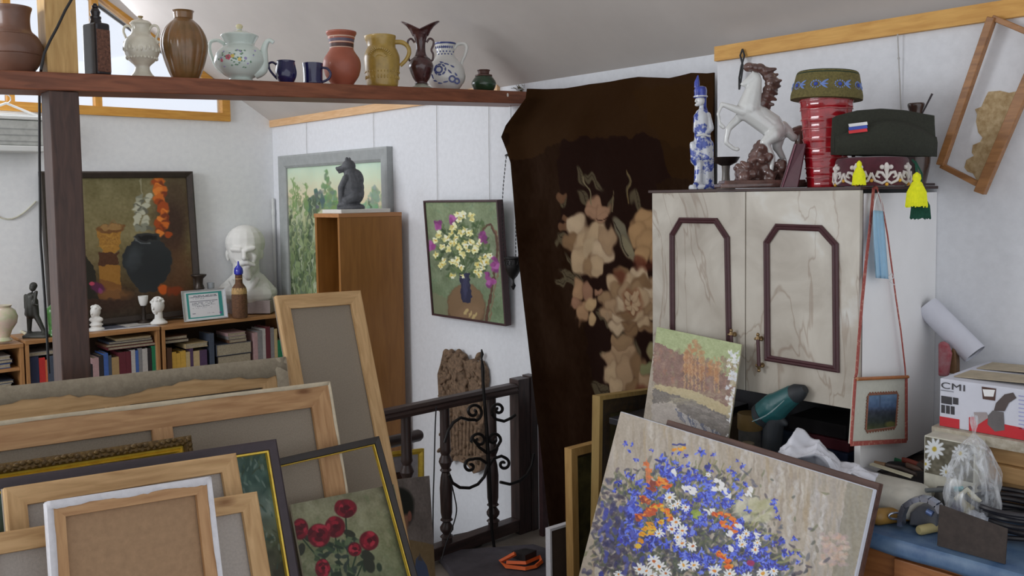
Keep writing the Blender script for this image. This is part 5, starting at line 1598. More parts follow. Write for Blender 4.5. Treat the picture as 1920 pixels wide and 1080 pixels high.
# ================================================================== RAILING
YRL = 3.14
def X_(px, Y=YRL): return on_y(px, 740, Y).x
rx0, rx1 = X_(600), X_(963)
zr_ = on_y(850, 752, YRL).z
rail = thing('stair_railing', 'dark turned-baluster wooden railing in front of the side wall', 'railing', ((rx0 + rx1) / 2, YRL, 0)); bpy.context.view_layer.update()
b = B(); prof = [(-.032, -.02), (-.036, -.005), (-.03, .006), (-.034, .014), (-.02, .026), (.02, .026), (.034, .014), (.03, .006), (.036, -.005), (.032, -.02)]
b.prism([(rx0, YRL + y, zr_ + z) for y, z in prof], (rx1 - rx0, 0, 0)); obj('handrail', b, darkwood_x, rail, world=True, bevel=.001)
zb0 = on_y(900, 1012, YRL).z
obj('bottom_rail', B().bb(rx0, rx1, YRL - .03, YRL + .03, max(zb0 - .02, .02), zb0 + .045), darkwood_x, rail, world=True, bevel=.004)
b = B(); 
for (px_,) in ((833,), (921,), (760,), (690,)):
    x = X_(px_); z0 = zb0 + .0455; z1 = zr_ - .02; L = z1 - z0
    pr = [(.02, 0), (.02, .03), (.026, .04), (.014, .06), (.025, .09), (.026, .11), (.013, .15), (.024, .165), (.018, .18), (.022, .22), (.024, .40), (.020, .48), (.015, .52), (.022, .535), (.016, .55), (.026, .60), (.016, .65), (.022, .68), (.02, .70), (.018, 1.0)]
    if L: obj('baluster', B().lathe([(r * 1.22, t * L) for r, t in pr], 24, c=(x, YRL, z0)), darkwood_z, rail, world=True, smooth=True)
obj('newel_post', B().bb(X_(964), X_(986), YRL - .03, YRL + .035, 0, zr_ + .045), darkwood_z, rail, world=True, bevel=.003)
obj('newel_post', B().bb(X_(987), X_(1004), YRL - .035, YRL + .03, 0, zr_ + .052), darkwood_z, rail, world=True, bevel=.003)
# extra short rail behind the canvases
a = on_y(735, 832, 3.3); c = on_y(797, 826, 3.3)
o = obj('wooden_rail_piece', B().tube([(a.x - .6, 3.33, a.z), (c.x - .015, 3.33, a.z), (c.x, 3.33, a.z)], [.028, .028, .02], 16), darkwood_x, smooth=True); tag(o, 'short dark round-ended rail behind the railing, beside the orange bookcase', 'rail')
for px_ in (1018, 1046):
    x = on_y(px_, 800, 3.03).x
    o = obj('upright_board', B().bb(x - .018, x + .018, 3.02, 3.045, 0, on_y(px_, 760 if px_ < 1030 else 800, 3.03).z), mat('reddish_slat', S(66, 42, 44) if px_ < 1030 else S(44, 32, 30), .6, var=.2)); tag(o, 'reddish board standing upright beside the newel posts' if px_ < 1030 else 'dark board standing against the foot of the rug', 'board')
obj('wall_plate', B().bb(0, .001, 0, .001, 0, .001), darkwood_x) if False else None

# carved wooden panel on the wall
XCP = 2.94
def cp(x, y): p = on_x(x, y, XCP); return Vector((XCP, p.y, p.z))
outl = [(838, 662), (848, 655), (858, 662), (866, 658), (874, 664), (880, 676), (890, 672), (900, 680), (908, 676), (916, 692), (918, 712), (914, 740), (916, 780), (908, 820), (914, 850), (908, 880), (896, 886), (884, 870), (868, 862), (850, 862), (838, 840), (834, 800), (838, 770), (830, 740), (828, 700), (834, 680)]
root = thing('carved_wood_panel', 'weathered carved wooden panel with a bearded face hanging on the wall behind the railing', 'carving', cp(870, 770)); bpy.context.view_layer.update()
b = B().prism([cp(x, y) for x, y in outl], (-.03, 0, 0))
carv = mat('weathered_carving', S(104, 84, 66), .85, var=.45, scale=55, bump=.3)
obj('panel_board', b, carv, root, world=True)
b = B(); rr = random.Random(12); sC = depth(cp(870, 760)) / F
def wc(x, y, d): p = cp(x, y); p.x -= d; return p
for i in range(100):
    x = rr.uniform(836, 912); y = rr.uniform(664, 875)
    if rr.random() < .5: x = rr.choice([rr.uniform(832, 846), rr.uniform(904, 914)])
    if y > 860 and x < 880: continue
    b.ell(wc(x, y, .030), (.020, rr.uniform(3, 6) * sC, rr.uniform(3, 8) * sC), R=Matrix.Rotation(rr.uniform(-.8, .8), 3, 'X'), n=8, m=6)
b.ell(wc(872, 705, .03), (.03, 17 * sC, 24 * sC)); b.cap(wc(872, 692, .058), wc(872, 708, .066), .006, .010)
b.cap(wc(862, 690, .052), wc(869, 694, .056), .005); b.cap(wc(882, 690, .052), wc(875, 694, .056), .005)
for k in range(9): b.cap(wc(860 + k * 3, 720, .045), wc(858 + k * 3.4, 752 + 5 * math.sin(k), .04), .008, .004)
for k in range(9): b.cap(wc(846 + k * 7, 780, .03), wc(848 + k * 6.4, 850, .03), .009, .007)
for x in (842, 852, 866, 898, 908): b.ell(wc(x, 662 if x < 880 else 684, .02), (.02, 7 * sC, 9 * sC))
for k in range(10):
    t = k * .7; b.ell(wc(894 + 11 * math.cos(t), 722 + 22 * math.sin(t), .032), (.012, 5 * sC, 6 * sC))
    b.ell(wc(846 + 8 * math.cos(t), 720 + 24 * math.sin(t), .032), (.012, 4 * sC, 6 * sC))
obj('carved_relief', b, carv, root, world=True, remesh=.0042)

# wrought iron scroll stand
YI = 3.03
def ip(x, y): p = on_y(x, y, YI); return Vector((p.x, YI, p.z))
root = thing('wrought_iron_stand', 'black wrought iron stand with spear tip and scrolls in front of the railing', 'iron stand', (ip(918, 900).x, YI, 0)); bpy.context.view_layer.update()
sI = depth(ip(915, 800)) / F
obj('spear_rod', B().tube([ip(903, 655), ip(904, 664), ip(903, 672), ip(905, 690), ip(906, 720), ip(912, 800), ip(917, 890), ip(922, 990), Vector((ip(928, 1055).x, YI, .004))], [.003, .008, .004, .009, .007, .009, .010, .008, .007], 10), iron, root, world=True, smooth=True)
def sp(cx, cy, R, t0, t1, turns_in=.18):
    n = 40; out = []
    for i in range(n + 1):
        k = i / n; t = t0 + (t1 - t0) * k; r = R * (1 - k) + R * turns_in * k
        out.append(ip(cx + r * math.cos(t), cy + r * math.sin(t)))
    return out
def scroll(pts): return B().tube(pts, .0072, 8)
cur = [
    [ip(833, 830), ip(840, 808), ip(850, 792), ip(864, 783), ip(878, 787)] + [ip(890, 787)] + sp(888, 772, 17, 1.3, -7.2),
    sp(934, 768, 13, 2.4, 10.5), [ip(921, 775), ip(930, 786), ip(945, 790), ip(958, 784), ip(966, 778)],
    [ip(914, 850), ip(898, 838), ip(886, 822)] + sp(898, 826, 15, 2.9, 10.2, .25), [ip(916, 850), ip(930, 842), ip(938, 828)] + sp(926, 824, 13, .3, -6.5, .25),
    [ip(912, 868), ip(900, 860), ip(890, 860)] + sp(882, 874, 13, -1.3, -8.2), [ip(918, 872), ip(926, 860), ip(940, 855)] + sp(944, 870, 12, -1.3, 5.6),
    [ip(848, 905), ip(862, 914), ip(880, 915), ip(896, 908), ip(908, 894), ip(914, 875)], [ip(938, 904), ip(956, 908), ip(974, 902), ip(988, 890), ip(997, 872), ip(1001, 850)],
    [ip(848, 905), ip(842, 890)]]
for c in cur: obj('scroll', scroll(c), iron, root, world=True, smooth=True)
fx_ = ip(928, 1055).x
obj('foot_bar', B().tube([(fx_ - .22, YI + .04, .006), (fx_, YI, .010), (fx_ + .16, YI - .1, .006)], .006, 8).tube([(fx_, YI, .010), (fx_ + .02, YI - .16, .006)], .006, 8), iron, root, world=True)

# cables by the railing
def cable(name, pts, r, m, label):
    out = []
    for i in range(len(pts) - 1):
        p0 = pts[max(i - 1, 0)]; p1 = pts[i]; p2 = pts[i + 1]; p3 = pts[min(i + 2, len(pts) - 1)]
        for k in range(5):
            t = k / 5; out.append(0.5 * ((2 * p1) + (p2 - p0) * t + (2 * p0 - 5 * p1 + 4 * p2 - p3) * t * t + (3 * p1 - p0 - 3 * p2 + p3) * t ** 3))
    out.append(pts[-1])
    o = obj(name, B().tube(out, r, 8), m, smooth=True); tag(o, label, 'cable'); return o
rub = mat('black_rubber', S(30, 30, 32), .5)
cable('thin_cable', [on_y(818, 762, 3.06), on_y(816, 800, 3.07), on_y(814, 880, 3.07), on_y(812, 950, 3.07), on_y(812, 1040, 3.07)], .003, rub, 'thin black cable hanging left of the first baluster')
cable('thin_cable', [on_y(846, 905, 3.06), on_y(852, 930, 3.06), on_y(856, 958, 3.06), on_y(848, 990, 3.06), on_y(836, 1020, 3.06), on_y(828, 1050, 3.04)], .003, rub, 'thin black cable curling in front of the left baluster')

# small gold frame and portrait behind the canvases
M, W, H, a = lean_rect((700, 850), (791, 840), Yt=3.28, deg=7)
root = thing('small_gilded_frame', 'small gold frame with pale mount and dark picture, propped behind the portrait', 'frame', M=M)
frame_bars(root, W, .36, [(0, 0), (0, .018), (.012, .022), (.024, .012), (.026, 0)], gold, gold, 'frame_bar')
for o in list(root.children): o.location = (0, H - .36, 0)
obj('mount', B().bb(-W / 2 + .02, W / 2 - .02, H - .34, H - .02, 0, .004), mat('pale_mount', S(160, 158, 164), .7), root)
obj('small_picture', B().bb(-.04, W / 2 - .09, H - .26, H - .095, .0042, .006), mat('dark_print', S(72, 48, 40), .6, var=.4), root)
M, W, H, a = lean_rect((690, 905), (805, 892), Yt=3.03, deg=14)
root = thing('portrait_painting', 'unframed grey portrait of a dark-haired figure, mostly hidden behind the tall canvas', 'painting', M=M)
P3 = rect_points(M, -W / 2, W / 2, H - .62, H, .001, 150, 300)
pt = Paint(P3, (112, 104, 100), 21); pt.noise(12, (5, 9), 1); pt.noise(6, (50, 90), 2)
pt.poly([(700, 1000), (800, 1018), (838, 1030), (840, 1085), (700, 1085)], (122, 104, 76)); pt.noise(5, (30, 40), 7)
pt.ell(748, 952, 26, 38, (36, 36, 34), -.3, .2); pt.ell(742, 972, 24, 38, (134, 98, 80), -.1, .2); pt.ell(755, 940, 20, 26, (34, 36, 32), -.4, .3); pt.ell(768, 968, 4, 10, (128, 84, 72), 0, .3); pt.ell(746, 990, 14, 14, (150, 112, 90), 0, .5, .6)
pt.poly([(776, 1085), (780, 1048), (787, 1040), (800, 1060), (806, 1085)], (74, 86, 112)); pt.poly([(783, 1050), (787, 1036), (792, 1052)], (84, 78, 74)); pt.seg(740, 1005, 700, 1080, 8, (146, 120, 84), .6)
sheet('picture', P3, pt.flat(1.3), vcol('oil_paint'), root)
obj('board', B().bb(-W / 2, W / 2, 0, H, -.008, 0), mat('raw_card', S(150, 144, 124), .9), root)

# floor clutter: grey board with orange clamp
b = B().prism([on_z(x, y, .004) for x, y in ((818, 1046), (1000, 1032), (1060, 1052), (1030, 1100), (860, 1100))], (0, 0, .03))
o = obj('grey_board', b, mat('grey_floor_board', S(72, 68, 74), .7, var=.15)); tag(o, 'dark grey board lying on the floor under the orange clamp', 'board')
b = B().prism([on_z(x, y, .0) for x, y in ((842, 1022), (900, 1010), (905, 1024), (846, 1034))], (0, 0, .05)); o = obj('black_block', b, mat('black_block', S(40, 36, 34), .6), bevel=.01); tag(o, 'black block on the floor under the bottom rail', 'block')
zz = .045
def fz(x, y, z=zz): return on_z(x, y, z)
root = thing('orange_clamp', 'bright orange angular plastic clamp on the floor board', 'clamp', fz(975, 1058, .035)); bpy.context.view_layer.update()
orm = mat('orange_plastic', S(236, 92, 44, 1.5), .4, var=.05)
obj('clamp_frame', B().tube([fz(966, 1038, .09), fz(938, 1053), fz(950, 1062), fz(985, 1066), fz(1004, 1062), fz(1015, 1053), fz(1012, 1044), fz(985, 1056, .055), fz(950, 1055, .05)], .010, 4), orm, root, world=True)
obj('clamp_jaw', B().prism([fz(960, 1046, .05), fz(985, 1040, .05), fz(1006, 1044, .05), fz(985, 1054, .05)], (0, 0, .03)), mat('black_jaw', S(40, 36, 36), .6), root, world=True)

bpy.context.view_layer.update()
# ================================================================== WALL CABINET AND WHAT STANDS ON IT
XF = 2.337; YC0, YC1 = 1.155, 1.872; ZC0, ZC1 = 1.045, 1.665


def marble_mat(name):
    m = bpy.data.materials.new(name); N, L, P = nodes(m)
    tc = N.new('ShaderNodeTexCoord')
    n1 = N.new('ShaderNodeTexNoise'); n1.inputs['Scale'].default_value = 5; n1.inputs['Detail'].default_value = 8; n1.inputs['Distortion'].default_value = .8
    L.new(tc.outputs['Object'], n1.inputs[0])
    r1 = N.new('ShaderNodeValToRGB'); e = r1.color_ramp.elements
    e[0].position = .3; e[0].color = S(150, 142, 130); e[1].position = .62; e[1].color = S(182, 177, 166)
    x = e.new(.78); x.color = S(200, 202, 198)
    L.new(n1.outputs[0], r1.inputs[0])
    mp = N.new('ShaderNodeMapping'); mp.inputs['Rotation'].default_value = (.5, .3, .2); mp.inputs['Scale'].default_value = (1, 2.2, .9)
    L.new(tc.outputs['Object'], mp.inputs[0])
    n2 = N.new('ShaderNodeTexNoise'); n2.inputs['Scale'].default_value = 1.7; n2.inputs['Detail'].default_value = 4; n2.inputs['Distortion'].default_value = 1.1
    L.new(mp.outputs[0], n2.inputs[0])
    r2 = N.new('ShaderNodeValToRGB'); e = r2.color_ramp.elements
    e[0].position = .49; e[0].color = (1, 1, 1, 1); e[1].position = .512; e[1].color = (1, 1, 1, 1); x = e.new(.502); x.color = (.62, .52, .46, 1)
    L.new(n2.outputs[0], r2.inputs[0])
    mx = N.new('ShaderNodeMix'); mx.data_type = 'RGBA'; mx.blend_type = 'MULTIPLY'; mx.inputs[0].default_value = .75
    L.new(r1.outputs[0], mx.inputs[6]); L.new(r2.outputs[0], mx.inputs[7]); L.new(mx.outputs[2], P.inputs['Base Color'])
    P.inputs['Roughness'].default_value = .38
    return m


marb = marble_mat('beige_marble_laminate')
burg = mat('burgundy_moulding', S(66, 38, 42), .4, var=.12, scale=30)
white_l = mat('white_laminate', S(196, 201, 206, 1.6), .5, var=.03, scale=8)
dark_l = mat('dark_brown_laminate', S(58, 38, 34), .5)
cab = thing('wall_cabinet', 'marble-patterned wall cabinet with two burgundy-moulded doors and white side', 'cabinet', (2.58, 1.5, ZC0)); bpy.context.view_layer.update()
obj('carcass', B().bb(XF + .02, XP - .002, YC0 + .019, YC1, ZC0 + .002, ZC1 - .019), white_l, cab, world=True)
obj('side_panel', B().bb(XF + .006, XP - .002, YC0, YC0 + .018, .845, ZC1 - .019), white_l, cab, world=True)
obj('side_panel', B().bb(XF + .020, XP - .002, YC1 + .0005, YC1 + .018, ZC0, ZC1 - .019), white_l, cab, world=True)
obj('top_panel', B().bb(XF - .014, XP - .002, YC0 - .003, YC1 + .02, ZC1 - .008, ZC1), dark_l, cab, world=True)
obj('edge_strip', B().bb(XF - .001, XF + .0055, YC0 - .002, YC0 + .02, ZC0 + .06, ZC1 - .019), dark_l, cab, world=True)
YM = on_x(1403, 560, XF).y


def door(y0, y1, z0, z1, mould, hpx, name):
    d = obj('door', B().bb(XF - .016, XF + .0015, y0 + .0015, y1 - .0015, z0, z1), marb, cab, world=True, bevel=.0015)
    P = [on_x(x, y, XF - .016) for x, y in mould]
    prof = [(-.009, 0), (-.009, .006), (-.004, .010), (0, .007), (.004, .010), (.009, .006), (.009, 0)]
    c = sum(P, Vector()) / len(P)
    # mitred ring round the panel
    n = len(P); b = B(); vs = []
    for i in range(n):
        a = (P[i] - P[i - 1]).normalized(); bdir = (P[(i + 1) % n] - P[i]).normalized()
        na = Vector((1, 0, 0)).cross(a); nb = Vector((1, 0, 0)).cross(bdir)
        m_ = (na + nb); m_ = m_ / max(m_.dot(na), .2)
        for o_, h in prof: vs.append(P[i] + m_ * o_ + Vector((-h, 0, 0)))
    k = len(prof); fs = []
    for i in range(n):
        j = (i + 1) % n
        for q in range(k): fs.append((i * k + q, i * k + (q + 1) % k, j * k + (q + 1) % k, j * k + q))
    b.add(vs, fs); o = obj('moulding', b, burg, None); o.parent = d
    o.matrix_parent_inverse = Matrix.Identity(4)
    for v in o.data.vertices: v.co = cab.matrix_world.inverted() @ v.co
    # handle: burgundy rod between two brass feet
    h = obj('handle', B().tube([on_x(hpx[0][0], hpx[0][1], XF - .035), on_x(hpx[1][0], hpx[1][1], XF - .035)], .0052, 12), burg, cab, world=True, smooth=True)
    brass = mat('aged_brass', S(132, 110, 78), .35, metal=.8)
    b = B()
    for q, sg in ((hpx[0], 1), (hpx[1], -1)):
        a = on_x(q[0], q[1], XF - .035)
        b.tube([a, a + Vector((.0, 0, .006 * sg)), a + Vector((0, 0, .013 * sg))], [.0075, .0055, .003], 12)
        b.ell(a + Vector((0, 0, .014 * sg)), .0055, n=10, m=6)
        b.tube([a, a + Vector((.019, 0, 0))], [.0045, .008], 10)
        b.ell(a + Vector((.002, -.010, 0)), .0042, n=8, m=6); b.ell(a + Vector((.002, .010, 0)), .0042, n=8, m=6)
    h2 = obj('handle_ferrules', b, brass, cab, world=True, smooth=True)
    h2.parent = h
    h.parent = d
    return d


door(YM, YC1 + .004, ZC0, ZC1 - .0095, [(1277, 413), (1343, 414), (1364, 446), (1368, 655), (1364, 668), (1262, 648), (1261, 440)], ((1371, 628), (1373, 672)), 'l')
door(YC0 - .004, YM, ZC0, ZC1 - .0095, [(1458, 425), (1539, 428), (1567, 459), (1569, 692), (1440, 671), (1438, 455)], ((1421, 636), (1423, 686)), 'r')


def on_cab(name, label, cat, px, X, zb=None, rz=YAW, group=None, y=None):
    zb = ZC1 + .0006 if zb is None else zb
    p = on_x(px, 345, X)
    r = thing(name, label, cat, (X, p.y, zb), rz, group)
    bpy.context.view_layer.update()
    return r, depth((X, p.y, zb)) / F


BASEY = 346.0
# porcelain soldier, blue and white
por2 = mat('blue_white_porcelain', S(196, 200, 206), .2, scale=34, var=.02, coat=.7, col2=S(56, 76, 158), bump=.01)
for e, pos in zip(MATS['blue_white_porcelain'].node_tree.nodes['Color Ramp'].color_ramp.elements, (.50, .56)): e.position = pos
r_, s = on_cab('porcelain_soldier', 'blue and white porcelain soldier figurine with tall pointed hat on the cabinet', 'figurine', 1316, 2.40)
def q(x, y, d=0): return ((x - 1316) * s, d * s, (346 - y) * s)
b = B(); b.lathe([(25 * s, 0), (25 * s, 5 * s), (23 * s, 9 * s)], 32, sq=.7)
b.cap(q(1308, 338, -4), q(1310, 290, -2), 8 * s, 8 * s); b.cap(q(1326, 338, 2), q(1324, 285, 2), 9 * s, 9 * s); b.cap(q(1304, 338, -10), q(1300, 336, -14), 6 * s, 4 * s)
b.cap(q(1331, 335, 4), q(1330, 262, 4), 9 * s, 9 * s); b.cap(q(1306, 290, 0), q(1314, 250, 0), 12 * s, 12 * s); b.cap(q(1324, 285, 2), q(1318, 240, 0), 14 * s, 13 * s)
b.cap(q(1316, 250, 0), q(1315, 212, 0), 14 * s, 14 * s); b.cap(q(1301, 288, -4), q(1298, 262, -4), 7 * s, 6 * s); b.ell(q(1316, 204, 0), (12 * s, 9 * s, 8 * s))
b.cap(q(1326, 208, -4), q(1332, 232, -6), 6 * s, 5.4 * s); b.cap(q(1332, 234, -6), q(1316, 246, -12), 5 * s, 4.4 * s); b.cap(q(1305, 210, -5), q(1303, 238, -6), 5.6 * s, 4.6 * s)
b.cap(q(1316, 198, 0), q(1315, 188, 0), 5 * s, 5 * s)
obj('coat_and_legs', b, por2, r_, remesh=.0035, smoothing=2)
b = B(); b.ell(q(1313, 181, -1), (8.5 * s, 9 * s, 10.5 * s)); b.cap(q(1305, 178, -4), q(1303, 183, -6), 1.8 * s, 2 * s); b.ell(q(1306, 189, -3), (4 * s, 4 * s, 3 * s))
obj('head', b, mat('white_porcelain', S(206, 208, 208), .2, coat=.6), r_, remesh=.0022, smoothing=1)
b = B(); b.cap(q(1319, 172, 1), q(1320, 190, 2), 6 * s, 5 * s); b.cap(q(1322, 190, 4), q(1326, 200, 5), 3 * s, 2.4 * s)
obj('hair', b, mat('cobalt_slip', S(52, 66, 150), .2, coat=.6, var=.3, scale=60), r_, smooth=True)
b = B(); b.lathe([(12 * s, 170 * s), (12.6 * s, 172 * s), (11.4 * s, 176 * s), (12 * s, 184 * s), (10 * s, 190 * s), (4 * s, 192 * s)], 28, c=(-2.5 * s, 0, 0)); b.tube([q(1307, 157, 0), q(1307, 147, 0), q(1309, 134, 0)], [5.4 * s, 5 * s, .8 * s], 12)
obj('hat', b, mat('cobalt_slip', S(52, 66, 150)), r_, smooth=True)
b = B(); b.tube([(11.8 * s * math.cos(t) - 2.5 * s, 11.8 * s * math.sin(t), 172.5 * s) for t in np.linspace(0, 6.2, 24)], 1.6 * s, 6, closed=True); b.tube([q(1303, 246, -13), q(1316, 245, -14.5), q(1329, 248, -11)], 2.2 * s, 6)
obj('white_bands', b, mat('white_porcelain', S(206, 208, 208)), r_, smooth=True)

# small grey vase behind the horse
r_, s = on_cab('small_grey_vase', 'small grey-brown vase with dark flared mouth behind the horse figurine', 'vase', 1361, 2.62)
obj('vase_body', B().lathe(spl([(17 * s, 0), (17 * s, 3 * s), (9 * s, 12 * s), (7 * s, 30 * s), (8 * s, 44 * s)]), 28), mat('grey_brown_glaze', S(104, 98, 92), .4, coat=.3), r_, smooth=True)
obj('dark_mouth', B().lathe([(8 * s, 44 * s), (20 * s, 50 * s), (26 * s, 60 * s), (25 * s, 60 * s), (16 * s, 53 * s), (.5 * s, 52 * s)], 28), mat('dark_lip', S(40, 32, 30), .4), r_, smooth=True)

# rearing horse
hw_ = mat('glossy_white_porcelain', S(200, 202, 200), .14, var=.03, coat=.9, bump=.0)
hb_ = mat('brown_lustre', S(92, 66, 60), .25, var=.35, scale=30, coat=.7, bump=.1)
r_, s = on_cab('horse_figurine', 'glossy white porcelain horse rearing on a brown rock, brown mane', 'figurine', 1430, 2.42)
def q(x, y, d=0): return ((x - 1430) * s, d * s, (347 - y) * s)
b = B()
b.cap(q(1402, 203), q(1450, 238), 19 * s, 19 * s); b.ell(q(1400, 200), (20 * s, 17 * s, 22 * s), R=Matrix.Rotation(.5, 3, 'Y')); b.ell(q(1452, 240), (22 * s, 20 * s, 22 * s)); b.cap(q(1425, 210), q(1448, 226), 17 * s, 18 * s)
b.cap(q(1404, 196), q(1411, 170), 22 * s, 17 * s); b.cap(q(1411, 170), q(1417, 147), 17 * s, 11 * s)
b.ell(q(1414, 141), (12 * s, 9 * s, 10.5 * s)); b.cap(q(1408, 144), q(1394, 153), 8.5 * s, 5.4 * s); b.ell(q(1392, 153), (4.6 * s, 4.6 * s, 4 * s)); b.cap(q(1410, 132, -4), q(1408, 126, -5), 2.4 * s, 1 * s); b.cap(q(1416, 132, 4), q(1415, 126, 5), 2.4 * s, 1 * s)
# near foreleg bent up and curled
b.cap(q(1390, 205, -9), q(1366, 196, -10), 8.5 * s, 6 * s); b.cap(q(1366, 196, -10), q(1351, 190, -10), 6 * s, 4 * s); b.cap(q(1351, 190, -10), q(1344, 208, -10), 3.8 * s, 3.2 * s); b.cap(q(1344, 208, -10), q(1348, 228, -10), 3.2 * s, 3 * s); b.cap(q(1348, 228, -10), q(1354, 233, -10), 4 * s, 4.4 * s)
# far foreleg folded downwards
b.cap(q(1388, 214, 8), q(1368, 234, 9), 8.5 * s, 6 * s); b.cap(q(1368, 234, 9), q(1363, 260, 9), 6 * s, 4.4 * s); b.cap(q(1363, 260, 9), q(1378, 272, 9), 4.4 * s, 4 * s); b.ell(q(1384, 273, 9), (6 * s, 4.4 * s, 4.4 * s))
# hind legs
b.cap(q(1448, 248, -10), q(1430, 262, -11), 15 * s, 9 * s); b.cap(q(1430, 262, -11), q(1446, 290, -11), 8.5 * s, 5 * s); b.cap(q(1446, 290, -11), q(1442, 318, -11), 5 * s, 4.4 * s)
b.cap(q(1462, 248, 10), q(1460, 270, 11), 14 * s, 9 * s); b.cap(q(1460, 270, 11), q(1474, 296, 11), 8 * s, 5 * s); b.cap(q(1474, 296, 11), q(1470, 322, 11), 5 * s, 4.4 * s)
b.cap(q(1468, 232), q(1488, 252), 10 * s, 9 * s)
obj('horse_body', b, hw_, r_, remesh=.0035, smoothing=3)
b = B(); rr = random.Random(6)
path = [(1404, 122), (1414, 124), (1424, 124), (1434, 130), (1440, 140), (1444, 152), (1440, 164), (1436, 176), (1430, 188), (1424, 196)]
for i, (x, y) in enumerate(path):
    b.ell(q(x, y, 0), (11 * s, 8 * s, 9 * s))
    for k in range(3):
        a = rr.uniform(-.6, .9); x2 = x + 15 * math.cos(a) + 3; y2 = y + 8 * math.sin(a) + (4 if k else -4)
        b.cap(q(x, y, rr.uniform(-5, 5)), q(x2, y2, rr.uniform(-6, 6)), 7 * s, 3 * s)
b.cap(q(1404, 126, -2), q(1402, 120, -3), 5 * s, 3.4 * s)
obj('mane', b, hb_, r_, remesh=.003, smoothing=1)
b = B(); b.cap(q(1486, 244), q(1500, 240), 9 * s, 10 * s); b.cap(q(1500, 240), q(1498, 262), 10 * s, 8 * s); b.cap(q(1498, 262), q(1486, 300), 8 * s, 9 * s)
obj('tail', b, hb_, r_, remesh=.004, smoothing=1)
b = B(); b.box(q(1428, 342, 0), (166 * s, 60 * s, 8 * s)); b.box(q(1428, 335, 0), (150 * s, 52 * s, 6 * s))
for i in range(70):
    t = rr.random(); x = 1386 + 84 * t; ytop = 318 - 50 * math.exp(-((x - 1424) / 22) ** 2) - 16 * math.exp(-((x - 1460) / 16) ** 2)
    y = rr.uniform(ytop, 334); b.cap(q(x, y, rr.uniform(-16, 16)), q(x + rr.uniform(-10, 10), y - rr.uniform(2, 9), rr.uniform(-14, 14)), 8 * s, 4 * s)
b.cap(q(1404, 322), q(1424, 262), 13 * s, 6 * s); b.cap(q(1440, 325), q(1424, 275), 16 * s, 8 * s); b.cap(q(1396, 318), q(1384, 306), 8 * s, 7 * s)
obj('rock_base', b, hb_, r_, remesh=.0035, smoothing=1)

# maroon easel-back plaque
X_m = 2.40
def cbp(x, y, X=X_m): return on_x(x, y, X)
root = thing('maroon_folder', 'maroon folder standing open on edge between the horse and the red vase', 'folder', cbp(1488, 346)); root.location.z = ZC1 + .001; bpy.context.view_layer.update()
mrn = mat('maroon_leatherette', S(74, 32, 44), .45, var=.1)
a0 = on_x(1464, 350, 2.375); a1 = on_x(1490, 270, 2.39); a0.z = ZC1 + .002
b = B().prism([a0, Vector((2.375, a0.y - .055, ZC1 + .002)), Vector((2.40, a1.y - .030, a1.z)), a1], (.006, 0, 0))
obj('front_cover', b, mrn, root, world=True, bevel=.001)
b = B().prism([a0 + Vector((-.0, .0, 0)), a1, a1 + Vector((.05, -.004, 0)), a0 + Vector((.09, -.004, 0))], (0, .003, 0))
obj('side_cover', b, mrn, root, world=True)
pk = mat('pink_edge', S(140, 92, 104), .5)
obj('edge_line', B().tube([a0 + Vector((-.001, -.006, .001)), a1 + Vector((-.002, -.005, 0))], .0016, 6), pk, root, world=True)

# red cut glass vase with skullcap on top
r_, s = on_cab('red_glass_vase', 'tall red glass vase with ringed sides, wearing the green skullcap', 'vase', 1548, 2.47)
rg = mat('ruby_glass', S(168, 26, 36), .12, scale=30, var=.3, coat=.8, col2=S(120, 12, 24), bump=.02)
def ringm(t, z, r): return r * (1 + .03 * max(0, math.sin(z / s * .52)) ** 6 + .012 * math.cos(t * 12))
obj('vase_body', B().lathe([( (33 + 15 * (k / 50)) * s, 168 * s * k / 50) for k in range(51)] + [(46 * s, 168 * s), (31 * s, 4 * s), (.001, 4 * s)], 72, mod=ringm), rg, r_, smooth=True)
for z in (18, 36, 54, 72, 90, 108, 126, 144, 160):
    R = (33 + 15 * z / 168 + .4) * s
    obj('cut_ring', B().tube([(R * math.cos(t) * (1 + .012 * math.cos(t * 12)), R * math.sin(t) * (1 + .012 * math.cos(t * 12)), (z + .8 * math.sin(6 * t)) * s) for t in np.linspace(0, 6.283, 61)[:-1]], 1.3 * s, 6, closed=True), mat('frosted_cut', S(176, 92, 92), .3, coat=.5, scale=120, col2=S(150, 40, 46)), r_, smooth=True)


def skullcap(r_, s, R0, R1, H, zb, body, top, tilt=0.0):
    o = obj('cap_side', B().lathe([(R0 * s, zb), (R0 * 1.0 * s, zb + .15 * H), (R1 * s, zb + .9 * H), ((R1 - 2.0) * s, zb + H), ((R1 - 6) * s, zb + H * 1.01), ((R0 - 6) * s, zb + .03 * H), ((R0 - 3) * s, zb - .001)], 48), body, r_, smooth=True)
    o2 = obj('crown', B().lathe([((R1 + .1) * s, zb + H * .80), ((R1 - .2) * s, zb + H * .93), ((R1 - 4) * s, zb + H * 1.03), (R1 * .5 * s, zb + H * 1.08), (.001, zb + H * 1.1)], 48), top, r_, smooth=True)
    return o, o2


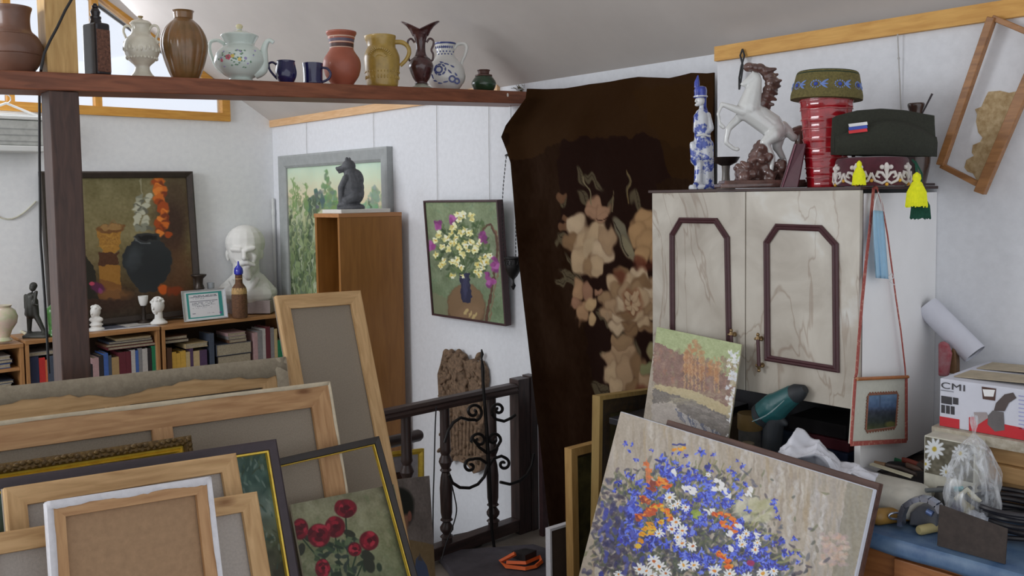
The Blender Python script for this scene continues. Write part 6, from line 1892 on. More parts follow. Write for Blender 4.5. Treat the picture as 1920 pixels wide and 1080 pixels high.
r2 = thing('skullcap', 'green embroidered skullcap with blue motifs sitting on the red vase', 'cap', (r_.location.x, r_.location.y, ZC1 + 166 * s), YAW); r2.rotation_euler = (0, math.radians(3), YAW); bpy.context.view_layer.update()
olv = mat('olive_brocade', S(96, 88, 48), .8, scale=160, var=.3, bump=.2); dg = mat('dark_green_velvet', S(38, 52, 34), .9, var=.2, scale=60)
skullcap(r2, s, 64, 56, 50 * s, -4 * s, olv, dg)
b = B(); b2 = B()
for k in range(9):
    t = -math.pi / 2 + k * .698 + .1
    def on_cap(dx, dz):
        tt = t + dx / 61
        R = (63.6 - 8 * (dz + 23) / 50) * s
        return Vector((R * math.cos(tt), R * math.sin(tt), (19 + dz) * s))
    for i in range(12):
        a = i * .5236; b2.ell(on_cap(-4 + 9 * math.cos(a), 6.5 * math.sin(a)), 1.7 * s, n=6, m=4)
    for sg in (-1, 0, 1):
        b2.tube([on_cap(5, 0), on_cap(12, 4.5 * sg), on_cap(18, 8 * sg)], [1.6 * s, 2.4 * s, 1 * s], 6)
    b.ell(on_cap(-4, 0), 4 * s, n=8, m=6)
obj('blue_motifs', b2, mat('pale_blue_thread', S(104, 128, 184), .7), r2, smooth=True); obj('blue_centres', b, mat('blue_thread', S(48, 66, 150), .7), r2, smooth=True)

# maroon skullcap with white scrollwork and tassels, garrison cap above
r_, s = on_cab('skullcap', 'maroon velvet skullcap with white scroll embroidery under the garrison cap', 'cap', 1634, 2.44)
vel = mat('maroon_velvet', S(70, 24, 36), .9, var=.2, scale=60, sheen=.3)
skullcap(r_, s, 66, 64, 50 * s, 1.2 * s, vel, vel)
wt = mat('white_braid', S(196, 190, 186), .7); yb = mat('yellow_beads', S(200, 150, 50), .4)
b = B(); b2 = B()
for k in range(8):
    t = -math.pi / 2 + (k - 4) * .785
    def oc(dx, dz):
        tt = t + dx / 66; R = (66.6 - .04 * dz) * s
        return Vector((R * math.cos(tt), R * math.sin(tt), (22 + dz) * s))
    b.tube([oc(-26, 2), oc(-20, -12), oc(-8, -17), oc(0, -12), oc(8, -17), oc(20, -12), oc(26, 2)], 2.6 * s, 6)
    for sg in (-1, 1):
        b.tube([oc(sg * 1, -8), oc(sg * 8, 2), oc(sg * 15, 3), oc(sg * 18, -4), oc(sg * 12, -7)], [2 * s, 3 * s, 3.4 * s, 3 * s, 2 * s], 6)
    b.tube([oc(0, -12), oc(0, 4), oc(0, 12), oc(0, 20)], [2 * s, 3.4 * s, 6 * s, 2 * s], 8); b.ell(oc(-8, 12), 4.4 * s, n=8, m=6); b.ell(oc(8, 12), 4.4 * s, n=8, m=6)
    [obj('yellow_bead', B().ell(p_c, 3.2 * s, n=10, m=8), yb, r_, smooth=True) for p_c in (oc(26, -12), oc(0, -19))]
obj('white_scrollwork', b, wt, r_, smooth=True)


def tassel(r_, s, x, y0, y1, wd, m, d=-70, hang=True, name='tassel'):
    b = B(); rr = random.Random(int(x))
    zt, zb_ = (346 - y0) * s, (346 - y1) * s; H = zt - zb_
    cx = (x - 1634) * s; cy = d * s
    b.lathe([(wd * .48 * s, 0.02 * H), (wd * .55 * s, .12 * H), (wd * .46 * s, .4 * H), (wd * .30 * s, .66 * H), (wd * .18 * s, .72 * H), (wd * .24 * s, .8 * H), (wd * .2 * s, .92 * H), (.001, H)], 20, c=(cx, cy, zb_))
    for i in range(46):
        t = i * 6.283 / 46; R = wd * .5 * s
        b.tube([(cx + R * .4 * math.cos(t), cy + R * .4 * math.sin(t), zb_ + .7 * H), (cx + R * .95 * math.cos(t), cy + R * .95 * math.sin(t), zb_ + .4 * H), (cx + R * 1.1 * math.cos(t + .1), cy + R * 1.1 * math.sin(t + .1), zb_ - rr.uniform(0, .06) * H)], 1.2 * s, 5)
    return obj(name, b, m, r_, smooth=True)


neon = mat('neon_yellow_wool', S(196, 226, 30, 1.5), .9, var=.1, scale=120); dgw = mat('dark_green_wool', S(16, 66, 50), .9, var=.2, scale=120)
tassel(r_, s, 1583, 300, 342, 20, neon)
tassel(r_, s, 1683, 322, 382, 32, neon, d=-78)
tassel(r_, s, 1696, 350, 404, 30, dgw, d=-66)
obj('tassel_cord', B().tube([((1683 - 1634) * s, -60 * s, 46 * s), ((1683 - 1634) * s, -74 * s, 38 * s), ((1683 - 1634) * s, -78 * s, 20 * s)], 2 * s, 6).tube([((1688 - 1634) * s, -60 * s, 44 * s), ((1696 - 1634) * s, -70 * s, 20 * s), ((1696 - 1634) * s, -66 * s, 0)], 1.6 * s, 6), dgw, r_, smooth=True)

# garrison cap
XGc = 2.45
root = thing('garrison_cap', 'dark green garrison cap with a small white-blue-red flag patch', 'cap', on_x(1655, 300, XGc), YAW)
root.location.z = ZC1 + 57 * s; bpy.context.view_layer.update()
def q(x, y, d=0): return ((x - 1650) * s, d * s, (298 - y) * s)
khaki = mat('army_green_wool', S(42, 44, 36), .95, var=.15, scale=140, bump=.15)
b = B(); n = 26
top = [(1557, 228), (1562, 224), (1600, 215), (1645, 212), (1690, 216), (1720, 222), (1742, 226)]
vsL = []
for i in range(n + 1):
    x = 1557 + 186 * i / n; yt = np.interp(x, [a for a, _ in top], [b_ for _, b_ in top])
    wdt = 34 * math.sin(math.pi * min(.98, max(.02, i / n))) ** .6 + 2
    for (k, dd) in ((0, -wdt), (.35, -wdt * 1.05), (.8, -wdt * .45), (1, -3), (1, 3), (.8, wdt * .45), (.35, wdt * 1.05), (0, wdt)):
        yb_ = 298 + 6 * (i / n - .5)
        vsL.append(q(x, yb_ + (yt - yb_) * k, dd))
K = 8
fs = [(i * K + j, i * K + j + 1, (i + 1) * K + j + 1, (i + 1) * K + j) for i in range(n) for j in range(K - 1)]
fs += [tuple(range(K)), tuple(reversed([n * K + j for j in range(K)]))]
b.add(vsL, fs); obj('cap_body', b, khaki, root, smooth=True, solid=.003)
b = B(); vsL = []
for i in range(n + 1):
    x = 1557 + 188 * i / n; wdt = 36.5 * math.sin(math.pi * min(.98, max(.02, i / n))) ** .6 + 3
    yb_ = 299 + 6 * (i / n - .5); yt = 262 - 28 * max(0, math.sin(math.pi * i / n)) ** 1.2 + 4 * i / n
    for (yy, dd) in ((yb_, -wdt - 1), (yt + 10, -wdt - 2.5), (yt, -wdt * .9)): vsL.append(q(x, yy, dd))
fs = [(i * 3 + j, i * 3 + j + 1, (i + 1) * 3 + j + 1, (i + 1) * 3 + j) for i in range(n) for j in range(2)]
b.add(vsL, fs); obj('turned_up_flap', b, khaki, root, smooth=True, solid=.003)
for k, (c, y0) in enumerate((((206, 206, 206), 239), ((52, 74, 158), 245), ((190, 44, 50), 251))):
    b = B().prism([q(1574, y0 + 2, -30 - .0), q(1604, y0 - 1, -39.5), q(1605, y0 + 4.6, -39.9), q(1575, y0 + 7.6, -31)], (0, -.0012, 0))
    obj('flag_stripe', b, mat('flag_%d' % k, S(*c), .6), root)

# dark rack behind the caps, brown pot with stick
root = thing('wire_letter_rack', 'dark open rack standing behind the garrison cap at the cabinet end', 'rack', on_x(1735, 340, 2.55)); root.location.z = ZC1 + .001; bpy.context.view_layer.update()
rk = mat('dark_rack', S(44, 34, 38), .5)
y0 = on_x(1700, 340, 2.50).y; y1 = YC0 + .012; zt = on_x(1745, 226, 2.50).z
b = B()
obj('rack_back', B().bb(2.575, 2.69, y1 + .0, y1 + .006, ZC1 + .001, zt), rk, root, world=True)
obj('rack_base', B().bb(2.575, 2.69, y1 + .0065, y0, ZC1 + .001, ZC1 + .008), rk, root, world=True)
for k in range(4): obj('rack_slat', B().prism([(2.58, y1 + .02 + k * .034, ZC1 + .009), (2.58, y1 + .03 + k * .034, ZC1 + .009), (2.58, y1 + .05 + k * .034, zt - .01), (2.58, y1 + .04 + k * .034, zt - .01)], (.004, 0, 0)), rk, root, world=True)
obj('rack_top_bar', B().bb(2.575, 2.595, y1 + .0065, y0, zt - .0095, zt), rk, root, world=True)
pr_ = on_x(1716, 222, 2.75)
root = thing('brown_pot', 'small brown pot with a thin stick, peeking above the garrison cap', 'pot', (2.755, pr_.y, ZC1 + .0006)); bpy.context.view_layer.update()
s2 = depth((2.755, pr_.y, 1.7)) / F; H = on_x(1716, 194, 2.755).z - ZC1
obj('pot_body', B().lathe(spl([(18 * s2, 0), (26 * s2, H * .3), (24 * s2, H * .6), (12 * s2, H * .8), (11 * s2, H * .88), (15 * s2, H * .97), (14 * s2, H)]), 28), mat('dark_brown_glaze', S(58, 42, 36), .25, coat=.5), root, smooth=True)
obj('stick', B().tube([(0, -.01, H * .8), (.0, on_x(1748, 176, 2.755).y - pr_.y, on_x(1748, 176, 2.755).z - ZC1)], [.002, .0034], 8), mat('dark_stick', S(52, 44, 48), .5), root, smooth=True)

# wire loop hanging from the trim by the horse
wv = [on_x(1392, 92, XP - .03), on_x(1396, 104, XP - .03), on_x(1390, 124, XP - .03), on_x(1386, 146, XP - .03), on_x(1386, 168, XP - .03)]
wv2 = [on_x(1392, 92, XP - .03), on_x(1388, 104, XP - .03), on_x(1393, 124, XP - .03), on_x(1390, 146, XP - .03), on_x(1386, 168, XP - .03)]
o = obj('wire_loop', B().tube(wv, .0035, 8).tube(wv2, .0035, 8), rub, smooth=True); tag(o, 'black twisted wire loop hanging from the right trim behind the horse', 'wire')
a = on_x(1683, 64, XP - .022); c = on_x(1690, 214, XP - .004)
o = obj('hanging_string', B().tube([a, a.lerp(c, .3), c], .002, 6).ell(a.lerp(c, .3), .004), strm); tag(o, 'knotted pale string hanging on the right wall above the garrison cap', 'string')

# ---- red strap with embroidered picture pouch, face mask on it
YS = YC0 - .012
def hp(x, y, Y=YS): return on_y(x, y, Y)
root = thing('picture_pouch', 'white felt picture pouch with red border, hanging by a long strap on the cabinet side', 'pouch', hp(1650, 770)); bpy.context.view_layer.update()
redp = mat('red_printed_strap', S(150, 74, 66), .8, scale=110, col2=S(176, 128, 112), var=.1)
for e, pos in zip(redp.node_tree.nodes['Color Ramp'].color_ramp.elements, (.55, .66)): e.position = pos
def strap(pts, w_, name='strap'):
    b = B(); vs = []
    for i, (x, y) in enumerate(pts):
        p = hp(x, y, YS - .004 - .002 * (i % 2)); vs += [p + Vector((-w_, 0, 0)), p + Vector((w_, 0, 0))]
    b.add(vs, [(2 * i, 2 * i + 1, 2 * i + 3, 2 * i + 2) for i in range(len(pts) - 1)])
    return obj(name, b, redp, root, world=True, solid=.0016)
strap([(1638, 352), (1632, 420), (1624, 490), (1617, 560), (1611, 630), (1606, 700), (1603, 712)], .0075)
strap([(1644, 352), (1654, 384), (1664, 440), (1672, 500), (1680, 560), (1689, 620), (1697, 690), (1698, 706)], .0035)
obj('strap_top', B().tube([hp(1638, 354, YS - .006), hp(1641, 349, YS - .006), hp(1645, 354, YS - .006)], .004, 6), redp, root, world=True)
cor = [(1602, 710), (1698, 706), (1698, 826), (1594, 832)]
P4 = [hp(x, y, YS - .010) for x, y in cor]
felt = mat('white_felt', S(178, 178, 166), .95, var=.04, scale=80)
obj('felt_body', B().prism(P4, (0, .005, 0)), felt, root, world=True)
def bar(a, c, w_): 
    d = (c - a).normalized(); n_ = Vector((d.z, 0, -d.x)) * w_
    return B().prism([a + n_, c + n_, c - n_, a - n_], (0, -.003, 0))
for i in range(4):
    a, c = P4[i].copy(), P4[(i + 1) % 4].copy(); a.y -= .0005 + .0002 * i; c.y -= .0005 + .0002 * i
    obj('red_border' if i else 'dowel', bar(a, c, .006) if i else B().tube([a + Vector((0, -.006, 0)), c + Vector((0, -.006, 0))], .005, 10), redp if i else mat('varnished_dowel', S(150, 92, 44), .4), root, world=True)
inn = [(1628, 742), (1682, 739), (1678, 799), (1624, 806)]
Pi = [hp(x, y, YS - .0115) for x, y in inn]
gx = np.zeros((50, 46, 3))
for j in range(50):
    for i in range(46):
        u, v = i / 45, j / 49
        gx[j, i] = (Pi[0] * (1 - u) + Pi[1] * u) * (1 - v) + (Pi[3] * (1 - u) + Pi[2] * u) * v
pt = Paint(gx, (60, 70, 90), 3); pt.vgrad([(740, (92, 118, 146)), (762, (70, 90, 120)), (772, (44, 50, 62)), (790, (40, 48, 46)), (806, (66, 72, 40))]); pt.noise(10, (12, 12), 1)
pt.seg(1650, 742, 1650, 765, 2, (60, 74, 96)); pt.ell(1670, 796, 10, 6, (92, 92, 50), 0, .6)
sheet('stitched_picture', gx, pt.flat(1.3), vcol('woven_picture', .8), root)
b = B(); zig = []
for i in range(4):
    a, c = Pi[i], Pi[(i + 1) % 4]; n_ = 11
    d = c - a; out = Vector((-d.z, 0, d.x)).normalized()
    cen = (Pi[0] + Pi[2]) / 2
    if out.dot((a + c) / 2 - cen) < 0: out = -out
    for k in range(n_):
        p = a + d * (k / n_); p2 = a + d * ((k + .5) / n_) + out * .009; p3 = a + d * ((k + 1) / n_)
        o_ = Vector((0, -.0012, 0)); b.tube([p + o_ + out * .002, p2 + o_, p3 + o_ + out * .002], .0016, 5)
    b.tube([a + out * .003 + Vector((0, -.001, 0)), c + out * .003 + Vector((0, -.001, 0))], .0022, 5)
obj('zigzag_stitching', b, mat('brown_stitching', S(128, 84, 66), .8), root, world=True)

root = thing('face_mask', 'light blue folded face mask hanging on the red strap', 'mask', hp(1652, 460)); bpy.context.view_layer.update()
mk = mat('mask_blue', S(140, 176, 200), .8, var=.04, scale=60)
b = B(); vs = []
ns = 12
for j in range(14):
    v = j / 13
    xl = 1637 + 5 * v ** 2 + 0; xr = 1656 + 10 * v
    for i in range(ns):
        u = i / (ns - 1); x = xl + (xr - xl) * u; y = 394 + (521 - 394) * v + 2 * u
        vs.append(hp(x, y, YS - .016 - .006 * abs(math.sin(u * 9.4)) * (.4 + .6 * v)))
b.add(vs, [(j * ns + i, j * ns + i + 1, (j + 1) * ns + i + 1, (j + 1) * ns + i) for j in range(13) for i in range(ns - 1)])
obj('mask_body', b, mk, root, world=True, smooth=True, solid=.001)
obj('ear_loop', B().tube([hp(1638, 395, YS - .018), hp(1642, 374, YS - .016), hp(1647, 360, YS - .014), hp(1652, 376, YS - .016), hp(1656, 396, YS - .018)], .0012, 6), mat('white_elastic', S(200, 202, 204), .7), root, world=True)
obj('ear_loop', B().tube([hp(1664, 521, YS - .018), hp(1672, 512, YS - .016), hp(1676, 520, YS - .016), hp(1668, 528, YS - .016), hp(1677, 534, YS - .016)], .0012, 6), mat('white_elastic', S(200, 202, 204), .7), root, world=True)

# ---- slanted empty wooden frame hanging on the right wall
XH = XP - .03
fw_ = wood('hung_frame_wood', S(122, 82, 48), S(156, 110, 66), 'y', knots=False, rough=.45)
fc = [(1864, 34), (1964, 76), (1846, 350), (1768, 310)]
Pf = [on_x(x, y, XH) for x, y in fc]
root = thing('empty_wooden_frame', 'empty narrow wooden frame hanging aslant near the right edge', 'frame', Pf[3]); bpy.context.view_layer.update()
def board(a, c, w_, t, ext0=0, ext1=0):
    d = (c - a).normalized(); n_ = Vector((0, -d.z, d.y)) * w_ / 2
    a = a - d * ext0; c = c + d * ext1
    return B().prism([a + n_, c + n_, c - n_, a - n_], (-t, 0, 0))
obj('frame_bar', board(Pf[0], Pf[3], .022, .028), fw_, root, world=True, bevel=.002)
obj('frame_bar', board(Pf[1], Pf[2], .03, .028, 0, .02), fw_, root, world=True, bevel=.002)
obj('frame_bar', board(Pf[3], Pf[2], .016, .02), fw_, root, world=True, bevel=.002)
obj('frame_bar', board(Pf[0], Pf[1], .016, .02), fw_, root, world=True, bevel=.002)
# patch of old wallpaper on the wall inside it
out_ = [(1853, 172), (1875, 170), (1892, 174), (1912, 170), (1908, 200), (1884, 256), (1858, 312), (1842, 342), (1836, 346), (1824, 325), (1814, 322), (1808, 314), (1812, 300), (1826, 292), (1822, 286), (1824, 272), (1838, 266), (1842, 258), (1834, 248), (1830, 228), (1832, 214), (1828, 205), (1840, 200), (1846, 186)]
b = B().prism([on_x(x, y, XP - .0022) for x, y in out_], (.0018, 0, 0))
o = obj('wallpaper_remnant', b, mat('old_gold_wallpaper', S(150, 124, 84), .8, scale=60, var=.2, col2=S(186, 166, 130), bump=.15)); tag(o, 'torn patch of old gold-beige wallpaper on the wall behind the slanted frame', 'wallpaper')

bpy.context.view_layer.update()
# ================================================================== WORKBENCH ON THE RIGHT
ZD = 0.80; XD = 2.10
bench = thing('workbench', 'orange-brown wooden workbench along the right wall under a blue oilcloth', 'bench', (2.45, .9, 0)); bpy.context.view_layer.update()
bw_ = wood('bench_wood', S(120, 74, 40), S(150, 98, 56), 'y', knots=False, rough=.5)
def pb_(n, m, *a, **k): return obj(n, B().bb(*a), m, bench, world=True, **k)
pb_('worktop', bw_, XD + .004, XP - .003, -.6, 1.79, ZD - .034, ZD - .004)
pb_('front_panel', bw_, XD + .02, XD + .038, -.6, 1.78, .12, ZD - .035)
for y in (-.55, .35, 1.1, 1.75): pb_('leg', bw_, XD + .039, XD + .09, y - .025, y + .025, 0, ZD - .035)
for y in (-.5, 1.75): pb_('leg', bw_, XP - .08, XP - .03, y - .025, y + .025, 0, ZD - .035)
for y in (.02, .5): 
    d = pb_('drawer', bw_, XD + .004, XD + .0195, y, y + .45, .52, ZD - .05, bevel=.003)
    obj('knob', B().ell((XD - .008, y + .22, .62), .013), brass if 'brass' in globals() else burg, d, world=True, smooth=True) if False else None
b = B(); n = 40
prof = [(XP - .005, ZD + .0005), (XD + .02, ZD + .0005), (XD + .004, ZD - .001), (XD - .003, ZD - .010), (XD - .004, ZD - .030), (XD - .002, ZD - .040)]
vs = []
for i in range(n + 1):
    y = -.6 + 2.38 * i / n
    for x, z in prof: vs.append((x, y, z + (.002 * math.sin(i * 1.9) if z < ZD - .02 else 0)))
k = len(prof)
b.add(vs, [(i * k + j, i * k + j + 1, (i + 1) * k + j + 1, (i + 1) * k + j) for i in range(n) for j in range(k - 1)])
o = obj('oilcloth', b, mat('blue_oilcloth', S(52, 80, 116), .45, scale=14, var=.2, col2=S(92, 116, 142), bump=.04), smooth=True, solid=.002); tag(o, 'blue worn oilcloth covering the workbench', 'tablecloth')

# big flower painting and the brown board behind it
M, W, H, a = lean_rect((1163, 771), (1639, 917), Xt=2.05, side=(1603, 1080), which='r')
print('flower painting', W, H, a)
if a < 6: M, W, H, a = lean_rect((1163, 771), (1639, 917), Xt=2.05, deg=8)
root = thing('flower_painting', 'large canvas of blue cornflowers, white daisies and orange blooms leaning on the workbench', 'painting', M=M)
T1 = .020
obj('canvas_edge', B().bb(-W / 2, W / 2, 0, H, -T1, -.0006), mat('primed_white_edge', S(196, 200, 210), .8, var=.05), root, bevel=.003)
P3 = rect_points(M, -W / 2 + .002, W / 2 - .002, H - .62, H - .002, .0006, 620, 440)
pt = Paint(P3, (150, 140, 128), 31)
wx = vnoise(pt.X.shape, (70, 60), 3) - .5; wy = vnoise(pt.X.shape, (70, 60), 4) - .5
pt.X += wx * 4; pt.Y += wy * 4
# ground
pt.C[:] = (154, 144, 130)
for i in range(900):
    x = pt.r.uniform(1110, 1650); y = pt.r.uniform(760, 1090)
    c = pt.r.choice([(170, 162, 150), (140, 128, 110), (150, 132, 104), (184, 180, 172), (128, 116, 104), (162, 154, 146)])
    if x > 1520: c = pt.r.choice([(136, 132, 128), (150, 146, 142), (124, 118, 104), (160, 156, 156)])
    pt.line(x, y, x + pt.r.uniform(-4, 4), y + pt.r.uniform(18, 60), pt.r.uniform(4, 9), c, .35)
pt.poly([(1590, 900), (1640, 918), (1600, 1085), (1560, 1085)], (118, 114, 98), .6)
for x0, y0, L in ((1450, 890, 120), (1466, 870, 60), (1496, 900, 150), (1530, 920, 160), (1548, 930, 120), (1400, 830, 60), (1290, 800, 40), (1340, 810, 40)):
    for k in range(int(L / 3)): pt.ell(x0 + pt.r.uniform(-5, 5) - k * .5, y0 + k * 3, 3.4, 5, pt.r.choice([(178, 176, 174), (168, 164, 162), (190, 190, 190)]), pt.r.uniform(-.5, .5), .5, .3)
for i in range(90): pt.ell(pt.r.uniform(1540, 1590), pt.r.uniform(1000, 1060), 5, 3.4, pt.r.choice([(178, 148, 132), (160, 140, 140), (188, 172, 160)]), pt.r.uniform(-.8, .8), .4, .5)
# dark mass of the bouquet
for i in range(1500):
    cx, cy, sx, sy = pt.r.choice([(1190, 1000, 38, 55), (1250, 950, 45, 45), (1320, 980, 50, 45), (1380, 1030, 45, 35), (1280, 1060, 70, 25), (1150, 1020, 20, 50), (1430, 1060, 35, 22)])
    x = pt.r.gauss(cx, sx); y = pt.r.gauss(cy, sy)
    if y < 850 + abs(x - 1240) * .62 - 20: continue
    c = pt.r.choice([(64, 72, 60), (52, 54, 68), (72, 78, 92), (84, 90, 66), (46, 42, 58), (96, 92, 80)]) if x > 1195 else pt.r.choice([(56, 50, 66), (70, 60, 74), (48, 50, 70), (80, 84, 76), (64, 62, 92)])
    pt.line(x, y, x + pt.r.uniform(-9, 9), y + pt.r.uniform(-9, 9), pt.r.uniform(4, 8), c, .6)
for i in range(700):
    x = pt.r.gauss(1270, 95); y = pt.r.uniform(880, 1085)
    pt.line(x, y, x + pt.r.uniform(-12, 12), y + pt.r.uniform(-12, 12), 5, pt.r.choice([(70, 82, 56), (52, 60, 52), (60, 64, 92), (88, 96, 64), (48, 44, 60)]), .5)
# stems
for i in range(60):
    x = pt.r.uniform(1165, 1460); t = (x - 1290) / 170
    y = 850 + 90 * abs(t) ** 1.4 + pt.r.uniform(-10, 20) + (60 if x > 1400 else 0)
    pt.seg(x, y, 1270 + (x - 1270) * .55, y + pt.r.uniform(60, 110), 1.8, pt.r.choice([(110, 112, 66), (132, 126, 90), (90, 100, 60)]), .7)
for (x0, y0, x1, y1) in ((1400, 970, 1450, 945), (1405, 985, 1455, 950), (1395, 960, 1440, 948), (1400, 1000, 1450, 1000), (1480, 1050, 1440, 1058), (1500, 1030, 1450, 1048)):
    pt.seg(x0, y0, x1, y1, 4, (140, 140, 92), .7)
for i in range(30): pt.ell(pt.r.uniform(1385, 1450), pt.r.uniform(935, 975), 12, 6, pt.r.choice([(176, 174, 148), (190, 188, 170), (150, 148, 112)]), -.3, .6, .5)
blues = [(52, 66, 168), (70, 88, 196), (92, 112, 214), (40, 46, 118), (110, 124, 206), (60, 56, 150)]


def corn(x, y, R):
    for k in range(9):
        t = pt.r.uniform(0, 6.283); q = pt.r.uniform(.1, .75)
        pt.ell(x + R * q * math.cos(t), y + R * q * math.sin(t), R * .42, R * .2, pt.r.choice(blues), t + pt.r.uniform(-.4, .4), .25)


def daisy(x, y, R, sq=1.0):
    n = 9
    for k in range(n):
        t = 6.283 * k / n + pt.r.uniform(-.15, .15)
        pt.ell(x + R * .58 * math.cos(t), y + R * .58 * sq * math.sin(t), R * .42, R * .17, pt.r.choice([(222, 224, 222), (200, 206, 216), (236, 236, 230)]), math.atan2(sq * math.sin(t), math.cos(t)), .25)
    pt.ell(x, y, R * .27, R * .25 * sq, pt.r.choice([(196, 120, 40), (170, 92, 40), (206, 150, 60)]), 0, .3)


for x, y, R in ((1172, 832, 5), (1187, 834, 6), (1180, 846, 5), (1192, 862, 6), (1184, 894, 8), (1160, 905, 8), (1222, 845, 5), (1240, 862, 11), (1236, 876, 8), (1284, 855, 7), (1313, 848, 10), (1338, 852, 6), (1330, 878, 10), (1302, 882, 8), (1318, 898, 9), (1290, 872, 6), (1262, 850, 5), (1274, 848, 5),
                (1383, 864, 5), (1393, 873, 7), (1368, 880, 6), (1375, 889, 8), (1383, 897, 6), (1398, 908, 6), (1380, 912, 8), (1392, 925, 7), (1386, 934, 7), (1402, 957, 8), (1452, 940, 7), (1455, 955, 7), (1459, 970, 7), (1448, 948, 5),
                (1422, 1000, 9), (1440, 1008, 8), (1465, 1015, 9), (1490, 1010, 8), (1470, 1035, 10), (1484, 1040, 8), (1450, 1020, 7), (1498, 1040, 6), (1495, 1055, 6), (1430, 1030, 9), (1470, 1065, 9), (1175, 890, 7), (1152, 920, 6)): corn(x, y, R)
for i in range(330):
    t = pt.r.random()
    cx, cy = pt.r.choice([(1260, 890), (1295, 920), (1330, 925), (1350, 940), (1280, 960), (1310, 975), (1240, 990), (1345, 985), (1380, 990), (1400, 1020), (1270, 1010), (1200, 930), (1225, 920), (1420, 1040), (1180, 1000), (1360, 1040), (1300, 1050), (1210, 1020), (1395, 1065), (1440, 1060), (1190, 960), (1330, 1060)])
    corn(cx + pt.r.gauss(0, 12), cy + pt.r.gauss(0, 11), pt.r.uniform(5, 11))
for i in range(60):
    x = pt.r.uniform(1125, 1210); y = pt.r.uniform(940, 1080); pt.ell(x, y, 4, 7, pt.r.choice([(60, 66, 150), (76, 82, 160), (50, 48, 92)]), pt.r.uniform(-.5, .5), .4, .7)


def orange(pts, R, cols):
    for x, y in pts:
        for k in range(8):
            t = pt.r.uniform(0, 6.283); q = pt.r.uniform(0, .7)
            pt.ell(x + R * q * math.cos(t), y + R * q * math.sin(t) * .8, R * .5, R * .26, pt.r.choice(cols), pt.r.uniform(-.6, .9), .25)


ocol = [(222, 112, 34), (206, 90, 30), (234, 138, 48), (176, 66, 30)]; ycol = [(214, 152, 36), (226, 170, 52), (196, 128, 30)]; rcol = [(146, 68, 44), (170, 80, 44), (118, 52, 40)]
orange([(1213, 870), (1215, 882), (1218, 895), (1222, 905)], 7, [(200, 116, 64), (176, 92, 50)])
pt.poly([(1213, 855), (1222, 905), (1210, 905)], (196, 110, 62), .8)
orange([(1232, 905), (1238, 900), (1245, 904), (1250, 911)], 10, ocol); orange([(1226, 908), (1222, 915)], 10, rcol)
orange([(1204, 936), (1212, 938)], 10, rcol + ocol); orange([(1228, 950), (1240, 950), (1248, 958), (1256, 966), (1260, 974)], 9, ocol + ycol); orange([(1204, 964), (1215, 960), (1222, 958), (1198, 970)], 10, rcol + ocol)
orange([(1218, 985), (1208, 992), (1204, 1003), (1200, 1014), (1218, 1000), (1222, 990), (1198, 1025)], 8, ycol); orange([(1238, 978)], 8, ycol)
orange([(1340, 963), (1352, 962), (1364, 966), (1372, 974), (1378, 984), (1356, 982), (1366, 990), (1376, 996)], 8, ocol); orange([(1348, 1038), (1356, 1044), (1362, 1052), (1366, 1064)], 9, ocol)
orange([(1266, 843), (1276, 842), (1282, 840)], 6, ycol); pt.seg(1262, 834, 1284, 833, 4, (50, 56, 120))
orange([(1302, 962), (1308, 966)], 9, [(120, 140, 56), (140, 156, 66)])
for x, y, R in ((1256, 932, 11), (1270, 945, 9), (1285, 952, 8), (1262, 948, 8), (1236, 1000, 10), (1260, 992, 10), (1268, 980, 11), (1280, 994, 11), (1272, 1008, 9), (1278, 1018, 10), (1298, 1025, 10), (1226, 1052, 14), (1212, 1070, 12), (1236, 1062, 12), (1200, 1066, 12), (1248, 1076, 12), (1222, 1080, 12), (1282, 1060, 12), (1302, 1060, 10), (1340, 1070, 13), (1368, 1076, 12), (1388, 1008, 9), (1398, 1000, 8), (1416, 1030, 9), (1420, 1018, 8), (1392, 1020, 9), (1430, 1075, 12), (1450, 1072, 10), (1400, 1082, 12), (1328, 890, 5), (1160, 1078, 9)): daisy(x, y, R, .9)
for x, y in ((1284, 917), (1290, 914), (1302, 920), (1298, 924), (1345, 900), (1352, 906), (1362, 920), (1368, 932), (1352, 915), (1404, 925), (1408, 918), (1325, 960), (1335, 955), (1342, 918), (1366, 1000), (1385, 985), (1420, 1005), (1375, 1030), (1262, 885)):
    for k in range(3): pt.ell(x + pt.r.uniform(-4, 4), y + pt.r.uniform(-3, 3), 5, 2.4, (214, 214, 210), pt.r.uniform(0, 1.4), .3)
pt.ell(1408, 1056, 8, 6, (140, 40, 84), .3, .3); pt.noise(6, (150, 120), 9)
sheet('picture', P3, pt.flat(1.42), vcol('oil_paint'), root)
b = B()
MB = M.copy(); nzv = Vector((M[0][2], M[1][2], M[2][2])); upv = Vector((M[0][1], M[1][1], M[2][1]))
off = -nzv * (T1 + .004) + upv * .016
for i in range(3): MB[i][3] += off[i]
rb = thing('brown_board', 'dark brown wooden board standing just behind the large flower canvas', 'board', M=MB)
dkw = wood('dark_brown_board', S(64, 44, 38), S(92, 66, 56), 'x', knots=False)
obj('board_body', B().bb(-W / 2 + .16, W / 2 - .0, .0, H, -.024, 0), dkw, rb, bevel=.002)
obj('batten', B().bb(-W / 2 + .16, W / 2 - .0, .06, .10, -.034, -.0245), dkw, rb)

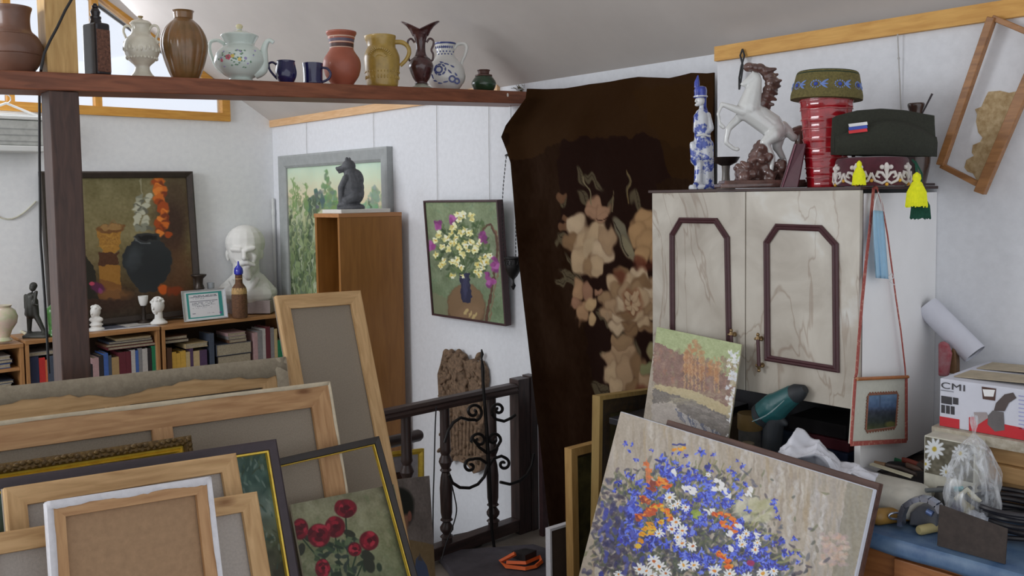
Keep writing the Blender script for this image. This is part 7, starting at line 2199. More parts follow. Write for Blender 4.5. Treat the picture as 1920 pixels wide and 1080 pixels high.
# small landscape study
M, W, H, a = lean_rect((1232, 613), (1391, 646), Xt=2.262, deg=9, length=None)
H = (min(M[2][3] + 0, 0) or 0) or H
TLz = on_x(1232, 613, 2.262).z
H = (TLz - ZD - .003) / math.cos(math.radians(9))
M, W, H, a = lean_rect((1232, 613), (1391, 646), Xt=2.262, deg=9, length=H)
root = thing('landscape_study', 'small unframed study of autumn trees above a grey river bank, propped before the cabinet', 'painting', M=M)
obj('board', B().bb(-W / 2, W / 2, 0, H, -.006, -.0005), mat('raw_card', S(150, 144, 124), .9), root)
P3 = rect_points(M, -W / 2, W / 2, H - .30, H, .0005, 230, 300)
pt = Paint(P3, (150, 142, 126), 41)
pt.X += (vnoise(pt.X.shape, (50, 60), 5) - .5) * 5; pt.Y += (vnoise(pt.X.shape, (50, 60), 6) - .5) * 5
def yl(x): return (x - 1232) * .21          # everything falls to the right with the perspective
pt.C[:] = (152, 142, 128)
pt.poly([(1220, 600), (1400, 636), (1396, 730), (1350, 705), (1300, 680), (1262, 668), (1228, 650)], (150, 160, 118))
pt.poly([(1226, 640), (1250, 650), (1270, 662), (1290, 668), (1330, 690), (1390, 716), (1386, 780), (1330, 748), (1224, 716)], (128, 102, 92))
for i in range(260):
    x = pt.r.uniform(1226, 1386); y = pt.r.uniform(650, 724) + yl(x) * .7
    pt.line(x, y, x + pt.r.uniform(-3, 3), y + pt.r.uniform(3, 10), 5, pt.r.choice([(122, 96, 90), (140, 114, 98), (112, 88, 80), (132, 118, 96), (150, 110, 90)]), .5)
for cx, cy0, cy1, wd in ((1286, 656, 700, 5), (1296, 648, 704, 5), (1304, 640, 706, 6), (1315, 650, 712, 5), (1343, 680, 716, 5), (1332, 676, 704, 4)):
    for i in range(34):
        y = pt.r.uniform(cy0, cy1); pt.ell(cx + pt.r.gauss(0, wd * .45), y, 3, 4, pt.r.choice([(158, 116, 80), (144, 100, 70), (172, 128, 88)]), 0, .6, .45)
for x in (1284, 1291, 1298, 1305, 1312, 1320, 1340, 1348): pt.seg(x, 660 + yl(x) * .4, x, 722 + yl(x) * .6, 2.0, (176, 142, 104), .8)
pt.poly([(1226, 720), (1300, 732), (1380, 770), (1380, 792), (1300, 752), (1224, 730)], (170, 156, 122))
pt.poly([(1224, 728), (1300, 750), (1382, 792), (1382, 842), (1300, 800), (1222, 764)], (112, 106, 100)); 
for i in range(90):
    x = pt.r.uniform(1226, 1380); y = pt.r.uniform(735, 765) + (x - 1226) * .32; pt.line(x, y, x + 14, y + 5, 3, pt.r.choice([(126, 120, 114), (98, 92, 88), (140, 132, 124)]), .5)
pt.poly([(1222, 758), (1262, 752), (1290, 790), (1330, 806), (1350, 842), (1222, 800)], (160, 152, 144)); pt.poly([(1265, 765), (1290, 782), (1350, 812), (1360, 842), (1290, 800)], (104, 108, 126), .7)
for i in range(24):
    x = 1268 + i * 3.6; pt.seg(x, 768 + i * 2, x + 8, 788 + i * 2.2, 2, pt.r.choice([(92, 96, 112), (180, 174, 166)]), .8)
for i in range(90): pt.ell(1374 + pt.r.gauss(0, 5), pt.r.uniform(660, 836), 5, 3, pt.r.choice([(206, 206, 206), (190, 194, 200), (160, 150, 120)]), pt.r.uniform(0, 3), .4, .85)
pt.noise(7, (60, 70), 9); pt.noise(7, (18, 20), 10)
for i in range(60): pt.line(pt.r.uniform(1232, 1386), pt.r.uniform(715, 745) + 12, pt.r.uniform(1232, 1386), pt.r.uniform(715, 745) + 20, 2, (170, 160, 130), .15)
sheet('picture', P3, pt.flat(1.35), vcol('oil_paint'), root)

# framed pictures standing on the floor left of the bench, seen almost edge-on
ogold = wood('old_gold_frame_y', S(122, 98, 52), S(142, 118, 68), 'y', knots=False); ogx = wood('old_gold_frame_x', S(122, 98, 52), S(142, 118, 68), 'x', knots=False)
dko = mat('black_gold_border', S(40, 32, 24), .45, scale=50, var=.3, col2=S(64, 50, 28))
def standing(tl, tr, Yt, deg, label, w1, w2, m1, m2, pic, name='framed_painting', extra=None):
    M, W, H, a = lean_rect(tl, tr, Yt=Yt, deg=deg)
    root = thing(name, label, 'painting', M=M)
    frame_bars(root, W, H, [(0, -.02), (0, .014), (w1, .016), (w1, -.02)], m1, m1, 'outer_frame')
    if w2: frame_bars(root, W - 2 * w1, H - 2 * w1, [(0, -.01), (0, .012), (w2 * .5, .006), (w2, .004), (w2, -.01)], m2, m2, 'inner_frame', y0=w1)
    q = w1 + w2
    obj('picture', B().bb(-W / 2 + q, W / 2 - q, q, H - q, -.012, -.006), pic, root)
    return root
dpic = mat('dark_green_canvas', S(48, 46, 28), .5, scale=18, var=.3, col2=S(88, 80, 46))
standing((1119, 742), (1300, 718), 1.985, 2, 'tall framed picture with olive-gold outer edge and black border, left of the small study', .014, .05, ogold, dko, dpic)
standing((1066, 841), (1240, 797), 2.12, 2, 'slim gold-framed dark picture at the foot of the rug', .028, .012, wood('tan_gold_frame', S(146, 112, 62), S(166, 132, 80), 'y', knots=False), dko, dpic)
M, W, H, a = lean_rect((1024, 990), (1140, 955), Yt=2.25, deg=3)
root = thing('stretched_canvas', 'small canvas with white painted edges and brown back, lowest by the rug', 'canvas', M=M)
frame_bars(root, W, H, [(0, -.004), (0, .02), (.009, .02), (.009, -.004)], fold_w, fold_w, 'white_edge')
obj('canvas_sheet', B().bb(-W / 2 + .009, W / 2 - .009, .009, H - .009, .004, .010), mat('brown_back', S(70, 56, 46), .9), root)
# black drawing board lying across things at the bench's left end
bx = thing('cardboard_box', 'cardboard box under the black board, hidden behind the small study', 'box', (2.5, 1.72, ZD + .003)); bpy.context.view_layer.update()
cbm = mat('cardboard', S(126, 104, 80), .85, var=.1, scale=30)
obj('box_body', B().bb(2.40, 2.62, 1.70, 1.786, ZD + .003, .888), cbm, bx, world=True, bevel=.002); obj('box_flap', B().bb(2.40, 2.62, 1.70, 1.74, .8885, .8905), cbm, bx, world=True)
q0 = on_x(1116, 806, 2.33 - .17)
o = obj('black_board', B().prism([(2.165, 1.935, .8915), (2.165, 1.832, .8915), (2.36, 1.72, .8915), (2.66, 1.72, .8915), (2.66, 1.935, .8915)], (0, 0, .022)), mat('black_laminate', S(32, 32, 36), .4), bevel=.003); tag(o, 'black laminated board lying flat at the left end of the workbench', 'board')


# -------- things on the bench
def dz(x, y, z=ZD + .003): return on_z(x, y, z)


def put(name, label, cat, px, py, z=ZD + .003, rz=YAW, **k):
    p = dz(px, py, z); r = thing(name, label, cat, p, rz, **k); bpy.context.view_layer.update()
    return r, depth(p) / F


# drill, standing on its grip, under the cabinet
XDr = 2.30
def dp(x, y, d=0.0):
    p = on_x(x, y, XDr) ; return Vector((p.x + d, p.y, p.z))
g0 = dp(1445, 858)
root = thing('cordless_drill', 'teal and black cordless drill standing on its grip in front of the cabinet', 'drill', (XDr, g0.y, ZD + .003)); bpy.context.view_layer.update()
sD = depth(g0) / F
teal = mat('teal_plastic', S(28, 76, 78), .4, var=.1, scale=30); blkp = mat('black_rubber_grip', S(32, 36, 40), .6)
b = B(); b.cap(dp(1434, 776), dp(1452, 764), 25 * sD, 27 * sD); b.cap(dp(1452, 764), dp(1484, 742), 26 * sD, 19 * sD)
obj('motor_housing', b, teal, root, world=True, remesh=.004, smoothing=1)
b = B(); b.tube([dp(1478, 746), dp(1484, 742), dp(1496, 736), dp(1503, 733), dp(1510, 729)], [17 * sD, 17.5 * sD, 17 * sD, 13 * sD, 8 * sD], 24); b.tube([dp(1428, 782), dp(1436, 776)], [25 * sD, 26 * sD], 20)
obj('chuck', b, blkp, root, world=True, smooth=True)
b = B(); b.cap(dp(1452, 784), dp(1446, 846), 19 * sD, 18 * sD); b.cap(dp(1466, 786), dp(1472, 794), 6 * sD, 6 * sD)
obj('grip', b, blkp, root, world=True, remesh=.004, smoothing=1)
pbat = dp(1447, 862); obj('battery', B().box((XDr, pbat.y, ZD + .003 + .022), (.07, .09, .044), R=Matrix.Rotation(.3, 3, 'Z')), blkp, root, world=True, bevel=.006)
b = B()
for k in range(3): b.tube([dp(1430 + k * 7, 784 - k * 2, -.056 + k * .001), dp(1455 + k * 6, 774 - k * 4, -.0575), dp(1480 + k * 3, 752 - k * 3, -.046)], .0014, 5)
obj('grey_ridges', b, mat('grey_print', S(110, 130, 132), .5), root, world=True)
# can with wooden lid and two jars beside it
r_, s = put('lidded_tin', 'round tin with a wooden lid beside the drill', 'tin', 1407, 905, rz=0)
Xc = 2.40
p = on_x(1406, 800, Xc); r_.location = (Xc, p.y, ZD + .003); s = depth(p) / F; Hc_ = on_x(1406, 806, Xc).z - ZD; Ht = on_x(1406, 776, Xc).z - ZD
obj('tin_body', B().lathe([(21 * s, 0), (21 * s, Hc_)], 28), mat('grey_tin', S(112, 110, 106), .4, metal=.3, scale=20, var=.3), r_, smooth=True)
obj('wooden_lid', B().lathe([(22.5 * s, Hc_ + .0005), (23 * s, Hc_ + .003), (23 * s, Ht - .003), (22 * s, Ht)], 28), mat('plywood_lid', S(150, 122, 74), .6), r_, smooth=True)
for k, (px_, Xj, h, c, lab) in enumerate(((1402, 2.27, .085, (150, 150, 146), 'clear glass jar in front of the wooden-lidded tin'), (1427, 2.262, .075, (124, 92, 52), 'amber glass jar between the tin and the drill'))):
    p = on_x(px_, 830, Xj); r_ = thing('glass_jar', lab, 'jar', (Xj, p.y, ZD + .003)); bpy.context.view_layer.update()
    if k: continue_ = 1
    obj('jar_body', B().lathe([(.022, 0), (.025, .004), (.025, h * .8), (.018, h * .92), (.018, h)], 24), glass('jar_glass_%d' % k, S(*c, k=1.2), .55, .1), r_, smooth=True)
    obj('jar_lid', B().lathe([(.0195, h + .0005), (.0195, h + .012), (.018, h + .013)], 24), mat('tin_lid', S(140, 130, 110), .4, metal=.5), r_, smooth=True)

# dark boxes and books in the shade under the cabinet
for k, (a, c, x0, x1, z0, z1, col, lab) in enumerate(((1500, 1590, 2.52, 2.70, 0, .05, 'navy', 'navy box lying under the cabinet, lowest of three'), (1505, 1592, 2.53, 2.69, .0505, .085, 'maroon', 'maroon box lying under the cabinet, middle of three'), (1480, 1585, 2.54, 2.70, .0855, .13, 'black', 'black box lying under the cabinet, topmost of three'))):
    y0 = on_x(c, 800, x0).y; y1 = on_x(a, 800, x0).y
    y0 = max(y0, YC0 + .03)
    o = obj('flat_box', B().bb(x0, x1, y0, y1, ZD + .003 + z0, ZD + .003 + z1), bmat(col), bevel=.003); tag(o, lab, 'box', 'boxes under the cabinet')
o = obj('cardboard_box', B().bb(2.30, 2.40, on_x(1496, 850, 2.3).y, on_x(1480, 850, 2.3).y + .03, ZD + .003, ZD + .05), cbm, bevel=.002); tag(o, 'small tan carton between the drill and the white bag', 'box')

o = obj('cabinet_shade_panel', B().bb(2.80, 2.815, YC0 + .03, 1.90, ZD + .003, 1.04), mat('black_laminate', S(32, 32, 36), .4)); tag(o, 'added dark panel standing in for the shade in the gap under the cabinet', 'board')  # added dark panel, its black colour stands in for shade below the cabinet
# crumpled white plastic bag
def crumple(name, label, cat, fn, m, nu=40, nv=30, amp=.012, seed=1, solid=.0012, group=None):
    r = random.Random(seed); b = B()
    ph = [(r.uniform(3, 22), r.uniform(3, 22), r.uniform(0, 6.3), r.uniform(.3, 1)) for _ in range(14)]
    def f(u, v):
        p = Vector(fn(u, v)); h = 0
        for a_, c_, d_, e_ in ph: h += e_ * (1 - abs(math.sin(a_ * u + c_ * v + d_))) / (1 + .08 * (a_ + c_))
        return p + Vector((-.3, -.1, 1)) * amp * (h / 2 - 1)
    b.grid(f, nu, nv)
    o = obj(name, b, m, smooth=True, solid=solid); tag(o, label, cat, group); return o


bagm = mat('white_plastic_film', S(196, 198, 206), .35, var=.04, coat=.2)
top_ = [(1470, 838), (1484, 826), (1496, 800), (1520, 812), (1536, 814), (1552, 842), (1576, 866), (1592, 860), (1612, 858), (1634, 880), (1650, 890)]
bot_ = [(1470, 842), (1490, 850), (1508, 866), (1530, 880), (1550, 884), (1572, 890), (1592, 892), (1610, 893), (1626, 892), (1640, 892), (1650, 894)]
def bagf_(u, v):
    x = 1470 + 180 * u
    yt = np.interp(x, [a for a, _ in top_], [c for _, c in top_]); yb_ = np.interp(x, [a for a, _ in bot_], [c for _, c in bot_]) + 14
    X = 2.24 - .07 * (1 - abs(2 * v - .9))
    return on_x(x, yt + (yb_ - yt) * v, X)
def bagf(u, v):
    p = bagf_(u, v); return p + Vector((-.03 * math.sin(v * 3.1) * (1 + .6 * math.sin(u * 9)), 0, .012 * math.sin(u * 14 + v * 5)))
crumple('plastic_bag', 'crumpled white plastic bag behind the brown board', 'bag', bagf, bagm, 80, 44, .026, 5)
o = obj('black_pouch', B().ell(on_z(1735, 905, ZD + .05), (.05, .075, .028), n=20, m=12).ell(on_z(1690, 880, ZD + .045), (.05, .06, .018)), mat('black_fabric', S(34, 32, 34), .9, var=.3), remesh=.006, smoothing=1); tag(o, 'soft black tool pouch lying in the heap behind the white canister', 'pouch')
o = obj('brown_rag', B().ell(on_z(1770, 890, ZD + .04), (.05, .05, .03), n=20, m=12).ell(on_z(1745, 878, ZD + .05), (.04, .04, .025)), mat('brown_rag', S(84, 66, 54), .95, var=.4, scale=40, bump=.3), remesh=.006, smoothing=1); tag(o, 'brown crumpled rag between the tool heap and the daisy box', 'rag')
# its lower half rests on the bench
b = B(); b.ell(dz(1560, 925) + Vector((.06, 0, .03)), (.07, .16, .045)); o = obj('cloth_bundle', b, mat('grey_cloth', S(150, 150, 156), .9, var=.1), remesh=.01); tag(o, 'pale cloth bundle under the crumpled white bag', 'cloth')

# white canister lying behind the brass tools
pA = dz(1645, 915) ; pB = dz(1722, 948)
pA = on_x(1600, 890, 2.27); pB = on_x(1728, 936, 2.27)
root = thing('white_canister', 'white plastic canister lying on its side behind the silver bow', 'canister', (pB.x, (pA.y + pB.y) / 2, ZD + .003)); bpy.context.view_layer.update()
b = B(); n = 14; vs = []
zc_ = ZD + .045
for i in range(n + 1):
    t = i / n; y = pA.y + (pB.y - pA.y - .02) * t
    e = 1 - max(0, (t - .8) / .2) ** 2 * .75
    for k in range(20):
        a = 6.283 * k / 20; ca, sa = math.cos(a), math.sin(a)
        vs.append((2.27 + .075 * e * math.copysign(abs(ca) ** .6, ca), y, zc_ + .040 * e * math.copysign(abs(sa) ** .6, sa)))
fs = [(i * 20 + k, i * 20 + (k + 1) % 20, (i + 1) * 20 + (k + 1) % 20, (i + 1) * 20 + k) for i in range(n) for k in range(20)] + [tuple(range(20)), tuple(n * 20 + k for k in range(20))]
b.add(vs, fs); obj('canister_body', b, mat('milky_plastic', S(186, 184, 174), .45), root, world=True, smooth=True)
obj('pale_ruler', B().prism([on_z(x, y, ZD + .087) for x, y in ((1630, 872), (1636, 869), (1712, 893), (1708, 897))], (0, 0, .003)), mat('cream_strip', S(176, 172, 150), .5), root, world=True)

# yellow-brown planer body with steel hook
root, s = put('hand_plane', 'amber wooden hand plane with a steel loop at the bench edge', 'tool', 1668, 982)
b = B(); b.cap((-22 * s, 0, 14 * s), (52 * s, .02, 14 * s), 16 * s, 13 * s)
obj('plane_body', b, mat('amber_wood', S(138, 104, 46), .45, scale=20, var=.2), root, remesh=.004, smoothing=1)
steel = mat('bright_steel', S(150, 156, 170), .25, metal=.9, var=.15)
obj('steel_loop', B().tube([((6 + 14 * math.cos(t)) * s, (-14 + 0) * s, (20 + 6 * math.sin(t)) * s) for t in np.linspace(0, 6.1, 20)], 2.2 * s, 8, closed=True), steel, root, smooth=True)
# steel bow clamp
XB = 2.17
def bp(x, y, X=XB): return on_x(x, y, X)
root = thing('bow_clamp', 'polished steel bow clamp standing over amber tools near the bench edge', 'clamp', dz(1725, 985)); bpy.context.view_layer.update()
arc = [bp(1690, 985), bp(1691, 965), bp(1698, 948), bp(1712, 938), bp(1728, 934), bp(1744, 937), bp(1758, 946), bp(1766, 960)]
for p in arc: p.z = max(p.z, ZD + .006)
b = B()
for i in range(len(arc) - 1):
    a, c = arc[i], arc[i + 1]
    d = (c - a).normalized(); nn = Vector((0, -d.z, d.y)) * .006
    b.prism([a - nn + Vector((-.012, 0, 0)), c - nn + Vector((-.012, 0, 0)), c + nn + Vector((-.012, 0, 0)), a + nn + Vector((-.012, 0, 0))], (.024, 0, 0))
obj('steel_bow', b, steel, root, world=True)
obj('grey_body', B().prism([bp(1704, 985, XB + .03), bp(1706, 962, XB + .03), bp(1722, 948, XB + .03), bp(1744, 948, XB + .03), bp(1756, 962, XB + .03), bp(1756, 990, XB + .03)], (.03, 0, 0)), mat('grey_casting', S(92, 94, 100), .5, metal=.3), root, world=True, bevel=.004)
obj('blue_screw', B().tube([bp(1738, 958, XB - .006), bp(1749, 964, XB - .006)], .008, 12), mat('steel_blue', S(92, 110, 150), .3, metal=.6), root, world=True, smooth=True)
# dowel
p0 = dz(1722, 1003); p1 = dz(1775, 992); p0.z = p1.z = ZD + .014
o = obj('wooden_dowel', B().tube([p0, p0.lerp(p1, .05), p1], [.009, .012, .012], 16), mat('pale_dowel', S(158, 146, 102), .6), smooth=True); tag(o, 'pale wooden dowel lying in front of the steel bow', 'dowel')
# dark hardboard
hb = [on_x(1761, 946, 2.135), on_x(1889, 992, 2.135), on_x(1889, 1100, 2.125), on_x(1762, 1046, 2.125)]
hb[2].z = hb[3].z = ZD + .003; hb[3].y = hb[0].y; hb[2].y = hb[1].y
o = obj('hardboard_sheet', B().prism(hb, (.005, 0, 0)), mat('dark_hardboard', S(52, 44, 40), .75, scale=50, var=.25), bevel=.001); tag(o, 'dark scratched hardboard piece standing at the front edge of the workbench', 'board')

# cable coil
root, s = put('cable_coil', 'coil of thick black cable at the right edge of the bench', 'cable', 1893, 1004, rz=0)
rr = random.Random(4)
for k in range(7):
    R = .088 + rr.uniform(-.010, .010); b = B()
    cz = .010 + k * .0115
    pts = [(.03 + (R) * math.cos(t) + .01 * math.sin(2 * t + k), -.0 + R * 1.15 * math.sin(t), cz + .004 * math.sin(t * 2 + k * 1.7)) for t in np.linspace(0, 6.283, 49)[:-1]]
    obj('cable_turn', B().tube(pts, .0065, 8, closed=True), mat('black_cable_sheath', S(34, 32, 36), .4, spec=.5), root, smooth=True)
# crumpled paper
root_b = B(); 
r_, s = put('paper_ball', 'crumpled white paper lying inside the black cable coil edge', 'paper', 1838, 1000)
rr = random.Random(8); b = B(); b.ell((0, 0, .026), (.036, .028, .026), n=22, m=14)
b.v = [tuple(Vector(v) * (1 + .13 * math.sin(v[0] * 190 + 1) * math.cos(v[2] * 160 + v[1] * 120)) + Vector((0, 0, .002))) for v in b.v]
obj('paper_body', b, mat('white_tissue', S(184, 188, 198), .8, var=.05), r_, smooth=False)
# blue bottle, grey wedge, teal cap marker
def bcyl(name, label, cat, px, pyb, H, R, m, capm=None, caph=.02, z=ZD + .003, prof=None):
    r, s = put(name, label, cat, px, pyb, z)
    obj(name.split('_')[-1] + '_body', B().lathe(prof or [(R * .9, 0), (R, .004), (R, H * .75), (R * .5, H * .9), (R * .5, H)], 24), m, r, smooth=True)
    if capm: obj('cap', B().lathe([(R * .55, H + .0005), (R * .55, H + caph), (R * .45, H + caph + .002)], 20), capm, r, smooth=True)
    return r
bcyl('blue_bottle', 'deep blue plastic bottle beside the black cable coil', 'bottle', 1803, 962, .075, .026, mat('ultramarine_plastic', S(34, 52, 124), .35), mat('teal_cap', S(60, 140, 146), .4))
r_, s = put('grey_wedge', 'dark grey wedge-shaped sanding block behind the hardboard', 'block', 1772, 968)
obj('wedge_body', B().prism([(-.034, -.02, 0), (.034, -.02, 0), (.014, -.012, .072), (-.010, -.012, .072)], (0, .04, 0)), mat('grey_abrasive', S(74, 74, 72), .8, var=.2, scale=60), r_, bevel=.003)
obj('grip_plate', B().bb(-.01, .012, -.024, -.0205, .02, .055), mat('olive_patch', S(96, 92, 76), .7), r_)
r_, s = put('marker_pen', 'marker pen with a teal cap lying beside the blue bottle', 'marker', 1772, 922, ZD + .08)
r_.location.z = ZD + .078
obj('pen_body', B().tube([(-.05, 0, .006), (.02, 0, .008)], .006, 10), mat('pen_grey', S(92, 96, 96), .5), r_, smooth=True); obj('pen_cap', B().tube([(.0205, 0, .008), (.045, 0, .009)], .0072, 10), mat('teal_cap', S(60, 140, 146)), r_, smooth=True)
# shears / pliers and the green clamp and other tools in a heap
heap = [
    ('garden_shears', 'black-handled shears with yellow pivot behind the white canister', [((1712, 898), (1730, 905), (1748, 915), (1764, 935))], .010, (36, 34, 34), ((1698, 893), (1712, 898)), (176, 140, 40)),
    ('pliers', 'dark pliers with a yellow band lying above the canister', [((1650, 886), (1676, 884), (1700, 888))], .008, (34, 30, 32), ((1696, 887), (1708, 889)), (186, 150, 44)),
    ('screwdriver', 'screwdriver with dark shaft and amber tip before the clear bag', [((1752, 912), (1780, 895), (1808, 880), (1830, 872))], .005, (70, 72, 80), ((1830, 890), (1846, 898)), (206, 176, 92)),
    ('chisel', 'thin steel chisel with cream end pointing at the cable coil', [((1800, 878), (1820, 888), (1838, 896))], .006, (150, 150, 150), ((1838, 896), (1848, 902)), (206, 170, 80)),
    ('file', 'brown-handled file lying in the tool heap', [((1700, 872), (1722, 880), (1745, 884))], .008, (92, 70, 58), ((1745, 884), (1756, 888)), (120, 92, 70)),
    ('red_handled_tool', 'tool with reddish handle at the back of the tool heap', [((1692, 862), (1708, 866), (1724, 872))], .008, (120, 56, 44), ((1724, 872), (1740, 880)), (60, 52, 48)),
    ('brush', 'dark paintbrush lying across the tool heap', [((1660, 872), (1690, 878), (1718, 890))], .006, (50, 40, 36), ((1640, 868), (1660, 872)), (110, 84, 58)),
]
hz_ = .03
for nm, lab, segs, R, c, cap_, cc in heap:
    z = ZD + hz_ + .006; hz_ += .0085
    P = [on_z(x, y, z) for x, y in segs[0]]
    root = thing(nm, lab, 'tool', (P[0].x, P[0].y, z - R)); bpy.context.view_layer.update()
    obj('tool_shaft', B().tube(P, R, 10, flat=.6), mat('tool_%d_%d_%d' % c, S(*c), .5), root, world=True, smooth=True)
    P = [on_z(x, y, z + .0005) for x, y in cap_]
    obj('tool_end', B().tube(P, R * 1.15, 10), mat('toolend_%d_%d_%d' % cc, S(*cc), .5), root, world=True, smooth=True)
o = obj('tool_tray', B().prism([on_z(x, y, ZD + .003) for x, y in ((1640, 892), (1730, 862), (1850, 890), (1800, 935))], (0, 0, .022)), mat('dark_tray', S(52, 44, 42), .6, var=.3, scale=40)); tag(o, 'shallow dark tray under the heap of tools', 'tray')
root = thing('green_clamp', 'green plastic spring clamp lying below the picture pouch', 'clamp', on_z(1655, 858, ZD + .05)); bpy.context.view_layer.update()
grn = mat('green_plastic', S(32, 108, 72), .4); z = ZD + .052
P = lambda x, y: on_z(x, y, z)
obj('clamp_arm', B().tube([P(1626, 850), P(1645, 857), P(1668, 862), P(1692, 866)], [.010, .014, .012, .006], 12, flat=.6), grn, root, world=True, smooth=True)
obj('clamp_jaw', B().tube([P(1664, 862), P(1668, 850), P(1676, 847)], [.013, .009, .006], 10), grn, root, world=True, smooth=True)
o = obj('dark_toolbox', B().bb(2.42, 2.62, on_x(1755, 850, 2.42).y, on_x(1640, 850, 2.42).y - .0, ZD + .003, ZD + .045), mat('dark_toolbox', S(50, 44, 42), .6), bevel=.004); tag(o, 'low dark toolbox at the back of the bench under the green clamp', 'toolbox')

# wood planks, daisy box, CMI carton
yb0 = on_x(1762, 750, 2.45).y
plk = wood('plank_y', S(146, 112, 72), S(172, 138, 92), 'y')
zz = ZD + .003
for k in range(4):
    x0 = 2.44 + (k % 2) * .015
    o = obj('wooden_plank', B().bb(x0, 2.80, -.5, yb0 - .0 - .02 * (k % 2), zz, zz + .044), plk, bevel=.003)
    tag(o, 'rough wooden plank, %s of the pile under the tool carton' % ['lowest', 'second from the bottom', 'second from the top', 'topmost'][k], 'plank', 'planks piled under the carton'); zz += .0446
ztop = zz
root = thing('tool_carton', 'white and red carton with a power tool pictured, on the plank pile', 'box', (2.62, yb0 - .2, ztop + .012)); bpy.context.view_layer.update()
XC = 2.45; zB = max(on_x(1762, 798, XC).z, ztop + .012); zT = on_x(1762, 709, XC).z
cw = mat('carton_white', S(192, 194, 204), .5, var=.03)
o = obj('paper_pad', B().bb(2.43, 2.80, -.45, yb0 + .012, ztop + .0005, zB - .0006), mat('pad_paper', S(178, 172, 158), .8, scale=60, col2=S(150, 140, 122), bump=.1)); tag(o, 'pile of loose pale papers between the planks and the white carton', 'paper pile')
obj('carton_body', B().bb(XC, 2.79, -.40, yb0, zB, zT), cw, root, world=True, bevel=.002)
def on_c(x, y, o_=.0012): p = on_x(x, y, XC); p.x -= o_; return p
def patch(name, pts, m, o_=.0012, t=.0006): return obj(name, B().prism([on_c(x, y, o_) for x, y in pts], (t, 0, 0)), m, root, world=True)
redc = mat('carton_red', S(178, 30, 40), .5, var=.04)
sl = (829 - 797) / 159; top_sl = (742 - 709) / 159
def fy(x, v):   # v 0 top..1 bottom of the front face
    a = proj(Vector((XC, on_x(x, 760, XC).y, zT)))[1]; c = proj(Vector((XC, on_x(x, 760, XC).y, zB)))[1]
    return a + (c - a) * v
patch('red_band', [(1762, fy(1762, .80)), (1799, fy(1799, .80)), (1799, fy(1799, .995)), (1762, fy(1762, .995))], redc)
patch('red_band', [(1817, fy(1817, .72)), (1850, fy(1850, .62)), (1880, fy(1880, .74)), (1990, fy(1990, .78)), (1990, fy(1990, .995)), (1817, fy(1817, .995))], redc)
patch('spec_panel', [(1765, fy(1765, .36)), (1785, fy(1785, .36)), (1785, fy(1785, .52)), (1765, fy(1765, .52))], mat('carton_black', S(52, 50, 54), .5))
patch('spec_panel', [(1787, fy(1787, .36)), (1797, fy(1797, .36)), (1797, fy(1797, .50)), (1787, fy(1787, .50))], mat('carton_black', S(52, 50, 54)))
for k in range(3): patch('spec_panel', [(1765 + k * 9, fy(1765 + k * 9, .55)), (1772 + k * 9, fy(1772 + k * 9, .55)), (1772 + k * 9, fy(1772 + k * 9, .72)), (1765 + k * 9, fy(1765 + k * 9, .72))], mat('carton_black', S(52, 50, 54)))
patch('small_print', [(1764, fy(1764, .235)), (1788, fy(1788, .235)), (1788, fy(1788, .255)), (1764, fy(1764, .255))], mat('carton_grey', S(130, 132, 140), .5))
for k in range(9): patch('small_print', [(1910, fy(1910, .12 + k * .08)), (1922, fy(1922, .12 + k * .08)), (1922, fy(1922, .14 + k * .08)), (1910, fy(1910, .14 + k * .08))], mat('carton_lilac', S(150, 150, 190), .5))
# lettering
fc_ = bpy.data.curves.new('lettering', 'FONT'); fc_.body = 'CMI'; fc_.size = .031; fc_.extrude = .0004; fc_.align_x = 'LEFT'; fc_.space_character = 1.05
_tt = bpy.data.objects.new('tmp_text', fc_); COL.objects.link(_tt); bpy.context.view_layer.update()
_me = bpy.data.meshes.new_from_object(_tt.evaluated_get(bpy.context.evaluated_depsgraph_get())); bpy.data.objects.remove(_tt)
_me.materials.clear(); _me.materials.append(mat('carton_black', S(52, 50, 54)))
to = bpy.data.objects.new('lettering', _me); COL.objects.link(to)
pL = on_c(1764, fy(1764, .20), .0016)
Mt = Matrix(((0, 0, -1, pL.x), (-1.18, 0, 0, pL.y), (0, .8, 0, pL.z), (0, 0, 0, 1)))
to.parent = root; to.matrix_parent_inverse = Matrix.Identity(4); to.matrix_basis = root.matrix_world.inverted() @ Mt
# pictured grinder
patch('tool_picture', [(1852, fy(1852, .80)), (1853, fy(1853, .62)), (1862, fy(1862, .50)), (1882, fy(1882, .50)), (1884, fy(1884, .86)), (1866, fy(1866, .92))], mat('pictured_grey', S(92, 88, 88), .5), .0018)
patch('tool_picture', [(1864, fy(1864, .50)), (1868, fy(1868, .34)), (1884, fy(1884, .14)), (1900, fy(1900, .08)), (1906, fy(1906, .18)), (1892, fy(1892, .30)), (1884, fy(1884, .48))], mat('pictured_dark', S(72, 62, 60), .5), .0022)
patch('tool_picture', [(1826, fy(1826, .60)), (1850, fy(1850, .56)), (1854, fy(1854, .66)), (1832, fy(1832, .86))], mat('pictured_disc', S(150, 140, 140), .5), .0018)
patch('hand_hole', [(1841, fy(1841, .05)), (1868, fy(1868, .05)), (1866, fy(1866, .30)), (1843, fy(1843, .30))], mat('hand_hole_dark', S(78, 56, 50), .8), .0014)
patch('hand_hole', [(1843, fy(1843, .10)), (1866, fy(1866, .08)), (1863, fy(1863, .22)), (1846, fy(1846, .24))], mat('white_laminate', S(186, 190, 192)), .002)
for k in range(2): obj('carton_flap', B().prism([(XC + .04 + k * .16, yb0 - .02, zT + .0008), (XC + .16 + k * .16, yb0 - .02, zT + .0008), (XC + .15 + k * .16, yb0 - .3, zT + .012), (XC + .05 + k * .16, yb0 - .3, zT + .012)], (0, 0, .002)), mat('carton_inner', S(160, 148, 126), .8), root, world=True)

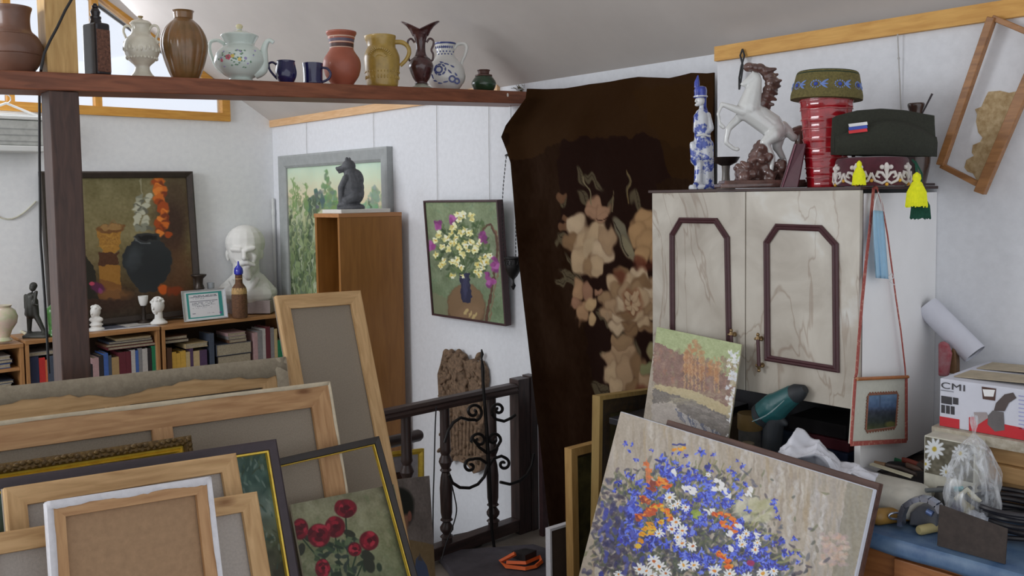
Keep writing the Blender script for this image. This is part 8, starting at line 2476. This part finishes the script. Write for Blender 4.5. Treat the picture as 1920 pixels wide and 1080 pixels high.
# daisy box
XB2 = 2.36
dz0 = ZD + .003
pl1 = on_x(1733, 816, XB2); pr1 = on_x(1790, 832, XB2)
root = thing('daisy_box', 'small box printed with white daisies in front of the plank pile', 'box', (2.39, (pl1.y + pr1.y) / 2, dz0)); bpy.context.view_layer.update()
obj('box_body', B().bb(XB2, 2.435, pr1.y - .05, pl1.y, dz0, pl1.z), mat('box_cream', S(186, 184, 170), .6), root, world=True, bevel=.002)
gx = np.zeros((60, 60, 3)); ya, yb2 = pl1.y - .003, pr1.y - .047; za, zb2 = pl1.z - .003, pl1.z - .10
for j in range(60):
    for i in range(60): gx[j, i] = (XB2 - .0008, ya + (yb2 - ya) * i / 59, za + (zb2 - za) * j / 59)
pt = Paint(gx, (96, 92, 78), 3); pt.noise(20, (14, 14), 1)
for (x, y, R) in ((1752, 842, 20), (1800, 850, 16), (1735, 870, 12), (1775, 885, 14)):
    for k in range(11):
        t = k * .571; pt.ell(x + R * .55 * math.cos(t), y + R * .6 * math.sin(t), R * .45, R * .15, (200, 204, 206), t, .2)
    pt.ell(x, y, R * .22, R * .24, (170, 150, 60), 0, .3)
sheet('daisy_print', gx, pt.flat(1.3), vcol('printed_paper'), root)

# clear plastic bag with contents
bagc = bpy.data.materials.new('clear_film'); N, L, Pn = nodes(bagc)
Pn.inputs['Base Color'].default_value = S(206, 210, 214); Pn.inputs['Roughness'].default_value = .25
Tn = N.new('ShaderNodeBsdfTransparent'); mxn = N.new('ShaderNodeMixShader'); mxn.inputs[0].default_value = .30
tcn = N.new('ShaderNodeTexCoord'); mpn = N.new('ShaderNodeMapping'); mpn.inputs['Scale'].default_value = (3, 3, .7); nzn = N.new('ShaderNodeTexNoise'); nzn.inputs['Scale'].default_value = 16; nzn.inputs['Detail'].default_value = 4; nzn.inputs['Distortion'].default_value = 1
rpn = N.new('ShaderNodeValToRGB'); rpn.color_ramp.elements[0].position = .4; rpn.color_ramp.elements[0].color = (.16, .16, .16, 1); rpn.color_ramp.elements[1].position = .7; rpn.color_ramp.elements[1].color = (.75, .75, .75, 1)
L.new(tcn.outputs['Object'], mpn.inputs[0]); L.new(mpn.outputs[0], nzn.inputs[0]); L.new(nzn.outputs[0], rpn.inputs[0]); L.new(rpn.outputs[0], mxn.inputs[0])
L.new(Tn.outputs[0], mxn.inputs[1]); L.new(Pn.outputs[0], mxn.inputs[2]); L.new(mxn.outputs[0], N['Material Output'].inputs[0])
XBg = 2.30
pc = on_x(1825, 880, XBg)
zb0_ = ZD + .026
root = thing('clear_plastic_bag', 'clear knotted plastic bag of small parts in front of the carton', 'bag', (XBg, pc.y, zb0_)); bpy.context.view_layer.update()
sB = depth(pc) / F; Hb = on_x(1812, 778, XBg).z - zb0_
def bm_(t, z, r): return r * (1 + .07 * math.sin(5 * t + z * 60) + .05 * math.sin(11 * t - z * 40) + .03 * math.sin(17 * t))
pr = [(40 * sB, .0), (62 * sB, Hb * .06), (68 * sB, Hb * .25), (64 * sB, Hb * .45), (46 * sB, Hb * .64), (22 * sB, Hb * .76), (6 * sB, Hb * .82), (5 * sB, Hb * .86), (10 * sB, Hb * .94), (9 * sB, Hb)]
o = obj('film', B().lathe(spl(pr, 4), 64, mod=bm_, sq=.62), bagc, root, smooth=True)
for k, (dx, h, R, c) in enumerate(((.03, .02, .024, (92, 88, 110)), (-.02, .018, .02, (120, 120, 112)), (.01, .05, .016, (170, 156, 104)), (-.045, .03, .014, (84, 104, 112)))):
    b = B(); b.lathe([(R, 0), (R, h), (R * .7, h * 1.15)], 16); b.v = [(v[0] + dx * .3, v[1] + dx, v[2] + .006) for v in b.v]
    obj('part_inside', b, mat('bag_part_%d' % k, S(*c), .5), root, smooth=True)
obj('cream_strip', B().tube([(-.03, .03, .05), (-.035, .0, .085), (-.035, -.03, .06)], .006, 8, flat=.4), mat('cream_strip', S(176, 172, 150)), root, smooth=True)

# paper roll and cloth by the carton
a0, a1 = on_x(1738, 574, 2.76), on_x(1828, 664, 2.76); R = .036
root = thing('paper_roll', 'white paper roll leaning against the wall beside the cabinet', 'paper roll', a1); bpy.context.view_layer.update()
b = B(); d = (a1 - a0).normalized()
b.tube([a0, a1], R, 32); 
b = B(); n = 32; vs = []; ax = d.orthogonal().normalized(); ay = d.cross(ax)
for (p, r) in ((a0, R), (a1, R), (a1, R - .002), (a0, R - .002)):
    for k in range(n): vs.append(p + (ax * math.cos(6.283 * k / n) + ay * math.sin(6.283 * k / n)) * r)
b.add(vs, [(i * n + k, i * n + (k + 1) % n, (i + 1) * n + (k + 1) % n, (i + 1) * n + k) for i in range(3) for k in range(n)] )
wp = mat('drawing_paper', S(196, 198, 208), .8, var=.02)
obj('outer_sheet', b, wp, root, world=True, smooth=True)
b = B(); b.tube([a0, a1 - d * .004], R * .62, 24); obj('inner_core', b, mat('grey_core', S(120, 124, 130), .8), root, world=True, smooth=True)
r_ = thing('pink_cloth', 'faded pink patterned cloth hanging between the cabinet and the carton', 'cloth', on_x(1775, 704, 2.70)); bpy.context.view_layer.update()
cl = [(1758, 644), (1766, 640), (1776, 646), (1782, 664), (1778, 690), (1776, 706), (1758, 706)]
obj('cloth_body', B().prism([on_x(x, y, 2.70) for x, y in cl], (.02, 0, 0)), mat('pink_cloth', S(156, 116, 120), .9, scale=40, var=.2, col2=S(150, 60, 70)), r_, world=True, bevel=.006)
r_ = thing('brown_leather_case', 'brown upright leather case behind the carton, beside the pink cloth', 'case', on_x(1788, 704, 2.73)); bpy.context.view_layer.update()
obj('case_body', B().prism([on_x(x, y, 2.73) for x, y in ((1777, 700), (1780, 672), (1784, 652), (1791, 656), (1793, 680), (1793, 702))], (.03, 0, 0)), mat('tan_leather', S(112, 84, 56), .5, var=.2), r_, world=True, bevel=.004)
